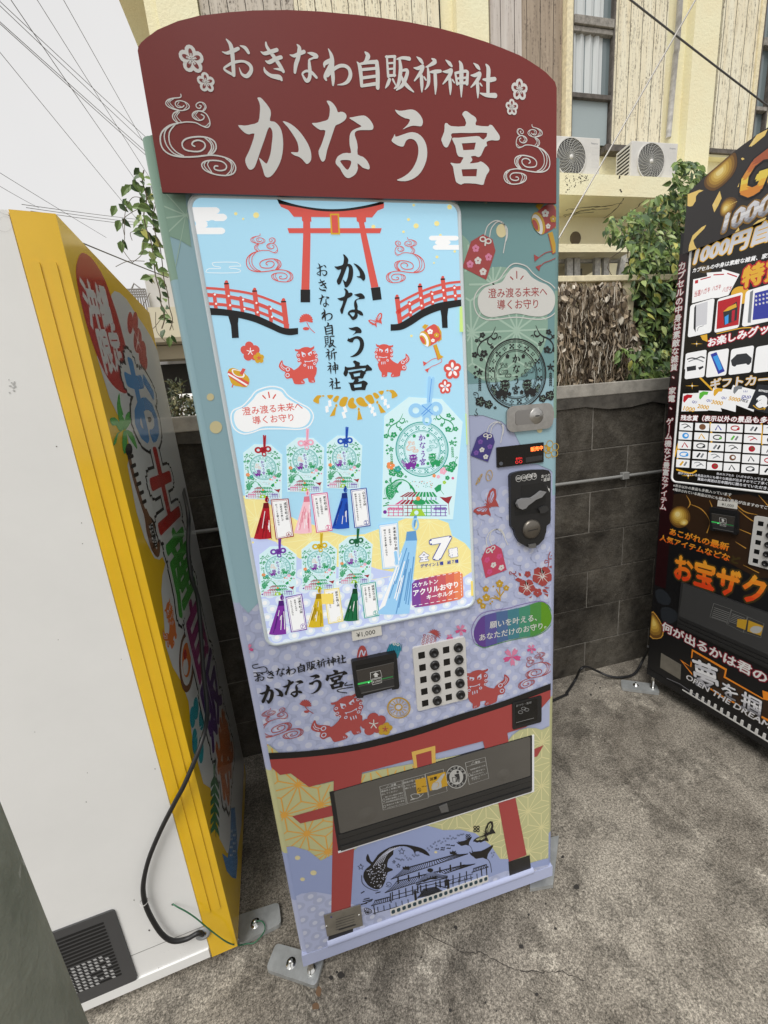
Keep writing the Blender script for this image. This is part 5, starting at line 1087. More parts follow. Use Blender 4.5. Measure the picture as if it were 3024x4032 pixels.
# bill slot
def bill_slot(P, crop, parent, T, name='bill_slot'):
    """T maps the reference outline (crop M7 px) onto plane P"""
    mb = MB(); mb.prism(P, [T(p) for p in [(118, 262), (130, 240), (770, 108), (785, 130), (828, 605), (815, 645), (722, 660), (712, 640), (300, 745), (290, 775), (200, 782), (180, 740)]], 0, .012, BPL)
    g = lambda pts: [T(p) for p in pts]
    a = Art(P, mb, .0122)
    a.fill(g([(185, 365), (745, 248), (740, 480), (225, 600)]), mat('bill_window', (.05, .045, .04), .15), 1); a.fill(g([(180, 300), (740, 190), (745, 248), (185, 365)]), mat('deep_black', (.003, .003, .003), .6), 1)
    a.fill(g([(225, 605), (745, 485), (750, 590), (260, 705)]), DPL, 1)
    a.ribbon(g([(225, 605), (745, 483)]), [.0006] * 2, GPL, 2); a.ribbon(g([(268, 705), (745, 600)]), [.0013] * 2, GPL, 2); a.ribbon(g([(190, 372), (742, 250)]), [.0007] * 2, GPL, 2)
    GL = mat('green_glow', (.02, .25, .05), .4, emit=.35, ecol=(.05, .6, .12)); GL2 = mat('green_spot', (.1, .6, .2), .4, emit=1.2, ecol=(.2, 1., .35))
    a.ribbon(g([(222, 568), (415, 525)]), [.0022] * 2, GL, 2); a.ribbon(g([(565, 495), (725, 460)]), [.0015] * 2, mat('green_dim', (.02, .12, .04), .4, emit=.12, ecol=(.05, .5, .12)), 2); a.disc(T((372, 547)), .0014, GL2, 3)
    for p in ([(397, 400), (545, 368), (568, 462), (400, 500), (397, 400)], [(415, 512), (560, 475), (565, 545), (428, 578), (415, 512)]): a.ribbon(g(p), [.0006] * len(p), WL_, 3)
    a.fill(g([(436, 435), (472, 395), (522, 428), (502, 432), (506, 462), (458, 470), (457, 438)]), WL_, 3)
    A0, B0 = T((432, 558)), T((555, 528)); vs, fs = glyphs('¥1000'); k = math.dist(A0, B0) / max(v[0] for v in vs); r_ = math.atan2(B0[1] - A0[1], B0[0] - A0[0]); c_, s_ = math.cos(r_), math.sin(r_)
    a.tri([(A0[0] + (x * c_ - y * s_) * k, A0[1] + (x * s_ + y * c_) * k) for x, y in vs], fs, WL_, 3)
    return mb.build(name, parent, .0)
def T7(p): K('M7'); return MAIN.uv(*fp(p))
bill_slot(MAIN, 'M7', VM, T7)
# selection panel
def button_panel(P, parent, u0, v0, u1, v1, r=.006):
    mb = MB(); mb.prism(P, rrect(u0, v0, u1, v1, r, 4), 0, .006, WPL); o = mb.build('button_panel', parent, .0015)
    wu, wv = u1 - u0, v1 - v0; proto = None
    for i in range(5):
        for j in range(2):
            cu2 = u0 + wu * (.385 + .465 * j); cv = v1 - wv * (.135 + .19 * i); wc = u0 + wu * (.155 + .465 * j)
            a = MB(); a.lathe(P.pt(cu2, cv, .006), P.N, [(0, .0015), (.0042, .0015), (.0047, .0035), (.0075, .0055), (.0105, .005), (.0112, 0)], BPL, 24); a.build('selection_button', o)
            b = MB(); b.prism(P, rrect(wc - .0078, cv - .0082, wc + .0078, cv + .0082, .0008, 2), .0055, .0063, mat('button_window', (.006, .006, .006), .2)); b.build('button_window', o)
    return o
bq = uvs('M6', [(240, 985), (835, 865), (800, 150), (210, 280)]); bu0, bu1 = (bq[0][0] + bq[3][0]) / 2 + .002, (bq[1][0] + bq[2][0]) / 2; bv0, bv1 = (bq[0][1] + bq[1][1]) / 2, (bq[2][1] + bq[3][1]) / 2
button_panel(MAIN, VM, bu0, bv0, bu1, bv1)
# price label
pq = uvs('C', [(806, 1358), (966, 1326), (968, 1378), (812, 1410)]); pb = MB(); pb.prism(MAIN, [(pq[0][0], (pq[2][1] + pq[3][1]) / 2), (pq[1][0], (pq[2][1] + pq[3][1]) / 2), (pq[1][0], pq[0][1]), (pq[0][0], pq[0][1])], 0.004, .0046, PAPER); AP = Art(MAIN, pb, .0047); K('C'); AP.text('¥1,000', (834, 1390), (935, 1370), BLK, 1, .0); pb.build('price_label', VM)
# coin return
cq = uvs('P8', [(470, 560), (470, 860), (945, 760), (945, 385)]); cr_ = MB(); u0, u1 = cq[0][0], cq[2][0]; v0 = (cq[1][1] + cq[2][1]) / 2 - .006; v1 = (cq[0][1] + cq[3][1]) / 2 + .012
cr_.prism(MAIN, rrect(u0 - .002, v0 - .003, u1 + .002, v1, .006, 4), 0, .002, TRIM); cr_.prism(MAIN, rrect(u0, v0, u1, v1, .005, 4), .0, .005, BPL)
ACR = Art(MAIN, cr_, .0052); ACR.fill(rrect(u0 + .008, v0 + .010, u1 - .012, v1 - .006, .003, 3), mat('smoked_window', (.006, .006, .006), .12), 1); K('P8'); ACR.line([(530, 785), (815, 710)], 8, GREYT, 2, 0); ACR.text('おつり・返却', (530, 528), (775, 468), GREYT, 2, .02)
for x, y in ((600, 615), (650, 555), (700, 575)): ACR.oval(x, y, 40, 28, 9, GREYT, 2, 18)
cr_.build('coin_return', VM)
# pick-up opening: smoked flap set in a dark recess with pale lip
pu0, pu1, pv0, pv1 = .131, .6575, .384, .5615
SMK = mat('smoked_flap', (.098, .092, .082), .2, spec=.5, noise=(4, .12)); FLD = mat('flap_ridge', (.022, .022, .022), .3)
pk = MB(); pk.prism(MAIN, [(pu0, pv0), (pu1, pv0), (pu1, pv1), (pu0, pv1)], 0, .0038, BPL)
pk.prism(MAIN, [(pu0 - .001, pv0 - .006), (pu1 + .006, pv0 - .006), (pu1 + .006, pv1), (pu1, pv1), (pu1, pv0), (pu0 - .001, pv0)], 0, .0042, TRIM)
po = pk.build('pickup_frame', VM)
fl = MB(); fl.prism(MAIN, rrect(pu0 + .010, pv0 + .052, pu1 - .006, pv1 - .001, .004, 4), .0038, .0050, SMK)
for z0, z1, h in ((.036, .050, .006), (.016, .034, .0052), (.002, .015, .0075)): fl.prism(MAIN, [(pu0 + .006, pv0 + z0), (pu1 - .004, pv0 + z0), (pu1 - .004, pv0 + z1), (pu0 + .006, pv0 + z1)], .0038, h, FLD)
K('M8'); hh = [MAIN.uv(*fp(p)) for p in [(475, 375), (530, 352), (540, 402), (490, 412)]]; fl.prism(MAIN, hh, .004, .009, GPL)
fo = fl.build('pickup_flap', po, .0008)
K('P7'); kc = MAIN.uv(*fp((1015, 1250))); kb = MB(); kb.lathe(MAIN.pt(*kc, .005), (0, -1, 0), [(0, .003), (.016, .0012), (.0235, 0)], SMK, 24); kb.build('flap_boss', fo)
K('P8'); kc = MAIN.uv(*fp((320, 1640))); kb = MB(); kb.lathe(MAIN.pt(*kc, .005), (0, -1, 0), [(0, .003), (.014, .0012), (.019, 0)], SMK, 24); kb.build('flap_boss', fo)
st = MB(); AT = Art(MAIN, st, .0052); K('M8'); WS = mat('sticker_white', (.42, .42, .4), .6); OS = mat('sticker_orange', (.52, .3, .02), .5)
def sbox(pts): AT.line(pts + [pts[0]], 2.6, WS, 2, 0)
sbox([(75, 242), (225, 200), (255, 362), (98, 400)]); sbox([(232, 198), (380, 158), (405, 318), (262, 356)]); sbox([(383, 155), (505, 123), (532, 272), (408, 308)]); sbox([(655, 80), (790, 42), (815, 185), (682, 228)])
AT.line([(80, 262), (228, 222)], 2, WS, 2, 0); AT.line([(660, 108), (795, 68)], 2, WS, 2, 0); AT.line([(95, 355), (245, 320)], 2, WS, 2, 0)
for x, y in ((132, 240), (708, 82)): AT.line([(x - 12, y + 10), (x, y - 10), (x + 14, y + 4), (x - 12, y + 10)], 2.4, WS, 2, 0)
AT.text('注意', (150, 240), (186, 230), WS, 2, .03); AT.text('警告', (722, 85), (755, 77), WS, 2, .03)
for tx, p, q in (('商品は１本毎に取り', (85, 280), (228, 242)), ('出してください', (88, 300), (195, 272)), ('特にびん商品の場合', (112, 318), (232, 286)), ('容器の破損によりけ', (116, 334), (236, 303)), ('がの恐れがあります', (118, 350), (238, 318)), ('取出口より奥へ手を', (122, 372), (242, 340)), ('入れないでください', (126, 390), (246, 358)), ('商品の取り出し方', (238, 222), (372, 185)), ('とりにくい時は商品を', (242, 242), (378, 206)), ('横にして取り出して', (246, 260), (380, 226)), ('転倒事故を防ぐため、', (690, 132), (795, 100)), ('上に座らない。', (700, 152), (790, 125)), ('揺さぶらない。', (694, 172), (780, 146)), ('傾け無いようにして', (697, 190), (805, 155)), ('ください。', (700, 200), (755, 186))): AT.text(tx, p, q, WS, 2, .02)
for x, y in ((103, 333), (108, 376), (683, 163)): AT.oval(x, y, 9, 11, 2.5, WS, 2, 14)
AT.line([(285, 300), (310, 290), (345, 296), (340, 315), (300, 322), (285, 300)], 4, WS, 2); AT.line([(350, 310), (370, 290)], 4, WS, 2, 0); AT.line([(285, 332), (312, 324)], 6, WS, 2, 0)
AT.poly([(315, 195), (385, 178), (398, 278), (328, 290)], OS, 3); AT.poly([(395, 172), (520, 140), (535, 235), (415, 270)], OS, 3); AT.oval(342, 262, 13, 14, 3, BLK, 4, 16); AT.line([(334, 252), (350, 272)], 3, BLK, 4, 0); AT.text('注意', (415, 200), (462, 188), BLK, 4, .04); AT.text('手を入れ', (360, 245), (395, 238), BLK, 4, .03)
AT.poly([(428, 235), (440, 215), (462, 200), (500, 155), (515, 158), (490, 205), (494, 248), (432, 265)], WS, 4, 2); AT.line([(445, 215), (470, 212), (472, 235), (458, 248)], 3, OS, 5)
AT.oval(594, 176, 71, 78, 5, WS, 3, 40); AT.oval(594, 176, 62, 68, 20, DPL, 2, 36); AT.ell(594, 176, 47, 52, WS, 3, 30)
AT.ell(603, 142, 9, 9, DPL, 4, 12); AT.poly([(595, 155), (612, 152), (618, 180), (615, 210), (608, 212), (606, 185), (600, 210), (593, 208), (598, 178), (585, 170), (580, 160)], DPL, 4); AT.line([(568, 182), (572, 212), (590, 210), (592, 180)], 4, DPL, 4, 0); AT.line([(566, 180), (594, 176)], 4, DPL, 4, 0)
for i, ch in enumerate('のんだあとは'):
    t = math.radians(205 + 26 * i); x, y = 594 + 57 * math.cos(t), 176 + 63 * math.sin(t); AT.text(ch, (x - 7, y + 7), (x + 8, y + 3), WS, 4, .03)
for i, ch in enumerate('リサイクル'):
    t = math.radians(145 - 26 * i); x, y = 594 + 57 * math.cos(t), 176 + 63 * math.sin(t); AT.text(ch, (x - 7, y + 7), (x + 8, y + 3), WS, 4, .03)
st.build('warning_sticker', fo)
# rating plate
nq = uvs('G', [(443, 1002), (612, 952), (622, 1048), (460, 1098)]); npb = MB(); PLT = mat('rating_plate', (.27, .25, .21), .45, .5, noise=(30, .2))
npb.prism(MAIN, [(nq[0][0], nq[3][1]), (nq[1][0], nq[2][1]), (nq[1][0] + .001, nq[1][1]), (nq[0][0], nq[0][1])], 0.004, .006, PLT); AN = Art(MAIN, npb, .0062); K('G')
for k in range(5): AN.line([(500, 1018 + k * 12), (585, 992 + k * 12)], 2.2, DPL, 1, 0)
AN.line([(515, 1065), (590, 1042)], 6, DPL, 1, 0); AN.ell(478, 1006, 5, 4, NAVY, 1, 6)
for p in ((456, 1050), (607, 997)): bolt(npb, MAIN.pt(*MAIN.uv(*fp(p)), .006), (0, -1, 0), .0028, .0015, CHROME)
npb.build('rating_plate', VM)

# ================================================================ WHITE MACHINE ON THE LEFT, seen from its side, its printed front facing right
YL = mat('yellow_paint', (.80, .49, .01), .22, spec=.5, coat=.6, noise=(7, .07)); LW = mat('left_side_white', (.80, .80, .785), .4, noise=(2.2, .05)); LFW = mat('left_front_white', (.72, .71, .69), .2, coat=1.)
lm = lambda n, r, g, b: mat('left_' + n, S(r, g, b, 1.2), .2, coat=1.)
VL = thing('vending_machine', 'white sided vending machine with a yellow corner and souvenir lettering on its front', 'vending machine', (-.5, .35, 0))
LZ0, LZ1, LWd = .055, 1.774, .56
c_ = MB(); c_.prism(LS, [(-.74, LZ0), (-.066, LZ0), (-.066, LZ1), (-.74, LZ1)], -LWd + .004, 0, LW); c_.build('cabinet', VL, .004)
lo_ = MB(); lo_.prism(LS, [(-.74, .16), (-.067, .16), (-.067, .1615), (-.74, .1615)], 0, .0006, mat('seam', (.25, .25, .24), .6)); lo_.prism(LS, [(-.74, LZ0), (-.067, LZ0), (-.067, .083), (-.74, .083)], 0, .004, LW); lo_.build('base_rail', VL, .0015)
sk = MB(); ASK = Art(LS, sk, .0004); SPK = mat('speck_dark', (.06, .05, .045), .8); SCF = mat('scuff_grey', (.5, .5, .49), .7); Rr = random.Random(9)
for cr, x, y, r in (('L1', 340, 1537, 7), ('L1', 490, 1995, 4), ('L1', 495, 2120, 4), ('L2', 250, 565, 3), ('L2', 350, 65, 3), ('L2', 355, 153, 3), ('L2', 520, 648, 3), ('L2', 370, 1260, 4), ('L2', 150, 960, 3), ('L2', 575, 1680, 4), ('L2', 640, 1810, 7), ('L2', 665, 1118, 4), ('L2', 375, 1135, 3), ('L2', 740, 1700, 9), ('LG', 1285, 545, 9), ('LG', 1090, 148, 6), ('LG', 1410, 1030, 9)): K(cr); ASK.ell(x, y, r * .6, r * .5, SPK, 1, 7)
for k in range(26): K('L9'); ASK.ell(Rr.uniform(20, 900), 1350 + Rr.uniform(-300, 150), 2.5, 2.5, SPK, 1, 5)
for k in range(12): K('L1'); ASK.ell(75 + Rr.gauss(0, 14), 1165 + Rr.gauss(0, 30), Rr.uniform(3, 9), 5, SCF, 1, 6)
K('T1'); ASK.oval(80, 760, 130, 125, 3, SCF, 1, 30); ASK.line([(0, 560), (90, 600), (230, 625)], 5, SCF, 1); ASK.line([(140, 622), (235, 628), (250, 690)], 6, SPK, 1)
o_ = sk.build('grime', VL); o_['kind'] = 'stuff'
d_ = MB(); d_.prism(LS, [(-.064, LZ0 - .006), (0, LZ0 - .006), (0, LZ1 - .003), (-.064, LZ1)], -LWd, .002, YL)
for u in (-.046, -.022): d_.prism(LS, rrect(u - .006, .2, u + .006, 1.70, .005, 3), .002, .0042, YL)
AF = Art(LF, d_, .0003, clip=(.0, LZ0, LWd, LZ1), dl=.00004)
LRED, LBLU, LGRN, LGRD, LBRN, LTEAL, LMAG, LPUR, LORG, LBLK = lm('red', 176, 40, 36), lm('blue', 62, 130, 186), lm('green', 70, 160, 60), lm('deep_green', 30, 110, 60), lm('brown', 116, 78, 52), lm('teal', 40, 150, 160), lm('magenta', 150, 40, 110), lm('purple', 90, 50, 120), lm('orange', 206, 110, 50), lm('black', 24, 22, 22)
def fulls(crop, pts): K(crop); return [fp(p) for p in pts]
lb = fulls('L6', [(252, 330), (270, 311), (302, 322), (345, 362), (395, 440), (450, 520), (500, 600), (560, 730)]) + [(700, 1500), (730, 1750), (960, 3000), (950, 3250)]
lft = fulls('L6', [(160, 720), (200, 850), (240, 980), (290, 1085), (330, 1110), (360, 1270)]) + fulls('L7', [(75, 115), (65, 170), (82, 255), (110, 400), (150, 530), (200, 632), (225, 640), (240, 625), (255, 660), (240, 720), (235, 800), (245, 900)]) + fulls('L8', [(118, 165), (150, 262), (190, 330), (222, 420), (235, 560), (265, 700), (290, 792), (320, 812), (345, 900), (362, 1040), (395, 1105), (440, 1130)])
K('F'); AF.fill(AF.qq(lft[::-1] + lb), LFW, 1)
K('L6'); AF.poly([(75,72),(50,90),(32,150),(32,220),(50,330),(85,480),(130,630),(180,760),(230,860),(280,920),(330,950),(350,940),(362,890),(360,800),(345,680),(320,580),(290,470),(250,350),(210,240),(160,150),(115,95)], LRED, 2, 2)
AF.text('沖縄', (122, 518), (275, 528), LFW, 3, .045, top=(52, 238), shear=.22); AF.text('限定', (212, 802), (342, 772), LFW, 3, .045, top=(150, 552), shear=.22)
for cx, cy, rx, ry, tn in ((368, 510, 18, 70, 0), (400, 505, 17, 66, 0), (415, 620, 26, 80, 0), (445, 700, 24, 80, 0), (460, 760, 16, 50, 0)): AF.ell(cx, cy, rx, ry, LRED, 2, 14)
for t in ((395, 560), (405, 680), (430, 640), (420, 560), (440, 690)): AF.line([(415, 625, 5), (*t, 1)], 4, LFW, 3, 0)
for p in ([(300, 945), (285, 1010), (290, 1080), (310, 1160), (330, 1180), (335, 1120), (318, 1090), (325, 1080), (308, 1020)], [(240, 1110), (270, 1100), (300, 1130), (320, 1180), (300, 1185), (280, 1150), (255, 1150)], [(335, 1180), (335, 1110), (350, 1070), (375, 1065), (370, 1090), (378, 1110), (360, 1150)], [(330, 1180), (295, 1200), (280, 1260), (260, 1275), (285, 1200)], [(340, 1180), (380, 1195), (405, 1260), (410, 1300), (370, 1240)], [(325, 1190), (345, 1190), (350, 1290), (330, 1330), (318, 1260)]): AF.poly(p, LGRN, 4, 2)
K('L7'); AF.line([(68, 90, 24), (85, 180, 22), (115, 290, 22), (150, 400, 22)], 22, LBRN, 4)
for k in range(6): AF.line([(70 + k * 14, 130 + k * 45), (92 + k * 13, 120 + k * 45)], 9, LBLK, 5, 0)
AF.ell(72, 90, 18, 32, LBLK, 5, 12); AF.poly([(145, 395), (160, 385), (175, 420), (200, 450), (225, 530), (228, 600), (215, 630), (185, 590), (160, 500), (155, 460)], LBRN, 5, 2); AF.poly([(172, 470), (190, 455), (215, 540), (212, 590), (190, 550)], LFW, 6); AF.text('泡', (182, 530), (205, 520), LBLK, 7, .03); AF.text('酒', (195, 580), (215, 568), LBLK, 7, .03); AF.line([(182, 432), (225, 505), (235, 545)], 5, LBLK, 6)
# big upright lettering with white and black borders
K('L6'); pO = fp((452, 1010)); K('L8'); pK = fp((388, 655)); K('F'); uO, uK = AF.q(pO), AF.q(pK)
for i, (ch, m_) in enumerate(zip('お土産自販機', (LBLU, LRED, LGRN, LMAG, LPUR, LORG))):
    c = (uO[0] + (uK[0] - uO[0]) * i / 5, uO[1] + (uK[1] - uO[1]) * i / 5); em = abs(uK[1] - uO[1]) / 5 * 1.02
    vs, fs = glyphs(ch)
    for off, mm, L in ((.15, LBLK, 6), (.115, LFW, 9), (.035, m_, 12)):
        for q in range(12): AF.tri([(c[0] + (x + off * math.cos(q * .5236) - .5) * em * 1.15, c[1] + (y + off * math.sin(q * .5236) - .38) * em) for x, y in vs], fs, mm, L)
K('L7'); LION.draw(AF, AF.q((272, 975)), math.dist(AF.q((262, 830)), AF.q((285, 1110))) * .8, {'b': LORG, 'w': LFW}, 5)
K('L8'); AF.ell(212, 240, 34, 138, LBRN, 5, 24); AF.ell(212, 235, 26, 112, LFW, 6, 22); AF.ell(212, 230, 20, 80, LORG, 7, 18); AF.ell(208, 260, 12, 40, LFW, 8, 12); AF.ell(205, 205, 8, 25, LRED, 9, 10)
for cx, cy, rx, ry in ((255, 450, 12, 52), (240, 490, 13, 50), (280, 500, 12, 50), (250, 600, 12, 60), (278, 640, 12, 62)): AF.ell(cx, cy, rx, ry, LTEAL, 5, 14)
for t in ((250, 500), (280, 530), (255, 590), (275, 600)): AF.line([(264, 552, 4), (*t, 1)], 3, LFW, 6, 0)
AF.line([(338, 715, 10), (340, 830, 8), (346, 1030, 4)], 8, LGRD, 5)
for k in range(6): y = 750 + k * 42; AF.poly([(340, y), (322, y + 40), (322, y + 62), (342, y + 40)], LGRD, 5); AF.poly([(340, y), (360, y + 50), (362, y + 75), (343, y + 42)], LGRD, 5)
AF.poly([(415, 905), (432, 900), (440, 1000), (445, 1150), (438, 1225), (420, 1220), (395, 1190), (375, 1110), (400, 1130), (412, 1050)], LBLU, 5)
for k in range(14): AF.ell(412 + 7 * (k % 4), 1010 + 18 * (k // 2), 3, 6, LFW, 6, 6)
d_.build('door', VL, .0)
g_ = MB(); GD = mat('grille_dark', (.06, .06, .062), .5); g_.prism(LS, rrect(-.47, .083, -.232, .322, .008, 3), 0, .004, GD)
SLB = mat('grille_slot', (.004, .004, .004), .7); FIN_GLINT = mat('grille_fin_glint', (.42, .42, .42), .5)  # pale fins and strips: light reflecting behind the slots, put into their colour
Rr = random.Random(4)
for k in range(17):
    z = .296 - k * .0108
    g_.prism(LS, rrect(-.46, z - .0032, -.258, z + .0032, .003, 2), .0035, .0044, SLB)
    if k > 8:
        for i in range(16): g_.prism(LS, [(-.45 + i * .0115, z - .002), (-.4435 + i * .0115, z - .002), (-.4455 + i * .0115, z + .003), (-.452 + i * .0115, z + .003)], .0040, .0048, FIN_GLINT if Rr.random() < .75 else SLB)
    elif k in (1, 2, 3, 6): g_.prism(LS, rrect(-.46, z - .0016, -.35 - .01 * k, z + .0022, .001, 2), .0040, .0048, FIN_GLINT)
g_.build('vent_grille', VL)
K('L9'); gc = LS.uv(*fp((830, 1115))); gl = MB(); gl.lathe(LS.pt(*gc, .002), LS.N, [(.008, .003), (.011, .006), (.017, .005), (.018, 0)], mat('gland_grey', (.3, .31, .32), .45), 22); gl.build('cable_gland', VL)
def off(P, h): return Plane(P.O + P.N * h, P.U, P.V)
def at(P, h, crop, p): K(crop); Q = off(P, h); return Q.pt(*Q.uv(*fp(p)))
def cable(name, pts, r, m, label, cat, group=None, n=8, sm_=5):
    mb = MB(); mb.tube(smooth_path([tuple(p) for p in pts], sm_), r, m, n); o = mb.build(name, at=pts[0]); return tag(o, label, cat, group)
RUB = mat('cable_rubber', (.014, .014, .015), .45)
wp = ypl(.765)
pts = [LS.pt(*gc, .006)] + [at(LS, .014, 'L2', p) for p in ((850, 1822), (800, 1848), (740, 1856), (690, 1822), (640, 1740), (617, 1670), (616, 1600), (640, 1500), (690, 1380))] + [at(LS, .02, 'L2', p) for p in ((750, 1262), (800, 1165))] + \
    [at(LF, .03, 'L2', p) for p in ((872, 980), (888, 860), (872, 700))] + [at(LF, .035, 'L7', p) for p in ((420, 850), (388, 740), (370, 600))] + [at(LF, .03, 'L7', p) for p in ((371, 480), (366, 390))] + [at(wp, .0, 'L7', p) for p in ((325, 200), (296, 85), (292, 30))] + [at(ypl(.80), 0, 'L3', p) for p in ((640, 2030), (720, 1930), (820, 1850), (920, 1805), (1010, 1785), (1150, 1800))]
cable('power_cable', pts, .0054, RUB, 'thick black cable looping from a grey gland up over the block wall', 'cable')
GW = mat('earth_wire_green', (.02, .13, .06), .4)
pts = [at(LS, .004, 'L9', (330, 660)), at(LS, .012, 'L9', (420, 715)), at(LS, .016, 'L9', (560, 790)), at(LS, .02, 'L9', (720, 900)), at(LS, .022, 'L9', (960, 1100)), at(LS, .02, 'L9', (1220, 1285)), at(GND, .03, 'L9', (1400, 1335)), at(GND, .02, 'L9', (1540, 1310)), at(GND, .02, 'P3', (0, 882)), at(GND, .022, 'P3', (110, 780)), at(GND, .022, 'P3', (180, 660)), at(GND, .022, 'P3', (150, 545)), at(GND, .024, 'P3', (60, 522)), at(GND, .024, 'P3', (-20, 560))]
cable('earth_wire', pts, .0016, GW, 'thin green earth wire curling from the white machine to its foot bracket', 'wire', n=6)
zt = MB(); zc = at(LS, .014, 'L2', (617, 1690)); zt.lathe(zc, (.2, 0, 1), [(.0085, -.0015), (.0095, 0), (.0085, .0015)], WPL, 14); zt.build('cable_tie', bpy.data.objects['power_cable'])

# ================================================================ BLACK MACHINE ON THE RIGHT
rm = lambda n, r, g, b, rough=.3: mat('right_' + n, S(r, g, b, 1.2), rough)
RBK = mat('right_black', (.007, .007, .008), .35); RBR = mat('right_brown', (.035, .017, .008), .35); GLD = rm('gold', 190, 140, 60); GLL = rm('gold_light', 226, 190, 110); GLP = rm('gold_pale', 220, 196, 130); SIL = rm('silver', 196, 196, 200); SILD = rm('silver_dark', 130, 130, 136); CRM = rm('crimson', 120, 18, 38); DCR = rm('dark_red', 34, 8, 12); RWH = rm('white', 205, 205, 203); ORA = rm('orange', 224, 130, 36); ORR = rm('orange_red', 210, 86, 28)
GT = [rm('gold_tone_%d' % i, *c) for i, c in enumerate([(96, 66, 30), (132, 98, 40), (164, 128, 52), (188, 154, 70), (206, 178, 96), (222, 202, 136), (234, 220, 170)])]; OT = [rm('flame_tone_%d' % i, *c) for i, c in enumerate([(206, 62, 26), (214, 84, 28), (222, 108, 30), (226, 130, 36), (228, 148, 44)])]; ST = [rm('silver_tone_%d' % i, *c) for i, c in enumerate([(120, 120, 126), (160, 160, 166), (196, 196, 200), (216, 216, 218), (186, 186, 192), (206, 206, 210)])]; CT = [rm('copper_tone_%d' % i, *c) for i, c in enumerate([(206, 130, 50), (226, 170, 60), (228, 196, 80), (206, 140, 60), (186, 104, 56), (160, 84, 54)])]
VR = thing('vending_machine', 'black vending machine covered in gold coins and 1000 yen lettering', 'vending machine', (2.0, .25, 0))
RZ0, RZ1, RW = .08, 1.97, .74
c_ = MB(); c_.prism(RF, [(.002, RZ0), (RW, RZ0), (RW, RZ1), (.002, RZ1)], -.62, -.055, RBK); c_.build('cabinet', VR, .004)
d_ = MB(); d_.prism(RF, [(0, RZ0 + .035), (RW, RZ0 + .035), (RW, RZ1), (0, RZ1)], -.053, 0, RBK); a = Art(RF, d_, .0003, clip=(0.001, RZ0, RW, 2.0), dl=.00007)
K('R7'); a.poly([(110, 0), (560, 0), (1000, 60), (1000, 640), (720, 560), (480, 420), (330, 260), (200, 160), (120, 150)], RBR, 1, 2)
for p in ([(320, 0), (350, 60), (330, 100)], [(350, 70), (440, 110), (500, 200), (480, 290)], [(500, 40), (520, 90)], [(720, 110), (820, 190), (952, 250)], [(700, 250), (820, 300)], [(700, 360), (780, 410)], [(760, 540), (880, 600)], [(640, 0), (760, 120), (870, 150)], [(880, 0), (952, 80)]): a.line([(*q, 2 + 6 * (i % 2)) for i, q in enumerate(p)], 5, GLD, 2)
for p in ([(80, 740), (140, 730), (200, 800), (180, 850), (100, 830)], [(120, 890), (160, 865), (230, 890), (262, 960), (150, 1000)]): a.poly(p, mat('right_slate', (.02, .024, .03), .4), 1, 2)
a.glow([(270 + 82 * math.cos(k * .3), 168 + 85 * math.sin(k * .3)) for k in range(21)], GT[:6], 3, (248, 140), 0); a.glow([(300 + 34 * math.cos(k * .5), 208 + 26 * math.sin(k * .5)) for k in range(13)], GT[3:6], 9, (305, 215), 0)
K('R3'); a.poly([(300, 940), (340, 960), (385, 1040), (390, 1110), (350, 1135), (285, 1110)], GLD, 3, 2); a.glow([(304, 950), (335, 965), (380, 1040), (384, 1105), (350, 1130), (290, 1105)], GT[:5], 4, (320, 1010))
DY = [RZ0, RZ1]
a.fill([(.004, .55), (.055, .55), (.055, 1.9), (.004, 1.9)], DCR, 1); 
K('F'); K('R5'); v0 = a.q((112, 360)); K('R7'); v1 = a.q((140, 90)); tx = 'カプセルの中身は素敵な雑貨、　家電、　ゲーム機など豊富なアイテム'
em = (v0[1] - v1[1]) / (len(tx) - 1)
for i, ch in enumerate(tx):
    if ch == '　': continue
    c = (v0[0] + (v1[0] - v0[0]) * i / (len(tx) - 1), v0[1] - em * i)
    vs, fs = glyphs('｜' if ch == 'ー' else ch); mx_ = .5 if ch != '、' else .2
    for o_, m_, L in ((.12, CRM, 3), (.03, RWH, 5)):
        for q in range(8): a.tri([(c[0] + (x + o_ * math.cos(q * .785) - mx_) * em * .98, c[1] + (y + o_ * math.sin(q * .785) - .38) * em * .98) for x, y in vs], fs, m_, L)
K('R6'); a.text('※表示以外の景品も多数入っています', (108, 1090), (592, 1172), RWH, 4, .03); a.text('※掲示されている商品以外にも様々な商品が出ますのでご', (104, 1122), (897, 1280), RWH, 4, .03)
K('R7'); BRO = rm('outline', 60, 50, 24)
a.text('あこがれの最新', (190, 300), (645, 428), ORA, 6, .03, outline=BRO, ow=.05, grad=OT[2:]); a.text('人気アイテムなどなど', (115, 345), (728, 532), ORR, 6, .03, outline=BRO, ow=.05, grad=OT[1:]); a.text('お宝ザクザク', (228, 628), (1420, 1010), ORR, 6, .04, outline=BRO, ow=.06, top=(240, 455), grad=OT)
K('F'); a.text('何が出るかは君の', (2606, 2478), (3016, 2690), RWH, 6, .03, outline=CRM, ow=.07)
K('R4'); a.poly([(562, 305), (690, 390), (712, 175), (1150, 425), (1130, 520), (1600, 790), (1590, 690), (1800, 760), (1800, 1150), (1060, 760), (760, 560)], ORA, 3); a.poly([(600, 345), (705, 400), (725, 205), (1125, 440), (1105, 530), (1590, 800), (1800, 850), (1800, 1120), (1060, 740), (770, 540)], RBR, 4)
for ch, p, q, t in (('夢', (745, 590), (1050, 720), (755, 300)), ('を', (1075, 720), (1270, 830), (1085, 560)), ('掴', (1320, 880), (1560, 1010), (1335, 690))): a.text(ch, p, q, SIL, 8, .022, outline=RBK, ow=.05, top=t, grad=ST)
a.text('OPEN THE DREAM', (640, 545), (1690, 1180), SIL, 8, .02, shear=.2, outline=BRO, ow=.05)
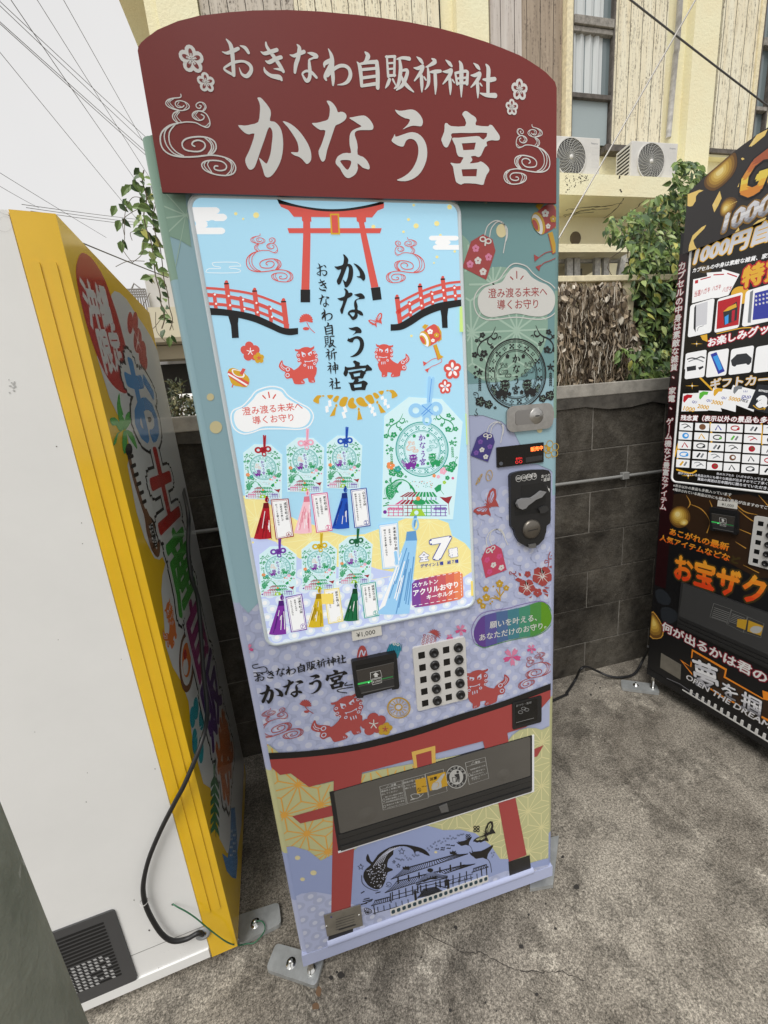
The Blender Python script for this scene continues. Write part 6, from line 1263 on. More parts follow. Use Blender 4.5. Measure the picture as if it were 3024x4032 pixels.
a.line([(400, 540), (560, 610), (1700, 1400)], 6, SILD, 5, 0)
d_.build('door', VR)
l_ = MB(); l_.prism(RF, [(0, RZ0), (RW, RZ0), (RW, RZ0 + .034), (0, RZ0 + .034)], -.05, .002, RBK); lo2 = l_.build('kick_plate', VR, .002)
K('R4'); lv = MB(); s0, s1 = RF.uv(*fp((690, 700))), RF.uv(*fp((1659, 1330))); za = (s0[1] + s1[1]) / 2
lv.prism(RF, [(s0[0] - .03, za - .008), (s0[0] + .52, za - .008), (s0[0] + .52, za - .003), (s0[0] - .03, za - .003)], 0, .004, WPL)
for k in range(22): u = s0[0] + k * .0235; lv.prism(RF, [(u, za - .003), (u + .009, za - .003), (u + .009, za + .018), (u + .002, za + .018)], 0, .004, WPL)
lv.build('vent_louvre', VR)
# sign board, mirrored about the machine's middle
sg = MB(); K('R1'); pl = [RSG.uv(*fp(p)) for p in [(320, 2040), (365, 1500), (395, 1185), (412, 1140), (445, 1100), (640, 905), (860, 720), (1010, 590), (1190, 450), (1330, 350), (1440, 268), (1563, 190)]]
um = pl[0][0] + .35; zb = pl[0][1]; half = [(u, v) for u, v in pl]; half[0] = (half[0][0], zb)
apex = max(p[1] for p in half) + .012
loop = half + [(um, apex)] + [(2 * um - u, v) for u, v in reversed(half)]
SGB = mat('right_sign', (.032, .029, .03), .45); sg.prism(RSG, loop, -.004, 0, SGB, side=BPL); a = Art(RSG, sg, .0004, clip=(pl[0][0], zb, pl[0][0] + .7, 2.4), dl=.00007); K('R1')
tl = [p for p in loop]
cg = lambda pts, m, L: a.poly(pts, m, L, 2)
a.glow([(640, 960), (700, 860), (860, 725), (1020, 590), (1085, 555), (1115, 640), (1110, 760), (1040, 900), (900, 1040), (780, 1110), (690, 1090), (645, 1040)], GT[:6], 2, (860, 830))
a.glow([(865, 1400), (890, 1300), (960, 1220), (1050, 1202), (1110, 1240), (1100, 1320), (1030, 1420), (940, 1485), (880, 1470)], GT[:6], 2, (940, 1370)); a.line([(985, 1330), (1115, 1265)], 7, GLL, 9, 0)
for p in ([(395, 1330), (400, 1160), (480, 1130), (570, 1095), (630, 1105), (560, 1140), (520, 1190), (515, 1260), (470, 1330), (430, 1340)], [(410, 1990), (420, 1900), (470, 1760), (600, 1640), (668, 1605), (640, 1660), (540, 1760), (480, 1830), (500, 1900), (530, 1950)], [(755, 1320), (865, 1110), (892, 1220), (840, 1330), (785, 1425)], [(1285, 470), (1400, 300), (1563, 215), (1520, 310), (1360, 445), (1310, 465)], [(1070, 1745), (1100, 1690), (1140, 1640), (1150, 1680), (1120, 1730)], [(1340, 1610), (1420, 1540), (1545, 1490), (1500, 1570), (1420, 1600)], [(1172, 640), (1200, 628), (1226, 650), (1190, 668)], [(1120, 1060), (1150, 990), (1140, 1050)]): a.poly(p, GLL, 2)
a.line([(775, 1300), (800, 1340)], 22, GLP, 3, 0); a.line([(1370, 360), (1330, 450)], 30, GLP, 3, 0)
a.text('G', (1120, 1215), (1500, 1110), GLD, 12, .04, shear=.18, outline=BPL, ow=.035, top=(1190, 560), grad=CT); a.text('O', (1520, 1080), (1950, 960), GLD, 12, .04, shear=.18, outline=BPL, ow=.035, top=(1560, 420), grad=CT)
a.text('1000', (905, 1715), (1610, 1420), SIL, 12, .05, shear=.15, outline=GT[1], ow=.05, grad=ST)
sg.build('sign_board', VR)
# lit display with prize pictures
le = lambda n, r, g, b, e=.5: (lambda c: mat('prize_' + n, tuple(x * .6 for x in c), .25, emit=e, ecol=c))(S(r, g, b))
PB, PW, PG, PR, PBL, PGY, PBR, PGR, PSL, PLB = le('black', 20, 18, 14), le('white', 236, 236, 236), le('gold', 214, 164, 50), le('red', 178, 26, 50), le('navy', 50, 58, 150), le('grey', 120, 124, 128), le('brown', 120, 84, 60), le('green', 90, 176, 60), le('silver', 200, 200, 204), le('sky', 60, 150, 220)
PDK, PRB = le('dark', 44, 46, 50), le('box_red', 176, 30, 40)
K('R6'); bl = RF.uv(*fp((112, 1035))); br = RF.uv(*fp((897, 1155))); K('R5'); tl_ = RF.uv(*fp((195, 270)))
x0, x1, z0, z1 = min(bl[0], tl_[0]), .60, (bl[1] + br[1]) / 2 - .001, zb + .03
sc_ = MB(); sc_.prism(RF, rrect(x0, z0, x1, z1, .02, 6), 0, .0012, PB); a = Art(RF, sc_, .0014, clip=(x0 + .002, z0 + .002, x1, z1), dl=.00007)
K('R6'); 
for p in ([(335, 185), (400, 250), (440, 290)], [(120, 840), (160, 720), (140, 900)], [(420, 560), (430, 700), (410, 850)], [(845, 560), (850, 740)], [(140, 950), (250, 980), (300, 960)]): a.line(p, 14, PG, 1)
K('R5'); a.line([(450, 1010), (700, 955), (900, 960)], 10, PG, 1); a.ell(680, 640, 95, 85, PG, 1, 24); a.poly([(290, 1030), (355, 1015), (360, 1090), (310, 1070)], PG, 1); a.ell(330, 390, 70, 40, le('gold_dim', 70, 54, 20), 1, 18); a.ell(215, 330, 40, 50, le('gold_dim', 70, 54, 20), 1, 14)
for cr, x, y in (('R5', 255, 1108), ('R6', 268, 252), ('R6', 235, 1000)):
    K(cr); a.line([(x - 55, y), (x, y, 8), (x + 55, y)], 1, PG, 2, 0); a.line([(x, y - 28), (x, y, 7), (x, y + 28)], 1, PG, 3, 0); a.ell(x, y, 7, 7, PW, 4, 8)
K('R5'); a.text('1000円自', (228, 338), (960, 92), PSL, 6, .05, shear=.12, outline=PG, ow=.04); a.text('カプセルの中身は素敵な雑貨、家電', (215, 422), (985, 270), PW, 6, .03); a.text('特賞', (690, 560), (1120, 430), PG, 6, .05, outline=PRB, ow=.06, top=(705, 380))
for q, tx, p in (([(210, 718), (222, 490), (400, 450), (390, 672)], '当選ハガキ', ((232, 655), (382, 610))), ([(390, 670), (352, 425), (530, 412), (470, 665)], 'ハガキ', ((402, 600), (485, 580))), ([(470, 665), (500, 390), (668, 438), (560, 640)], 'ハガキ', ((500, 610), (585, 600)))): a.poly(q, PW, 3); a.text(tx, *p, PRB, 4, .01, hs=2.0)
a.poly([(240, 500), (270, 492), (268, 525), (238, 530)], PRB, 4); 
for p in ([(295, 490), (388, 465)], [(420, 445), (515, 440)], [(552, 432), (640, 462)]): a.line(p, 10, PRB, 4, 0)
def card(crop, q4, L=3): K(crop); l = a.qq(q4); us = [p[0] for p in l]; vs = [p[1] for p in l]; u0, u1 = (l[0][0] + l[3][0]) / 2, (l[1][0] + l[2][0]) / 2; w0, w1 = (l[2][1] + l[3][1]) / 2, (l[0][1] + l[1][1]) / 2; a.fill(rrect(u0, w0, u1, w1, min(u1 - u0, w1 - w0) * .1, 4), PW, L)
card('R5', [(195, 725), (422, 680), (400, 1005), (170, 1040)]); card('R5', [(455, 680), (695, 610), (665, 960), (425, 995)]); card('R5', [(725, 590), (1050, 520), (1030, 880), (695, 940)])
card('R5', [(155, 1190), (350, 1175), (335, 1340), (135, 1350)]); K('R6'); card('R6', [(222, 0), (385, -5), (370, 180), (203, 195)]); card('R6', [(400, -40), (570, -50), (555, 165), (385, 180)]); card('R6', [(590, -60), (775, -75), (765, 140), (575, 160)]); card('R6', [(800, -80), (990, -95), (980, 125), (780, 145)])
K('R5'); a.poly([(250, 735), (362, 700), (352, 920), (245, 950)], PSL, 4); a.poly([(232, 760), (250, 730), (245, 1000), (225, 960)], PDK, 5); a.poly([(248, 1000), (262, 940), (310, 925), (338, 980), (300, 965), (262, 1010)], PW, 6); a.line([(262, 985), (275, 950), (320, 935)], 5, PGY, 7)
a.poly([(460, 700), (680, 640), (658, 925), (445, 968)], PRB, 4); a.poly([(510, 800), (640, 700), (650, 760), (640, 880), (520, 930)], PDK, 5); a.poly([(525, 850), (562, 825), (560, 910), (528, 925)], PLB, 6); a.poly([(595, 790), (625, 780), (615, 890), (590, 895)], PR, 6); a.poly([(510, 800), (560, 755), (635, 720), (640, 755), (560, 790)], PG, 6)
a.poly([(800, 610), (1050, 545), (1040, 870), (775, 905)], PW, 4); a.poly([(770, 610), (800, 590), (775, 905), (745, 905)], PGY, 5); a.poly([(815, 620), (1050, 560), (1030, 850), (792, 880)], PBL, 5)
for k in range(12): a.ell(828 + 35 * (k % 4), 652 + 40 * (k // 4) - 8 * (k % 4), 10, 11, PSL, 6, 8)
K('R6'); a.line([(230, 30), (265, 20), (300, 25), (340, 10), (370, 20)], 10, PDK, 4); a.line([(240, 50), (300, 30), (360, 50)], 8, PGY, 4); a.poly([(222, 95), (300, 82), (300, 120), (225, 132)], PDK, 4); a.poly([(315, 100), (360, 85), (362, 100), (330, 120)], PDK, 4)
a.poly([(420, -10), (470, -30), (540, 130), (485, 155)], PBL, 4); a.poly([(440, 10), (480, -5), (520, 110), (492, 125)], PLB, 5); a.poly([(590, 40), (640, -10), (720, -20), (765, 20), (760, 60), (600, 85)], PDK, 4); a.ell(620, 72, 18, 20, PDK, 5, 12); a.ell(735, 58, 18, 20, PDK, 5, 12)
K('R5'); a.text('お楽しみグッズ', (365, 1132), (1075, 962), PW, 6, .04, outline=PR, ow=.08)
K('R6'); a.text('ギフトカード', (420, 268), (1020, 222), PSL, 6, .03, outline=PG, ow=.04)
for q, n_, rib in (([(178, 465), (192, 318), (330, 310), (400, 460)], '1000', PRB), ([(295, 445), (325, 292), (460, 295), (515, 465)], '2000', PGR), ([(412, 410), (445, 265), (640, 290), (630, 470)], '3000', PG), ([(555, 380), (610, 245), (810, 290), (780, 468)], '5000', PGY)):
    a.poly(q, PW, 4); t = q[1]; a.poly([(t[0] + 5, t[1] + 20), (t[0] + 35, t[1] + 5), (t[0] + 80, t[1] + 10), (t[0] + 70, t[1] + 35), (t[0] + 45, t[1] + 35), (t[0] + 10, t[1] + 75), (t[0], t[1] + 60)], rib, 5); a.text(n_, (q[0][0] + 15, q[0][1] - 10), (q[0][0] + 105, q[0][1] + 5), PG, 6, .03)
for x, y in ((265, 392), (385, 380), (510, 358)): a.text('QU', (x, y), (x + 38, y + 6), PBL, 5, .02)
a.text('QUO', (680, 350), (755, 356), PBL, 5, .03); a.text('SMILE', (655, 378), (728, 392), PDK, 5, .02); a.line([(678, 352), (702, 366), (735, 358)], 5, PBL, 5)
for k in range(3): a.line([(700 + 12 * k, 305), (698 + 14 * k, 292)], 4, PBL, 5, 0)
a.poly([(730, 435), (815, 240), (960, 250), (960, 500)], PDK, 7); a.text('amazon', (820, 296), (930, 312), PW, 8, .02); a.text('a', (808, 425), (890, 420), PW, 8, .06); a.line([(778, 415), (820, 445), (878, 440)], 7, PG, 8); a.line([(862, 430), (880, 440), (868, 452)], 5, PG, 8, 0)
a.text('残念賞（表示以外の景品も多数', (172, 535), (960, 560), PW, 6, .03, outline=le('plate_red', 120, 40, 44), ow=.09)
Rr = random.Random(8); kinds = [PDK, PBR, PBL, PRB, PGY, PDK, PLB, PG, PDK, PGR, PR, PDK, PRB, PDK, PGY, PDK, PR, PDK, PLB, PDK, PGY, PBR, PDK, PR, PG, PGY, PR, PDK, PDK, PDK]
cols = [(165, 275, 555, 630), (295, 412, 560, 632), (422, 548, 565, 640), (560, 692, 567, 645), (708, 850, 572, 652), (862, 990, 578, 660)]
for r in range(5):
    for c in range(6):
        ax0, ax1, ay0, ay1 = cols[c]; sh = r * -7; dy = r * 77 + r * c * 1.6
        q = [(ax0 + sh, ay0 + dy), (ax1 + sh, ay0 + dy + 6), (ax1 + sh - 4, ay1 + dy - 4), (ax0 + sh - 4, ay1 + dy - 10)]; a.poly(q, PW, 4)
        m_ = kinds[r * 6 + c]; cx, cy = (ax0 + ax1) / 2 + sh, (ay0 + ay1) / 2 + dy - 2; k = (r * 6 + c) % 5
        if k == 0: a.line([(cx - 38, cy - 14), (cx - 5, cy - 20), (cx + 35, cy + 8)], 6, m_, 5); a.line([(cx - 20, cy + 12), (cx + 20, cy - 6)], 9, m_, 5)
        elif k == 1: a.ell(cx, cy, 28, 25, m_, 5, 16); a.ell(cx + 4, cy - 2, 14, 12, PW if r % 2 else PBR, 6, 12)
        elif k == 2: a.line([(cx - 22, cy + 18), (cx - 2, cy - 20), (cx + 24, cy + 18)], 9, m_, 5, 0)
        elif k == 3: a.oval(cx, cy, 38, 22, 9, m_, 5, 20); a.ell(cx + 26, cy + 8, 12, 10, PGR if r == 1 else m_, 6, 10)
        else: a.poly([(cx - 32, cy + 12), (cx - 5, cy - 22), (cx + 8, cy - 14), (cx - 18, cy + 20)], m_, 5); a.poly([(cx + 2, cy + 16), (cx + 24, cy - 18), (cx + 36, cy - 10), (cx + 16, cy + 22)], PGY if m_ != PGY else PDK, 5)
K('R6'); a.text('掲示されている商品以外にも様々な商品が出ますのでご了承ください', (150, 985), (1000, 1090), PSL, 5, .02); a.text('色のカプセル（ハガキが入ってます/お客様', (470, 990), (990, 1055), PSL, 5, .02); a.text('賞品の発送は日本国内に限らせていただきます', (312, 1035), (960, 1125), PSL, 5, .03)
sc_.build('display_panel', VR)
rim = MB(); rim.tube([RF.pt(u, v, .002) for u, v in rrect(x0, z0, x1, z1, .02, 6)], .004, mat('white_rim', (.75, .75, .75), .2, emit=.12), 8, closed=True); rim.build('display_rim', VR)
# fittings
K('R7'); r7 = lambda p: RF.uv(*fp(p))
bs = [r7(p) for p in [(515, 92), (750, 132), (725, 320), (520, 250)]]
BX = (min(bs[0][0], bs[3][0]), max(bs[1][0], bs[2][0]), (bs[2][1] + bs[3][1]) / 2, (bs[0][1] + bs[1][1]) / 2)
bill_slot(RF, 'R7', VR, lambda p: (BX[0] + (BX[1] - BX[0]) * ((p[0] - 118) / 710), BX[3] - (BX[3] - BX[2]) * ((p[1] + (p[0] - 118) * .2 - 262) / 530)))
pq = [r7(p) for p in [(566, 38), (718, 62), (714, 116), (560, 84)]]; pb = MB(); pb.prism(RF, [pq[3], (pq[2][0], pq[3][1]), (pq[1][0], pq[0][1]), pq[0]], .0006, .0012, PAPER); a = Art(RF, pb, .0014); K('R7'); a.text('¥1,000', (594, 78), (688, 94), BLK, 1); pb.build('price_label', VR)
p0 = r7((855, 160)); p1 = r7((808, 525)); button_panel(RF, VR, (p0[0] + p1[0]) / 2, p1[1] - .003, (p0[0] + p1[0]) / 2 + .132, p0[1] + .002)
f0, f1, f2 = r7((292, 680)), r7((268, 965)), r7((952, 935)); fu0, fv1, fv0 = (f0[0] + f1[0]) / 2, f0[1], f1[1] - .03
fr = MB(); fr.prism(RF, [(fu0 - .006, fv0 - .006), (fu0 + .53, fv0 - .006), (fu0 + .53, fv1 + .004), (fu0 - .006, fv1 + .004)], 0, .004, DPL); fo2 = fr.build('pickup_frame', VR, .001)
fl = MB(); fl.prism(RF, [(fu0, fv0 + .05), (fu0 + .52, fv0 + .05), (fu0 + .52, fv1), (fu0 + .004, fv1)], .004, .0055, mat('smoked_flap_dark', (.05, .05, .05), .25))
for z_ in (.0, .018, .036): fl.prism(RF, [(fu0, fv0 + z_), (fu0 + .52, fv0 + z_), (fu0 + .52, fv0 + z_ + .014), (fu0, fv0 + z_ + .014)], .004, .007, FLD)
a = Art(RF, fl, .0058); K('R7'); WS2 = mat('sticker_grey', (.22, .22, .21), .6)
for q in ([(540, 835), (680, 882), (655, 990), (510, 940)], [(675, 885), (800, 935), (770, 1060), (640, 995)], [(805, 940), (930, 992), (905, 1100), (770, 1055)]): a.line(q + [q[0]], 2.4, WS2, 1, 0)
for k in range(6): a.line([(545 - 4 * k, 868 + 14 * k), (660 - 4 * k, 908 + 14 * k)], 4, WS2, 1, 0); a.line([(685 - 4 * k, 915 + 12 * k), (780 - 4 * k, 950 + 12 * k)], 4, WS2, 1, 0)
a.poly([(725, 955), (800, 962), (785, 1040), (718, 1015)], OS, 2); a.poly([(810, 965), (925, 1010), (905, 1085), (800, 1050)], OS, 2); a.poly([(820, 1040), (850, 1010), (915, 1020), (900, 1060), (850, 1065)], WS, 3, 2)
fl.build('pickup_flap', fo2, .0006)
nq = [(lambda: (K('R4'), RF.uv(*fp(p)))[1])() for p in [(330, 225), (578, 372), (568, 555), (318, 405)]]; nb = MB(); nb.prism(RF, nq, .0005, .002, PLT); nb.build('rating_plate', VR)

# ================================================================ floor brackets under the machines
def bracket(z, quad, bolts, label, legs=(), lip=(0, 1)):
    """quad on the plate's top plane; the lip edge folds down to the ground"""
    P = off(GND, z); q = [P.uv(*p) for p in quad]; cx, cy = sum(p[0] for p in q) / 4, sum(p[1] for p in q) / 4
    t = thing('anchor_bracket', label, 'bracket', (cx, cy, 0), 'steel anchor brackets under the machines'); mb = MB()
    inn = []
    for i in range(4):                                           # rounded corners
        a_, b_, c_ = q[i - 1], q[i], q[(i + 1) % 4]
        for k in range(5):
            w_ = k / 4; f = .012; da, dc = math.dist(a_, b_), math.dist(c_, b_); p = (b_[0] + (a_[0] - b_[0]) / da * f, b_[1] + (a_[1] - b_[1]) / da * f); r = (b_[0] + (c_[0] - b_[0]) / dc * f, b_[1] + (c_[1] - b_[1]) / dc * f)
            inn.append(((1 - w_) ** 2 * p[0] + 2 * w_ * (1 - w_) * b_[0] + w_ * w_ * r[0], (1 - w_) ** 2 * p[1] + 2 * w_ * (1 - w_) * b_[1] + w_ * w_ * r[1]))
    mb.prism(GND, inn, .0015, z, ZINC); mb.build('plate', t, .003, seg=3)
    for b_ in bolts:
        u, v = P.uv(*b_); m2 = MB(); m2.lathe((u, v, z), (0, 0, 1), [(.0, .013), (.004, .013), (.0052, .011), (.0055, .005), (.0075, .0045), (.0078, .0012), (.0125, .0012), (.013, 0)], CHROME, 20)
        m2.build('anchor_bolt', t)
    for (u, v, zt_) in legs:
        m2 = MB(); m2.lathe((u, v, z), (0, 0, 1), [(.011, 0), (.011, .005), (.0075, .006), (.0075, zt_ - z)], CHROME, 18); m2.build('levelling_bolt', t)
    return t
K('P3'); bracket(.014, [fp(p) for p in [(360, 880), (190, 1310), (1010, 1590), (1150, 1100)]], [fp((605, 1215))], 'steel bracket bolted down under the pale blue machine beside a levelling bolt', [(.018, .004, .0505)])
P = off(GND, .014); K('F'); u0, v0 = P.uv(2000 + 735 / 4.1475, 3200 + 1175 / 4.1475); u1, v1 = P.uv(2000 + 832 / 4.1475, 3200 + 372 / 4.1475)
t_ = thing('anchor_bracket', 'steel bracket edge showing past the right corner of the pale blue machine', 'bracket', (u1 - .04, (v0 + v1) / 2, 0), 'steel anchor brackets under the machines'); m2 = MB(); m2.prism(GND, [(u0, v0), (u1, v1), (u1 - .09, v1 + .01), (u0 - .07, v0 + .01)], .0015, .014, ZINC); m2.build('plate', t_, .003); m2 = MB(); m2.lathe((u0 - .03, v0 + .045, .014), (0, 0, 1), [(.011, 0), (.011, .005), (.0075, .006), (.0075, .0365)], CHROME, 18); m2.build('levelling_bolt', t_)
K('G'); bracket(.014, [fp(p) for p in [(40, 1012), (48, 1146), (246, 1050), (234, 950)]][::-1], [fp((125, 1050))], 'steel bracket with a bolt at the foot of the yellow machine corner', [(-.19, .12, .05)])
K('R3'); bracket(.014, [fp(p) for p in [(82, 1428), (88, 1492), (366, 1528), (340, 1462)]], [fp((190, 1470))], 'long steel bracket sticking out under the black machine', [(1.688, .562, .0805)])

# ================================================================ GROUND
def nodemat(name):
    m = bpy.data.materials.new(name); m.use_nodes = True; t = m.node_tree; MATS[name] = m
    N = lambda k: t.nodes.new('ShaderNode' + k)
    return m, t, N, t.nodes['Principled BSDF']
def noise(t, N, vec, scale, detail=6, rough=.6, lo=.3, hi=.7, a=0., b=1., dist=0.):
    n = N('TexNoise'); n.inputs['Scale'].default_value = scale; n.inputs['Detail'].default_value = detail; n.inputs['Roughness'].default_value = rough; n.inputs['Distortion'].default_value = dist
    r = N('MapRange'); r.inputs[1].default_value = lo; r.inputs[2].default_value = hi; r.inputs[3].default_value = a; r.inputs[4].default_value = b
    t.links.new(vec, n.inputs['Vector']); t.links.new(n.outputs['Fac'], r.inputs[0]); return r.outputs[0]
def mixc(t, N, fac, c1, c2, mode='MIX'):
    x = N('Mix'); x.data_type = 'RGBA'; x.blend_type = mode
    for k, v in ((0, fac), (6, c1), (7, c2)):
        if isinstance(v, tuple): x.inputs[k].default_value = (*v, 1)
        elif isinstance(v, (int, float)): x.inputs[k].default_value = v
        else: t.links.new(v, x.inputs[k])
    return x.outputs[2]
def bumpn(t, N, b, h, dist, strength=.7):
    q = N('Bump'); q.inputs['Distance'].default_value = dist; q.inputs['Strength'].default_value = strength; t.links.new(h, q.inputs['Height']); t.links.new(q.outputs[0], b.inputs['Normal'])
m, t, N, b = nodemat('concrete_ground'); tc = N('TexCoord').outputs['Object']
sp1 = noise(t, N, tc, 150, 3, .8, .38, .62, .5, 1.4); big = noise(t, N, tc, 1.7, 12, .74, .38, .62, dist=.6); mid = noise(t, N, tc, 7, 12, .86, .48, .58, 1., .55); fine = noise(t, N, tc, 320, 2, .6, .34, .66, .58, 1.38); pale = noise(t, N, tc, 4.5, 12, .84, .53, .64, 0., .8)
c = mixc(t, N, big, (.165, .146, .12), (.375, .34, .285)); c = mixc(t, N, pale, c, (.53, .485, .405))
for f in (sp1, mid, fine): c = mixc(t, N, 1., c, f, 'MULTIPLY')
t.links.new(c, b.inputs['Base Color']); b.inputs['Roughness'].default_value = .92; b.inputs['Specular IOR Level'].default_value = .2; bumpn(t, N, b, sp1, .0006)
g = MB(); g.add([(-60, -60, 0), (60, -60, 0), (60, 60, 0), (-60, 60, 0)], [(0, 1, 2, 3)], m)
AG = Art(GND, g, .0008); CRK = mat('crack', (.035, .03, .026), .9); SPOT = mat('oil_spot', (.03, .027, .024), .8); RUST = mat('rust_stain', (.17, .1, .055), .9)
R = random.Random(12)
def crack(crop, pts, wd):
    K(crop); p = smooth_path(AG.qq(pts), 6); p = [(x + R.uniform(-.0025, .0025), y + R.uniform(-.0025, .0025)) for x, y in p]; AG.ribbon(p, [wd * R.uniform(.3, 1.) for _ in p], CRK, 1)
crack('G', [(905, 1085), (960, 1120), (1040, 1155), (1100, 1185), (1180, 1190), (1260, 1230), (1340, 1265), (1450, 1280), (1540, 1275), (1659, 1320)], .0011); crack('G', [(870, 1060), (905, 1085)], .0006); crack('G', [(855, 1160), (860, 1300)], .0005)
def blot(crop, x, y, r, m_, s=1.):
    K(crop); AG.fill(smooth_path([AG.q((x + r * R.uniform(.6, 1.2) * math.cos(k * .785), y + r * R.uniform(.6, 1.2) * s * math.sin(k * .785))) for k in range(8)], 3, True), m_, 2)
for x, y, r in ((478, 1303, 13), (524, 1293, 17), (505, 1278, 7), (1060, 1070, 10), (1525, 1075, 7), (1365, 1160, 14), (1438, 1382, 9), (1035, 1455, 9), (1200, 1420, 6), (1560, 740, 8), (1625, 880, 14), (900, 1210, 5), (760, 1280, 6), (1250, 1460, 5), (1400, 1010, 6), (640, 1400, 6), (1480, 960, 5)): blot('G', x, y, r, SPOT)
blot('G', 420, 1370, 14, RUST, 1.8); blot('G', 408, 1440, 18, RUST)
for x, y, r in ((335, 1970, 7), (388, 1930, 6), (360, 1905, 5)): blot('Z6', x, y, r, SPOT)
structure(g.build('ground'))
K('F')

# ================================================================ BLOCK WALL
m, t, N, b = nodemat('stained_blocks'); tc = N('TexCoord').outputs['Object']
big = noise(t, N, tc, 3.2, 6, .65, .33, .67, dist=.4); mid = noise(t, N, tc, 16, 5, .7, .3, .7); sp1 = noise(t, N, tc, 160, 3, .7, .3, .7); lich = noise(t, N, tc, 9, 6, .75, .6, .7)
c = mixc(t, N, big, (.038, .034, .029), (.185, .168, .14)); c = mixc(t, N, mid, mixc(t, N, 1., c, (.55, .53, .5), 'MULTIPLY'), c); c = mixc(t, N, lich, c, (.15, .138, .115)); c = mixc(t, N, sp1, mixc(t, N, 1., c, (.6, .6, .6), 'MULTIPLY'), c)
t.links.new(c, b.inputs['Base Color']); b.inputs['Roughness'].default_value = .95; b.inputs['Specular IOR Level'].default_value = .15; bumpn(t, N, b, mid, .006)
BLK_M = m; MORT = mat('mortar_pale', (.22, .205, .18), .95, noise=(30, .4)); COP = mat('coping_concrete', (.36, .34, .30), .9, noise=(14, .35), bump=(60, .003)); MRT2 = mat('mortar_smear', (.085, .077, .065), .95, noise=(18, .5), bump=(30, .006))
WY = .779; WX0, WX1 = -3.0, 4.2
t_ = thing('block_wall', 'dark weathered concrete block wall with a pale coping behind the machines', 'wall', (.6, .85, 0))
mb = MB(); z = -.025
while z < 1.37:
    z0, z1 = max(0, z + .002), min(1.374, z + .198); r = round((z + .025) / .2); x = WX0 + (.2 if r % 2 else 0) - .4 + .088
    while x < WX1:
        o = R.uniform(-.0015, .0015); mb.box((max(WX0, x + .003), WY + .002 + o, z0), (min(WX1, x + .397), .925, z1), BLK_M); x += .4
    z += .2
mb.build('block_courses', t_, .003)
mb = MB(); mb.box((WX0 + .01, WY + .0055, .0), (WX1 - .01, .92, 1.376), MORT); mb.build('mortar_joints', t_)
mb = MB(); n = 60; P = ypl(WY)
rag = [(WX0 + (WX1 - WX0) * k / n, 1.37 + R.uniform(-.03, .006)) for k in range(n + 1)]; mb.prism(P, [(WX0, 1.412)] + rag + [(WX1, 1.412)], -.14, .004, MRT2); mb.build('mortar_bed', t_)
for x0, x1 in ((WX0, -.6), (-.597, .3), (.303, 1.2), (1.203, 2.1), (2.103, 3.0), (3.003, WX1)):
    mb = MB(); mb.box((x0, WY - .006, 1.4125), (x1, .935, 1.468), COP); mb.build('coping', t_, .004)
PIPE = mat('conduit_grey', (.25, .25, .24), .5)
cq = ypl(WY - .012); K('Z6'); pa, pb = cq.pt(*cq.uv(*fp((160, 748)))), cq.pt(*cq.uv(*fp((740, 672))))
d = (pb - pa) / (pb.x - pa.x); mb = MB(); mb.tube([pa + d * (-.9 - pa.x), pa + d * (3.0 - pa.x)], .0075, PIPE, 10); co = mb.build('conduit', at=(pa.x, WY, pa.z)); tag(co, 'thin grey conduit pipe clipped along the dark block wall', 'pipe')
K('Z6'); u, v = cq.uv(*fp((531, 698))); mb = MB(); mb.box((u - .018, WY - .022, v - .017), (u + .018, WY + .001, v + .017), PIPE); mb.build('pipe_clip', co, .003)
pts = [at(ypl(.62), 0, 'Z6', (668, 1690)), at(ypl(.70), 0, 'Z6', (640, 1760)), at(GND, .012, 'Z6', (590, 1845)), at(GND, .012, 'Z6', (520, 1868)), at(GND, .02, 'Z6', (440, 1862)), at(GND, .04, 'Z6', (370, 1832)), at(ypl(.70), 0, 'Z6', (310, 1808)), at(ypl(.68), 0, 'Z6', (275, 1822)), at(GND, .02, 'Z6', (245, 1880)), at(GND, .008, 'Z6', (195, 1955)), at(GND, .007, 'Z6', (140, 1992)), Vector((.6, .55, .02))]
cable('power_cable', pts, .006, RUB, 'black power cord snaking over the concrete between the two machines', 'cable')

# ================================================================ old fence on the wall, dry and green creepers
CRE = mat('cream_paint_worn', S(238, 226, 190, .95), .7, noise=(25, .25)); CRW = mat('white_wood_worn', (.5, .49, .45), .8, noise=(30, .4))
FY = 1.05; fp_ = ypl(FY)
K('Z2'); zt0 = fp_.uv(*fp((155, 1128)))[1]; zt1 = fp_.uv(*fp((155, 1072)))[1]; xr = fp_.uv(*fp((1250, 1090)))[0]; zb0 = fp_.uv(*fp((600, 1960)))[1]; zb1 = fp_.uv(*fp((600, 1925)))[1]
t_ = thing('slatted_fence', 'old cream slatted fence smothered in dry creeper above the block wall', 'fence', (1.9, FY, 1.4))
mb = MB(); mb.box((.5, FY, zt0), (3.2, FY + .09, zt1), CRE); mb.build('top_rail', t_, .004); mb = MB(); mb.box((.9, FY + .01, zb0), (3.0, FY + .05, zb1), CRE); mb.build('bottom_rail', t_, .003)
sx = [fp_.uv(*(lambda c: (c[0] / 2.212 + 2150, c[1] / 2.212 + 600))((x, 1800)))[0] for x in (225, 310, 390, 520, 600)]
for i, x in enumerate([.8, 1.05, 1.2] + sx + [2.3, 2.5, 2.7]): mb = MB(); mb.box((x - .028, FY + .02, zb0 - .04), (x + .028, FY + .045, zt0 + .01), CRE); mb.build('slat', t_)
xp = fp_.uv(*(740 / 2.212 + 2150, 1250 / 2.212 + 600))[0]
for x in (.55, .95, xp): mb = MB(); mb.box((x - .035, FY + .015, 1.42), (x + .035, FY + .075, zt0 + .005), CRE); mb.build('post', t_, .003)
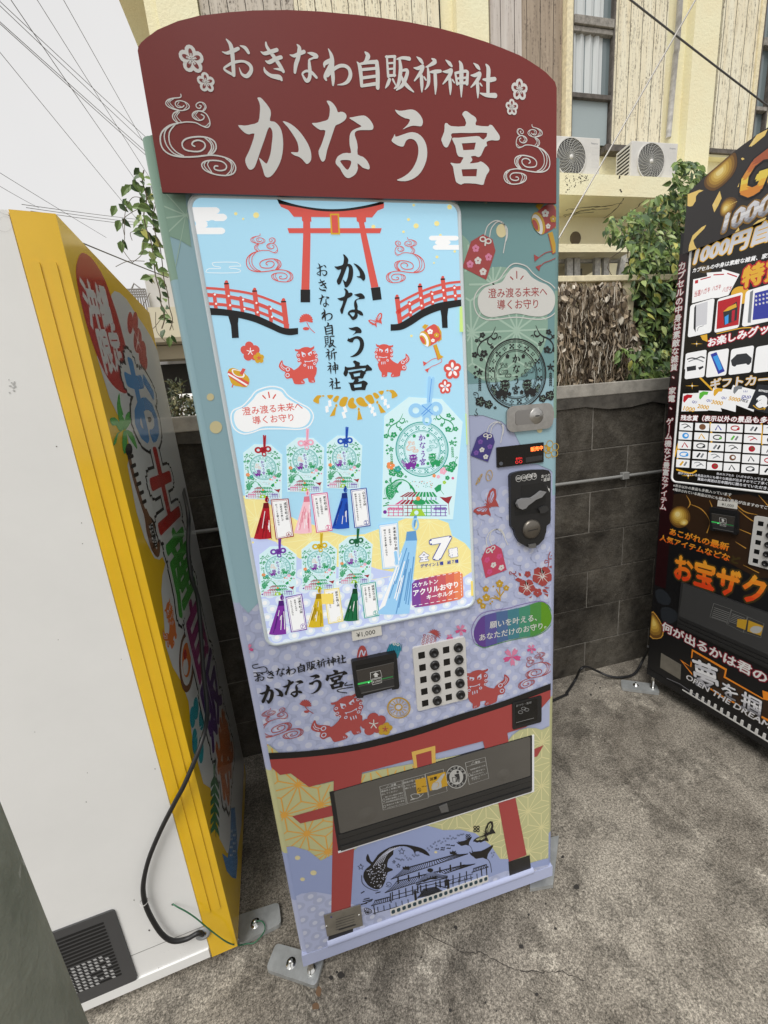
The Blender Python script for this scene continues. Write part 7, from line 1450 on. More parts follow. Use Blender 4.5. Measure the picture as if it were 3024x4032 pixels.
mb = MB(); mb.box((.5, FY + .1, 1.40), (3.4, FY + .14, zt0), mat('board_backing', (.16, .14, .11), .9, noise=(12, .5))); mb.build('back_board', t_)
def leaf(mb, c, d, n, L, W, m):
    """pointed leaf folded along its midrib"""
    d = nrm(d); s = d.cross(nrm(n)).normalized(); u = s.cross(d)
    p = lambda a, b, h: c + d * (a * L) + s * (b * W) + u * (h * W)
    mb.add([p(0, 0, 0), p(.3, .42, .16), p(.62, .36, .12), p(1, 0, -.12), p(.62, -.36, .12), p(.3, -.42, .16), p(.33, 0, 0), p(.66, 0, -.03)], [(0, 6, 1), (1, 6, 7, 2), (2, 7, 3), (0, 5, 6), (5, 4, 7, 6), (4, 3, 7)], m)
def rv(R): return Vector((R.uniform(-1, 1), R.uniform(-1, 1), R.uniform(-1, 1)))
DRY = [mat('dry_leaf_%d' % i, c, .85) for i, c in enumerate([(.34, .265, .18), (.19, .14, .09), (.5, .42, .32), (.07, .05, .033), (.66, .6, .5)])]
R = random.Random(21); mb = MB(); poly_ = [(148, 1125), (640, 1120), (690, 1200), (730, 1400), (800, 1560), (830, 1720), (760, 1900), (640, 2010), (150, 2030)]
k = 0
while k < 1900:
    x, y = R.uniform(60, 830), R.uniform(1120, 2030)
    if not pip(x, y, poly_ + [] if x > 148 else [(0, 1120), (160, 1120), (160, 2030), (0, 2030)]): continue
    if y > 1720 and R.random() < .45: continue
    Q = ypl(FY - R.uniform(-.005, .11)); u, v = Q.uv(2150 + x / 2.212, 600 + y / 2.212); c = Q.pt(u, v); m_ = R.choices(DRY, (4, 3, 4, 5, 2.))[0]
    if R.random() < .62: leaf(mb, c, Vector((R.gauss(0, .5), R.gauss(0, .4), -1)), rv(R), R.uniform(.02, .045), R.uniform(.014, .032), m_)
    else:
        L = R.uniform(.05, .16); q = [c]
        for j in range(4): q.append(q[-1] + Vector((R.gauss(0, .3), R.gauss(0, .15), -1)) * L / 4)
        mb.tube(q, R.uniform(.0012, .0026), m_, 4, False)
    k += 1
tag(mb.build('dry_creeper', at=(1.6, FY - .05, 1.47)), 'brown withered creeper hanging in a mat over the slatted fence', 'plant')
GRN = [mat('creeper_leaf_%d' % i, c, .42, spec=.4) for i, c in enumerate([(.12, .19, .05), (.19, .28, .075), (.05, .095, .03), (.33, .40, .15), (.42, .42, .10), (.09, .15, .065)])]; STM = mat('creeper_stem', (.13, .1, .065), .8)
gp = [(1105, 95), (1180, 60), (1290, 90), (1400, 160), (1400, 2060), (1000, 2060), (900, 2065), (760, 2010), (700, 1900), (740, 1760), (620, 1800), (640, 1690), (770, 1640), (790, 1480), (750, 1370), (800, 1290), (700, 1170), (650, 1120), (690, 1000), (760, 930), (740, 800), (640, 780), (480, 700), (560, 545), (660, 570), (800, 470), (960, 370), (1080, 300)]
thin = [(480, 700), (560, 545), (660, 570), (960, 370), (1105, 95), (1400, 95), (1400, 640), (1130, 640), (900, 720), (640, 780)]
R = random.Random(33); mb = MB(); k = 0
while k < 4200:
    x, y = R.uniform(470, 1400), R.uniform(60, 2065)
    if not pip(x, y, gp): continue
    if pip(x, y, thin) and R.random() < .35: continue
    dep = R.random(); Q = ypl(1.0 + (dep if y > 760 else .25 + dep) * .34 - (.1 if y > 1700 else 0)); u, v = Q.uv(2150 + x / 2.212, 600 + y / 2.212); c = Q.pt(u, v)
    m_ = R.choices(GRN, (5, 4, 4, 3, .9, 3))[0]; L = R.uniform(.034, .066)
    leaf(mb, c, Vector((R.gauss(0, .55), R.uniform(-.7, .1), -R.uniform(.15, 1))), Vector((R.gauss(0, .6), -1, R.uniform(-.2, 1))), L, L * R.uniform(.42, .56), m_); k += 1
for j in range(60):
    x, y = R.uniform(560, 1150), R.uniform(300, 1900)
    if not pip(x, y, gp): continue
    Q = ypl(1.15); c = Q.pt(*Q.uv(2150 + x / 2.212, 600 + y / 2.212)); q = [c]
    for i in range(6): q.append(q[-1] + Vector((R.gauss(0, .035), R.gauss(0, .02), -R.uniform(.02, .07))))
    mb.tube(q, .002, STM, 4, False)
tag(mb.build('green_creeper', at=(2.4, 1.2, 1.47)), 'leafy green creeper climbing between the fence and the black machine', 'plant')
# creeper sprig hanging left of the middle machine
R = random.Random(41); mb = MB(); vp = ypl(1.0)
spine = [(215, 130), (205, 210), (235, 330), (215, 450), (235, 560), (265, 640), (285, 760), (300, 900), (330, 1010), (340, 1100), (365, 1200), (345, 1280)]
V = lambda p: vp.pt(*vp.uv(450 + p[0] / 1.844, 600 + p[1] / 1.844))
sp_ = smooth_path([tuple(V(p)) for p in spine], 5); mb.tube(sp_, .0022, STM, 5, False); mb.tube([Vector(q) + Vector((.02, .03, 0)) for q in sp_], .0018, STM, 5, False)
for q in ([(200, 400), (120, 440), (60, 500), (75, 620), (60, 700), (130, 800)], [(130, 800), (200, 740), (215, 650)], [(200, 330), (130, 330), (80, 430), (75, 600)], [(10, 830), (100, 790), (220, 790)], [(210, 580), (120, 580), (130, 640)], [(340, 1100), (400, 1200), (430, 1290)], [(360, 1180), (300, 1260), (280, 1280)], [(180, 1160), (260, 1020)], [(300, 1160), (310, 1300), (390, 1390)]): mb.tube(smooth_path([tuple(V(p)) for p in q], 5), .0011, STM, 4, False)
for k in range(92):
    i = R.choices(range(len(spine) - 1), [5, 5, 5, 5, 5, 4, 4, 3, 3, 3, 1.5])[0]; w_ = R.random(); a_, b_ = spine[i], spine[i + 1]; p = (a_[0] + (b_[0] - a_[0]) * w_ + R.gauss(0, 20 if i < 8 else 12), a_[1] + (b_[1] - a_[1]) * w_)
    c = V(p) + Vector((0, R.uniform(-.05, .08), 0)); L = R.uniform(.024, .046); leaf(mb, c, Vector((R.gauss(0, 1), R.gauss(0, .4), -R.uniform(.0, 1))), Vector((R.gauss(0, .5), -1, R.uniform(-.4, .8))), L, L * .62, R.choices(GRN, (5, 3, 4, 1, .3, 2))[0])
for p, dx in (((15, 385), -.7), ((75, 345), .5), ((40, 490), -.5), ((45, 640), -.1), ((120, 235), -1), ((400, 1335), -.2), ((95, 245), -.8), ((140, 200), .3)):
    leaf(mb, V(p), Vector((dx, 0, -1)), Vector((.3, -1, .3)), .042, .027, GRN[0]); leaf(mb, V((p[0] + 14, p[1] - 12)), Vector((-dx, .2, -.6)), Vector((-.4, -1, .2)), .035, .022, GRN[2])
tag(mb.build('hanging_creeper', at=V((230, 700))), 'thin creeper sprig with sparse leaves dangling against the sky', 'plant')

# ================================================================ YELLOW APARTMENT BUILDING
BY = 4.72; BP = ypl(BY)
m, t, N, b = nodemat('cream_stucco'); tc = N('TexCoord').outputs['Object']
sp1 = noise(t, N, tc, 34, 4, .7, .3, .7); big = noise(t, N, tc, 1.1, 5, .6, .3, .7)
c = mixc(t, N, big, S(238, 226, 188, 1.), S(246, 236, 204, 1.0)); t.links.new(c, b.inputs['Base Color']); b.inputs['Roughness'].default_value = .9; b.inputs['Specular IOR Level'].default_value = .2; bumpn(t, N, b, sp1, .004); STU = m
def planks(name, c1, c2, c3, sc_=1., lo=.50):
    m, t, N, b = nodemat(name); tcn_ = N('TexCoord').outputs['Object']; mp = N('Mapping'); mp.inputs['Scale'].default_value = (1, 1, .07); t.links.new(tcn_, mp.inputs[0]); v = mp.outputs[0]
    st = noise(t, N, v, 60 * sc_, 5, .75, lo, lo + .1); gr = noise(t, N, v, 12, 5, .6, .3, .7); pe = noise(t, N, tcn_, 30, 4, .7, .42, .62)
    st2 = N('Math'); st2.operation = 'MULTIPLY'; t.links.new(st, st2.inputs[0]); t.links.new(pe, st2.inputs[1])
    sx_ = N('SeparateXYZ'); t.links.new(tcn_, sx_.inputs[0]); fr = N('Math'); fr.operation = 'MULTIPLY'; fr.inputs[1].default_value = 1 / .19; t.links.new(sx_.outputs[0], fr.inputs[0]); f2 = N('Math'); f2.operation = 'FRACT'; t.links.new(fr.outputs[0], f2.inputs[0]); gp_ = N('Math'); gp_.operation = 'LESS_THAN'; gp_.inputs[1].default_value = .045; t.links.new(f2.outputs[0], gp_.inputs[0])
    c = mixc(t, N, gr, c1, c2); c = mixc(t, N, st2.outputs[0], c, c3); c = mixc(t, N, gp_.outputs[0], c, tuple(x * .3 for x in c3)); t.links.new(c, b.inputs['Base Color']); b.inputs['Roughness'].default_value = .85; b.inputs['Specular IOR Level'].default_value = .2
    return m
PLK = planks('cream_planks', S(242, 234, 212, 1.), S(228, 216, 186, 1.), (.12, .095, .07)); PLC = planks('stained_board', S(182, 166, 148, .95), S(150, 136, 120, .95), (.14, .11, .09), .6, .5); PLG = planks('grey_planks', S(214, 206, 194, .95), S(188, 178, 164, .95), (.12, .1, .085), .7, .48); PLW = planks('pale_board', S(214, 208, 202, .95), S(190, 180, 172, .95), (.2, .16, .15), .8, .55)
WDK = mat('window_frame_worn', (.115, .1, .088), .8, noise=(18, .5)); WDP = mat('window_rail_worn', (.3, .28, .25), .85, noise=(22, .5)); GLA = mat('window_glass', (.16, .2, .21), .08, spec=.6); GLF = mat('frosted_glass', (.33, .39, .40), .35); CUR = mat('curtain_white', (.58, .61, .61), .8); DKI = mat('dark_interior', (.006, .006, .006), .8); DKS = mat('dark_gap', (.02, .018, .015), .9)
BT = thing('apartment_building', 'weathered cream apartment building with plank shutters and a balcony ledge', 'building', (3.5, 5.5, 0))
def px2x(px, py=120): return BP.uv(px, py)[0]
ZTOP = 9.5; zs = ypl(4.2).uv(2222, 766)[1]; zl = ypl(4.2).uv(2222, 680)[1]
xc = px2x(588, 130)
mb = MB(); mb.box((xc, BY, 0), (14, BY + .3, ZTOP), STU); mb.box((xc, BY + .3, 0), (xc + .3, 12, ZTOP), STU); mb.build('wall', BT)
zr = 7.5; rp = Plane((0, 0, zr), (1, 0, 0), (0, 1, 0)); xe, ye = rp.uv(542, 181); mb = MB(); mb.box((xe, 5.4, zr), (xc + .6, 14, zr + .25), STU); mb.build('eave_slab', BT)
def slab(name, x0, x1, z0, z1, y0, y1, m, bev=0.): mb = MB(); mb.box((x0, y0, z0), (x1, y1, z1), m); return mb.build(name, BT, bev)
def X(crop, x, y): K(crop); return BP.uv(*fp((x, y)))[0]
z_s1 = BP.uv(2390, 587)[1]; z_s2 = BP.uv(2780, 614)[1]
slab('pillar', X('Z5', 200, 30), X('Z5', 465, 30), 4.25, ZTOP, BY - .10, BY, STU)
def shutter(x0, x1, z0, m, y=BY - .05): return slab('plank_shutter', x0, x1, z0, ZTOP, y, BY - .002, m)
shutter(X('Z5', 474, 30), X('Z5', 1085, 40), 4.4, PLG); shutter(X('Z5', 1088, 40), X('Z4', 532, 60), 4.4, PLK); slab('dark_gap', X('Z4', 534, 60), X('Z4', 548, 60), 4.3, ZTOP, BY - .02, BY, DKS)
slab('pillar', X('Z4', 630, 60), X('Z4', 836, 60), 4.25, ZTOP, BY - .12, BY, STU); shutter(X('Z4', 862, 60), X('Z4', 1066, 60), 4.3, PLW, BY - .06); shutter(X('Z4', 1069, 60), X('Z4', 1342, 60), 4.3, PLC, BY - .03)
slab('window_jamb', X('Z4', 1346, 60), X('Z4', 1386, 60), zl, ZTOP, BY - .11, BY, CRE)
def window(x0, x1, z0, z1, rails, fr=.05, curtain=True, frost=None):
    w_ = MB()
    for a_, b_ in ((x0, x0 + fr), (x1 - fr * 1.4, x1)): w_.box((a_, BY - .09, z0), (b_, BY - .004, z1), WDK)
    o = w_.build('window', BT)
    for zr_, h, mm, d_ in rails: r_ = MB(); r_.box((x0 + fr, BY - .085 - d_, zr_), (x1 - fr * 1.4, BY - .004, zr_ + h), mm); r_.build('rail', o, .004)
    p = MB(); p.box((x0 + fr, BY - .032, z0), (x1 - fr * 1.4, BY - .028, z1), GLA); p.build('pane', o)
    if curtain:
        c_ = MB(); pts = [(x0 + fr + (x1 - x0 - fr * 2.4) * .80 * k / 40, BY - .045 - .012 * math.sin(k * .62) - .004 * math.sin(k * 1.7)) for k in range(41)]
        vs = [v for x, y in pts for v in ((x, y, frost or z0), (x, y, z1))]; c_.add(vs, [(2 * k, 2 * k + 2, 2 * k + 3, 2 * k + 1) for k in range(40)], CUR, True); c_.build('curtain', o)
    if frost: f_ = MB(); f_.box((x0 + fr, BY - .05, z0), (x1 - fr * 2.2, BY - .044, frost), GLF); f_.build('frosted_pane', o)
    return o
zz = lambda y, x=300: BP.uv(2150 + x / 1.898, y / 1.898)[1]
window(X('Z3', 160, 400), X('Z3', 474, 400), zz(1100), ZTOP, [(zz(245), zz(180) - zz(245), WDP, .02), (zz(290), zz(252) - zz(290), WDP, .0), (zz(778), zz(742) - zz(778), WDK, .01)], .02, True, zz(778))
slab('window_sill', X('Z3', 400, 1100), X('Z3', 560, 1100), zz(1172, 480), zz(1125, 480), BY - .12, BY, WDK)
shutter(X('Z3', 478, 400), X('Z3', 874, 400), zz(1112, 560), PLK)
slab('pillar', X('Z3', 1036, 400), X('Z3', 1222, 400), zl - .3, ZTOP, BY - .12, BY, STU)
mb = MB(); xpv = X('Z3', 925, 500); mb.tube([(xpv, BY - .09, ZTOP), (xpv, BY - .09, zz(430, 925)), (xpv + .01, BY - .07, zz(440, 925)), (xpv - .02, BY - .07, zz(1060, 890))], .035, mat('downpipe_white', (.55, .54, .52), .6, noise=(12, .35)), 12); mb.build('downpipe', BT)
xs = [X('Z3', x, 400) for x in (1224, 1262, 1530, 1558)]
slab('dark_gap', xs[0], xs[1], zz(1170, 1200), ZTOP, BY - .03, BY, DKS); shutter(xs[1] + .005, xs[2], zz(1155, 1300), PLK, BY - .07); slab('window_jamb', xs[2] + .004, xs[3], zz(1170, 1400), ZTOP, BY - .09, BY, CRE)
window(xs[3] + .004, X('Z3', 1659, 400), zz(1170, 1500), ZTOP, [(zz(390, 1590), zz(330, 1590) - zz(390, 1590), WDP, .02), (zz(860, 1520), zz(830, 1520) - zz(860, 1520), WDP, .01)], .02, False)
slab('window_sill', xs[0], X('Z3', 1700, 500), zz(1192, 1300), zz(1160, 1300), BY - .13, BY, WDK); slab('sill_ledge', xs[0] - .01, X('Z3', 1750, 500), zz(1212, 1300), zz(1194, 1300), BY - .10, BY, STU)
mb = MB(); mb.box((-.5, 4.2, zs), (7.2, BY + .01, zl), STU)
PS = ypl(4.2); ASB = Art(PS, mb, .001); VSP = mat('vine_scars', (.05, .04, .03), .9); R = random.Random(6)
for k in range(70):
    x = R.uniform(140, 320); y = 1300 + (R.random() ** 1.3) * 130 * (1 - (x - 140) / 260) + R.uniform(0, 15); K('Z3'); ASB.ell(x, y, R.uniform(1.5, 5), R.uniform(2, 6), VSP, 1, 6)
for x, y in ((555, 1420), (562, 1432), (548, 1330), (550, 1318)): ASB.ell(x, y, 7, 7, VSP, 1, 7)
SF = Plane((0, 0, zs), (1, 0, 0), (0, -1, 0)); ASF = Art(SF, mb, .001); K('Z2')
for q in ([(160, 560), (300, 510), (480, 475), (660, 440)], [(160, 545), (280, 520), (400, 500), (560, 490)], [(170, 500), (330, 480), (520, 470)], [(150, 590), (260, 540), (420, 520)], [(500, 570), (600, 500), (680, 400)], [(690, 550), (800, 470), (880, 400)]): 
    ASF.line([(x + R.uniform(-6, 6), y + R.uniform(-5, 5), R.uniform(2, 7)) for x, y in smooth_path(q, 4)], 4, VSP, 1, 0)
mb.build('balcony_slab', BT)
# lower storey below the ledge: canopy, window with worn bars, round vent
vcx, vcz = BP.uv(2150 + 255 / 2.212, 600 + 750 / 2.212); mb = MB(); mb.lathe((vcx, BY, vcz), (0, -1, 0), [(0, .02), (.07, .02), (.085, .012), (.09, 0)], mat('vent_brown', (.14, .11, .07), .8), 20); mb.build('round_vent', BT)
CNY = 3.0; cp = ypl(CNY); K('Z2'); cx1 = cp.uv(*fp((735, 830)))[0]; cz1, cz0 = cp.uv(*fp((300, 797)))[1], cp.uv(*fp((300, 868)))[1]
slab('canopy', .2, cx1, cz0, cz1, CNY, BY + .01, STU)
GY = 3.15; gp2 = ypl(GY); gz1 = cz0 - .002; gz0 = gp2.uv(*(2150 + 300 / 2.212, 600 + 1100 / 2.212))[1] - .3
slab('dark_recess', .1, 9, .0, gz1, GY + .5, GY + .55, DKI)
w_ = MB(); w_.box((1.0, GY + .02, gp2.uv(2150 + 300 / 2.212, 600 + 950 / 2.212)[1]), (cx1 + .3, GY + .05, gp2.uv(2150 + 300 / 2.212, 600 + 915 / 2.212)[1]), CRW); wo = w_.build('barred_window', BT)
for xa, xb in ((198, 198), (262, 262), (440, 438), (517, 515), (668, 635)):
    pa = gp2.pt(*gp2.uv(2150 + xa / 2.212, 600 + 895 / 2.212)); pb2 = gp2.pt(*gp2.uv(2150 + xb / 2.212, 600 + 1110 / 2.212)); b_ = MB(); d2 = .034
    b_.add([(pa.x - d2, GY - .02, pa.z), (pa.x + d2, GY - .02, pa.z), (pb2.x + d2, GY - .02, pb2.z), (pb2.x - d2, GY - .02, pb2.z), (pa.x - d2, GY + .018, pa.z), (pa.x + d2, GY + .018, pa.z), (pb2.x + d2, GY + .018, pb2.z), (pb2.x - d2, GY + .018, pb2.z)], [(0, 3, 2, 1), (4, 5, 6, 7), (0, 1, 5, 4), (1, 2, 6, 5), (2, 3, 7, 6), (3, 0, 4, 7)], CRW); b_.build('window_bar', wo)
i0 = gp2.uv(2150 + 285 / 2.212, 600 + 955 / 2.212); i1 = gp2.uv(2150 + 415 / 2.212, 600 + 955 / 2.212); b_ = MB(); b_.prism(gp2, [(i0[0], i0[1] - .45), (i1[0], i1[1] - .45), (i1[0], i1[1]), (i0[0], i0[1])], -.2, -.17, mat('inner_frame', (.16, .17, .16), .7), holes=[[(i0[0] + .04, i0[1] - .41), (i1[0] - .06, i1[1] - .41), (i1[0] - .06, i1[1] - .05), (i0[0] + .04, i0[1] - .05)]]); b_.build('inner_frame', wo)
lg = ypl(3.4); K('Z2'); lgx, lgz = lg.uv(*fp((760, 715))); slab('ledge', lgx, 5.6, lgz - .01, lg.uv(*fp((800, 680)))[1], 3.4, 3.6, mat('ledge_brown', (.12, .10, .08), .8))
# ---- outdoor air conditioners on the slab
ACW = mat('ac_casing', (.66, .65, .62), .5, noise=(8, .08)); ACG = mat('ac_grille', (.6, .6, .57), .5); ACD = mat('ac_dark', (.03, .03, .032), .6); LOGO = mat('logo_grey', (.1, .12, .16), .5)
AY = 4.3; ap_ = ypl(AY)
def air_con(x1, label, first=None):
    tl_, br_ = ap_.uv(2487, 553), ap_.uv(2669, 695); W0 = ap_.uv(2669, 600)[0] - ap_.uv(2487, 600)[0]; zt_, zb_ = tl_[1], zl
    t_ = thing('air_conditioner', label, 'air conditioner', (x1 - W0 / 2, AY + .13, zl), 'air conditioner units on the ledge'); x0 = x1 - W0; H = zt_ - zb_
    mb = MB(); mb.box((x0, AY, zb_ + .02), (x1, AY + .26, zt_), ACW)
    for k in range(2):
        mb.box((x0 + .06 + k * .4, AY + .04, zb_ + .001), (x0 + .16 + k * .4, AY + .22, zb_ + .02), ACD)
    mb.build('casing', t_, .008)
    cx, cz = x0 + W0 * .42, zb_ + H * .5; r = H * .46; rx = 1.02
    f = MB(); P = ypl(AY)
    ci = lambda q: [(cx + q * rx * math.cos(k * math.pi / 24), cz + q * math.sin(k * math.pi / 24)) for k in range(48)]
    f.prism(P, ci(r), .0, .004, ACD, back=False); f.prism(P, ci(r * 1.04), 0, .014, ACW, holes=[ci(r * .98)])
    for k in range(1, 10): q = r * (.14 + .84 * k / 10); f.prism(P, ci(q + .0013), .008, .012, ACG, holes=[ci(q - .0013)])
    for k in range(22):
        a0 = 2 * math.pi * k / 22; path = []
        for i in range(7): q = r * (.12 + .86 * i / 6); an = a0 - .75 * (i / 6); path.append(P.pt(cx + q * rx * math.cos(an), cz + q * math.sin(an), .013))
        f.tube(path, .0022, ACG, 5, False)
    f.lathe((cx, AY - .008, cz), (0, -1, 0), [(0, .012), (r * .12, .011), (r * .13, .0)], ACW, 20); f.build('fan_grille', t_)
    s = MB(); s.box((x0 - .002, AY + .03, zb_ + .04), (x0 + .001, AY + .23, zt_ - .03), ACD)
    for k in range(10): z0 = zb_ + .035 + k * (H - .07) / 9; s.box((x0 - .006, AY + .025, z0), (x0 - .001, AY + .235, z0 + (H - .07) / 9 * .4), ACW)
    s.build('side_louvre', t_)
    g_ = MB(); PA = ypl(AY); g_.prism(PA, rrect(x1 - .145, zb_ + .03, x1 - .008, zt_ - .02, .006, 3), 0, .0012, ACW); aa = Art(PA, g_, .0015); vs, fs = glyphs('Panasonic'); k = .10 / max(v[0] for v in vs); aa.tri([(x1 - .135 + x * k, zt_ - .07 + y * k) for x, y in vs], fs, LOGO, 1)
    for q in range(4): zz_ = zt_ - .11 - q * .07; aa.fill([(x1 - .13, zz_), (x1 - .02, zz_), (x1 - .02, zz_ + .004), (x1 - .13, zz_ + .004)], ACG, 1)
    g_.build('service_panel', t_)
    return t_
air_con(ap_.uv(2362, 600)[0], 'white air conditioner half hidden behind the red arched sign'); air_con(ap_.uv(2668, 600)[0], 'white air conditioner with its ribbed side showing, beside the creeper')

# ================================================================ background on the left
WB = mat('render_white', (.62, .61, .6), .9, noise=(3, .08)); WBC = mat('render_cream', (.62, .58, .46), .9); SHD = mat('soffit_brown', (.33, .29, .22), .9); RAILM = mat('railing_grey', (.28, .27, .27), .6)
FYB = 11.0; bp = ypl(FYB); q5 = lambda x, y: bp.uv(*(500 + x / 4.1475, 1000 + y / 4.1475)); q3 = lambda x, y: bp.uv(*(550 + x / 4.916, 1300 + y / 4.916))
t_ = thing('house', 'pale rendered house with a roof railing far behind the hanging creeper', 'house', (q5(500, 1400)[0], FYB + 2, 0))
xa = q5(265, 330)[0]; zt_ = q5(265, 330)[1]; mb = MB(); mb.box((xa, FYB, q5(330, 1450)[1]), (xa + 1.35, FYB + 5, zt_), WB); mb.box((xa - 3.2, FYB + .5, 0), (xa + .02, FYB + 5, q5(330, 1450)[1]), WB); mb.build('wall', t_)
mb = MB(); xb = q5(470, 990)[0]; mb.box((xb, FYB - .6, q5(740, 1560)[1]), (4.2, FYB - .05, q5(470, 990)[1]), WBC); mb.build('cream_wing', t_)
mb = MB(); mb.box((xa - .4, FYB - 1.2, q3(400, 440)[1]), (5, FYB - .05, q3(640, 350)[1]), SHD); mb.build('canopy', t_)
mb = MB(); mb.box((xa - .3, FYB - .9, q3(500, 690)[1]), (5, FYB - .6, q3(500, 450)[1]), SHD); mb.build('lintel', t_)
mb = MB(); mb.box((xa - .5, FYB - .2, 0), (5, FYB - .1, q3(500, 690)[1]), mat('shop_dark', (.022, .02, .018), .8)); mb.build('shop_front', t_)
mb = MB(); xo = q3(415, 800)[0]; mb.tube([(xo, FYB - 1, 0), (xo, FYB - 1, q3(415, 545)[1])], .14, mat('post_grey', (.22, .23, .23), .7, noise=(6, .3)), 14); mb.build('post', t_)
mb = MB(); zr0, zr1 = q5(150, 720)[1], q5(100, 600)[1]; xr0 = q5(-250, 600)[0]
for k in range(4): z = zr0 + (zr1 - zr0) * k / 3; mb.tube([(xr0, FYB - .1, z), (xa, FYB - .1, z)], .02, RAILM, 6)
for k in range(16): x = xr0 + (xa - xr0) * k / 15; mb.tube([(x, FYB - .1, zr0 - .9), (x, FYB - .1, zr1)], .018, RAILM, 6)
ap5 = [q5(100, 600), q5(140, 505), q5(260, 600)]; mb.tube([(p[0], FYB - .1, p[1]) for p in ap5], .02, RAILM, 6); mb.build('roof_railing', t_)
sg_ = MB(); sp2 = ypl(9.6); s2 = lambda x, y: sp2.uv(550 + x / 4.916, 1300 + y / 4.916); u0, z1_ = s2(598, 1262); u1 = 2.2; z0_ = s2(620, 1470)[1]
sg_.prism(sp2, [(u0, z0_), (u1, z0_), (u1, z1_), (u0, z1_)], -.05, 0, mat('board_cream', (.6, .54, .42), .7)); as_ = Art(sp2, sg_, .002); _cr[:] = CROPS['L3']; as_.ell(708, 1390, 38, 55, mat('board_blue', (.06, .15, .4), .6), 1, 18); as_.ell(710, 1392, 14, 36, PAPER, 2, 12)
BR_ = mat('board_red', (.55, .06, .05), .6)
for q in ([(825, 1335), (860, 1330)], [(825, 1370), (865, 1365)], [(845, 1320), (848, 1400)], [(880, 1340), (920, 1332)], [(880, 1380), (925, 1380)], [(905, 1330), (908, 1400)]): as_.line(q, 14, BR_, 1, 0)
for sx_ in (u0 + .15, u1 - .2): sg_.box((sx_, 9.62, 0), (sx_ + .05, 9.66, z0_ + .02), RAILM)
tag(sg_.build('sign_board', at=(u0, 9.6, 0)), 'cream roadside sign board with a blue mark and red letters beyond the wall', 'sign')
R = random.Random(77); mb = MB(); shp = ypl(5.2); BUSH = [mat('bush_leaf_%d' % i, c, .7) for i, c in enumerate([(.05, .06, .03), (.09, .1, .045), (.03, .04, .02), (.16, .15, .07)])]
SPT = lambda x, y, d=0: (lambda Q: Q.pt(*Q.uv(550 + x / 4.916, 1300 + y / 4.916)))(ypl(5.2 + d))
for k in range(9):
    x = 620 + 45 * k; q = [SPT(x, 1900), SPT(x - 20 + R.uniform(-40, 40), 1700), SPT(x - 40 + R.uniform(-60, 60), 1500), SPT(x - 50 + R.uniform(-80, 80), 1300 + R.uniform(-200, 100))]; mb.tube(smooth_path([tuple(p) for p in q], 4), .008, STM, 5, False)
for k in range(520):
    x, y = R.uniform(520, 1100), 1850 - 600 * R.random() ** 1.5
    if 1590 < y < 1700 and R.random() < .6: continue
    leaf(mb, SPT(x, y, R.uniform(-.3, .5)), rv(R), rv(R), R.uniform(.05, .1), .045, R.choice(BUSH))
for k in range(110):
    x, y = R.uniform(560, 850), R.uniform(980, 1250); leaf(mb, SPT(x, y, R.uniform(-.2, .3)), rv(R), rv(R), R.uniform(.05, .09), .03, R.choice(BUSH))
tag(mb.build('shrub', at=SPT(800, 1900)), 'straggly dark shrub seen through the gap between the left and middle machines', 'shrub')
# pale parked van glimpsed through the shrub
vq = ypl(8.4); v3 = lambda x, y: vq.uv(550 + x / 4.916, 1300 + y / 4.916); zv1 = v3(800, 1610)[1]; zv0 = v3(800, 1700)[1]; xv0 = v3(630, 1650)[0]
tv = thing('parked_van', 'white van roof and windows glimpsed behind the dark shrub', 'van', (xv0 + 1.2, 8.9, 0)); VW = mat('van_white', (.8, .8, .8), .3)
mb = MB(); mb.box((xv0, 8.4, .3), (xv0 + 3.2, 9.8, zv0 + .02), VW); mb.box((xv0 + .1, 8.5, zv0 + .02), (xv0 + 2.7, 9.7, max(zv1, zv0 + .5)), VW); mb.build('body', tv, .06)
mb = MB(); mb.box((xv0 + .3, 8.492, zv0 + .08), (xv0 + 2.4, 8.5, zv0 + .35), GLA); mb.build('window', tv)
for x in (xv0 + .6, xv0 + 2.5): mb = MB(); mb.lathe((x, 8.38, .3), (0, 1, 0), [(0, 0), (.3, 0), (.3, .2), (0, .2)], RUB, 20); mb.build('wheel', tv)
# far white-painted low wall behind the block wall
mb = MB(); mb.box((-2.6, 1.45, 0), (.6, 1.6, ypl(1.45).uv(700, 1676)[1]), COP); tag(mb.build('garden_wall', at=(-1, 1.5, 0)), 'low grey garden wall just behind the block wall, left of the middle machine', 'wall')
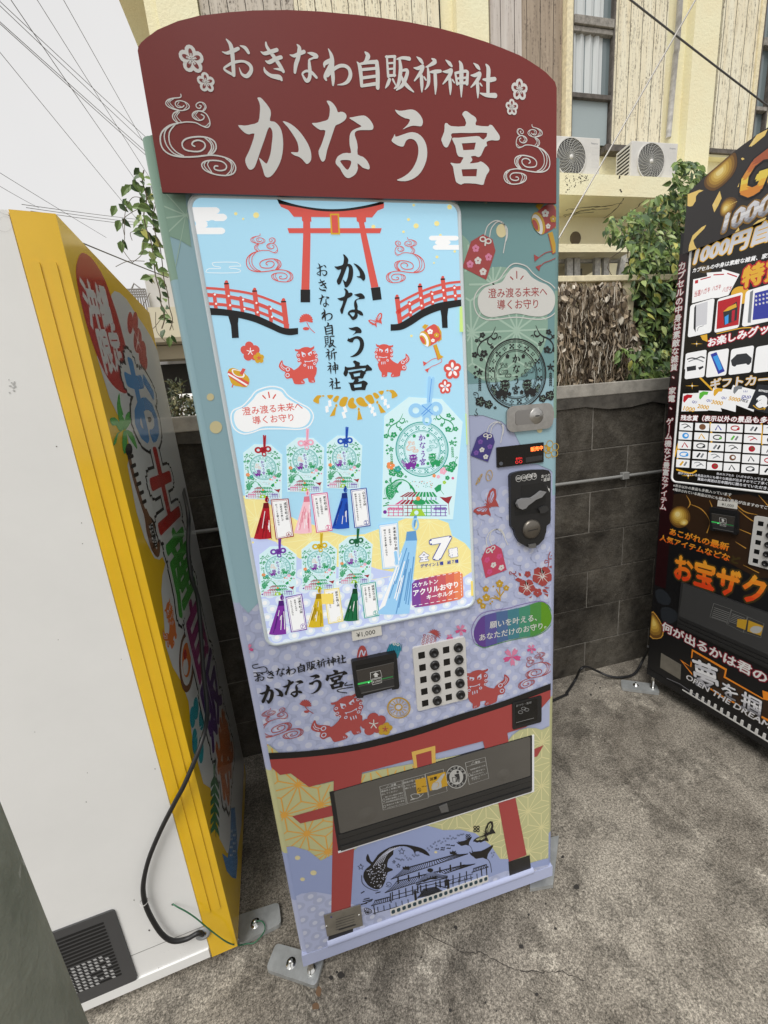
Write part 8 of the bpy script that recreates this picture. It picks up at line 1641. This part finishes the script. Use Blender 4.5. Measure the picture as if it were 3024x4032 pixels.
# concrete post close to the camera
m, t, N, b = nodemat('mossy_concrete'); tc = N('TexCoord').outputs['Object']; n1 = noise(t, N, tc, 9, 6, .65, .3, .7); n2 = noise(t, N, tc, 14, 5, .6, .66, .72)
c = mixc(t, N, n1, (.14, .155, .115), (.30, .31, .25)); c = mixc(t, N, n2, c, (.55, .54, .5)); t.links.new(c, b.inputs['Base Color']); b.inputs['Roughness'].default_value = .9; bumpn(t, N, b, n1, .008)
mb = MB(); mb.lathe((-.183, -.492, 0), (0, 0, 1), [(.1, 0), (.1, 3.2)], m, 40); tag(mb.build('concrete_post', at=(-.183, -.492, 0)), 'mossy grey concrete post at the near left corner in front of the white machine', 'post')

# ================================================================ overhead wires
WIR = mat('wire_dark', (.10, .10, .105), .6)
def wire(p, q, y0, y1, r, label='thin dark overhead wire crossing the pale sky', group='overhead wires in the sky', crop='W', ext=.25, name='overhead_wire', m_=None):
    K(crop); A0 = (lambda Q: Q.pt(*Q.uv(*fp(p))))(ypl(y0)); B0 = (lambda Q: Q.pt(*Q.uv(*fp(q))))(ypl(y1)); d = B0 - A0; a_ = A0 - d * ext; b_ = B0 + d * ext; n = 14; sag = d.length * .004
    pts = [a_ + (b_ - a_) * (i / n) - Vector((0, 0, sag * 4 * (i / n) * (1 - i / n))) for i in range(n + 1)]; mb = MB(); mb.tube(pts, r, m_ or WIR, 5, False); return tag(mb.build(name, at=A0), label, 'wire', group)
for p, q, r in (((0, 10), (1375, 1290), .010), ((0, 50), (1320, 1300), .010), ((0, 200), (1310, 1370), .011), ((0, 218), (1310, 1400), .011), ((105, 0), (700, 870), .012), ((700, 870), (1240, 1645), .009), ((350, 0), (1310, 1520), .009), ((595, 0), (1320, 1290), .009), ((0, 485), (1110, 1840), .009), ((0, 1610), (850, 2130), .008), ((0, 1735), (310, 1910), .008), ((500, 1945), (1290, 2045), .008), ((530, 1975), (1290, 2075), .008), ((560, 2005), (1290, 2100), .008)):
    wire(p, q, 9, 12, r * .62)
K('L6'); wire((85, 15), (515, 190), 7, 9, .011, 'thicker black cable sloping down behind the white machine', None, 'L6', .3)
wire((600, -30), (1700, 820), 2.6, 2.6, .007, 'black service cable slanting across the apartment building', None, 'Z3', .15)
mb = MB(); gq = ypl(2.2); K('Z3'); a_, b_ = gq.pt(*gq.uv(*fp((1180, -110)))), gq.pt(*gq.uv(*fp((130, 1720)))); d = (a_ - b_); mb.tube([b_ - d * .8, b_, a_, a_ + d * .3], .0062, mat('guy_steel', (.42, .40, .37), .45, .6), 8)
tag(mb.build('guy_wire', at=b_), 'pale twisted steel guy wire running down in front of the balcony', 'wire')
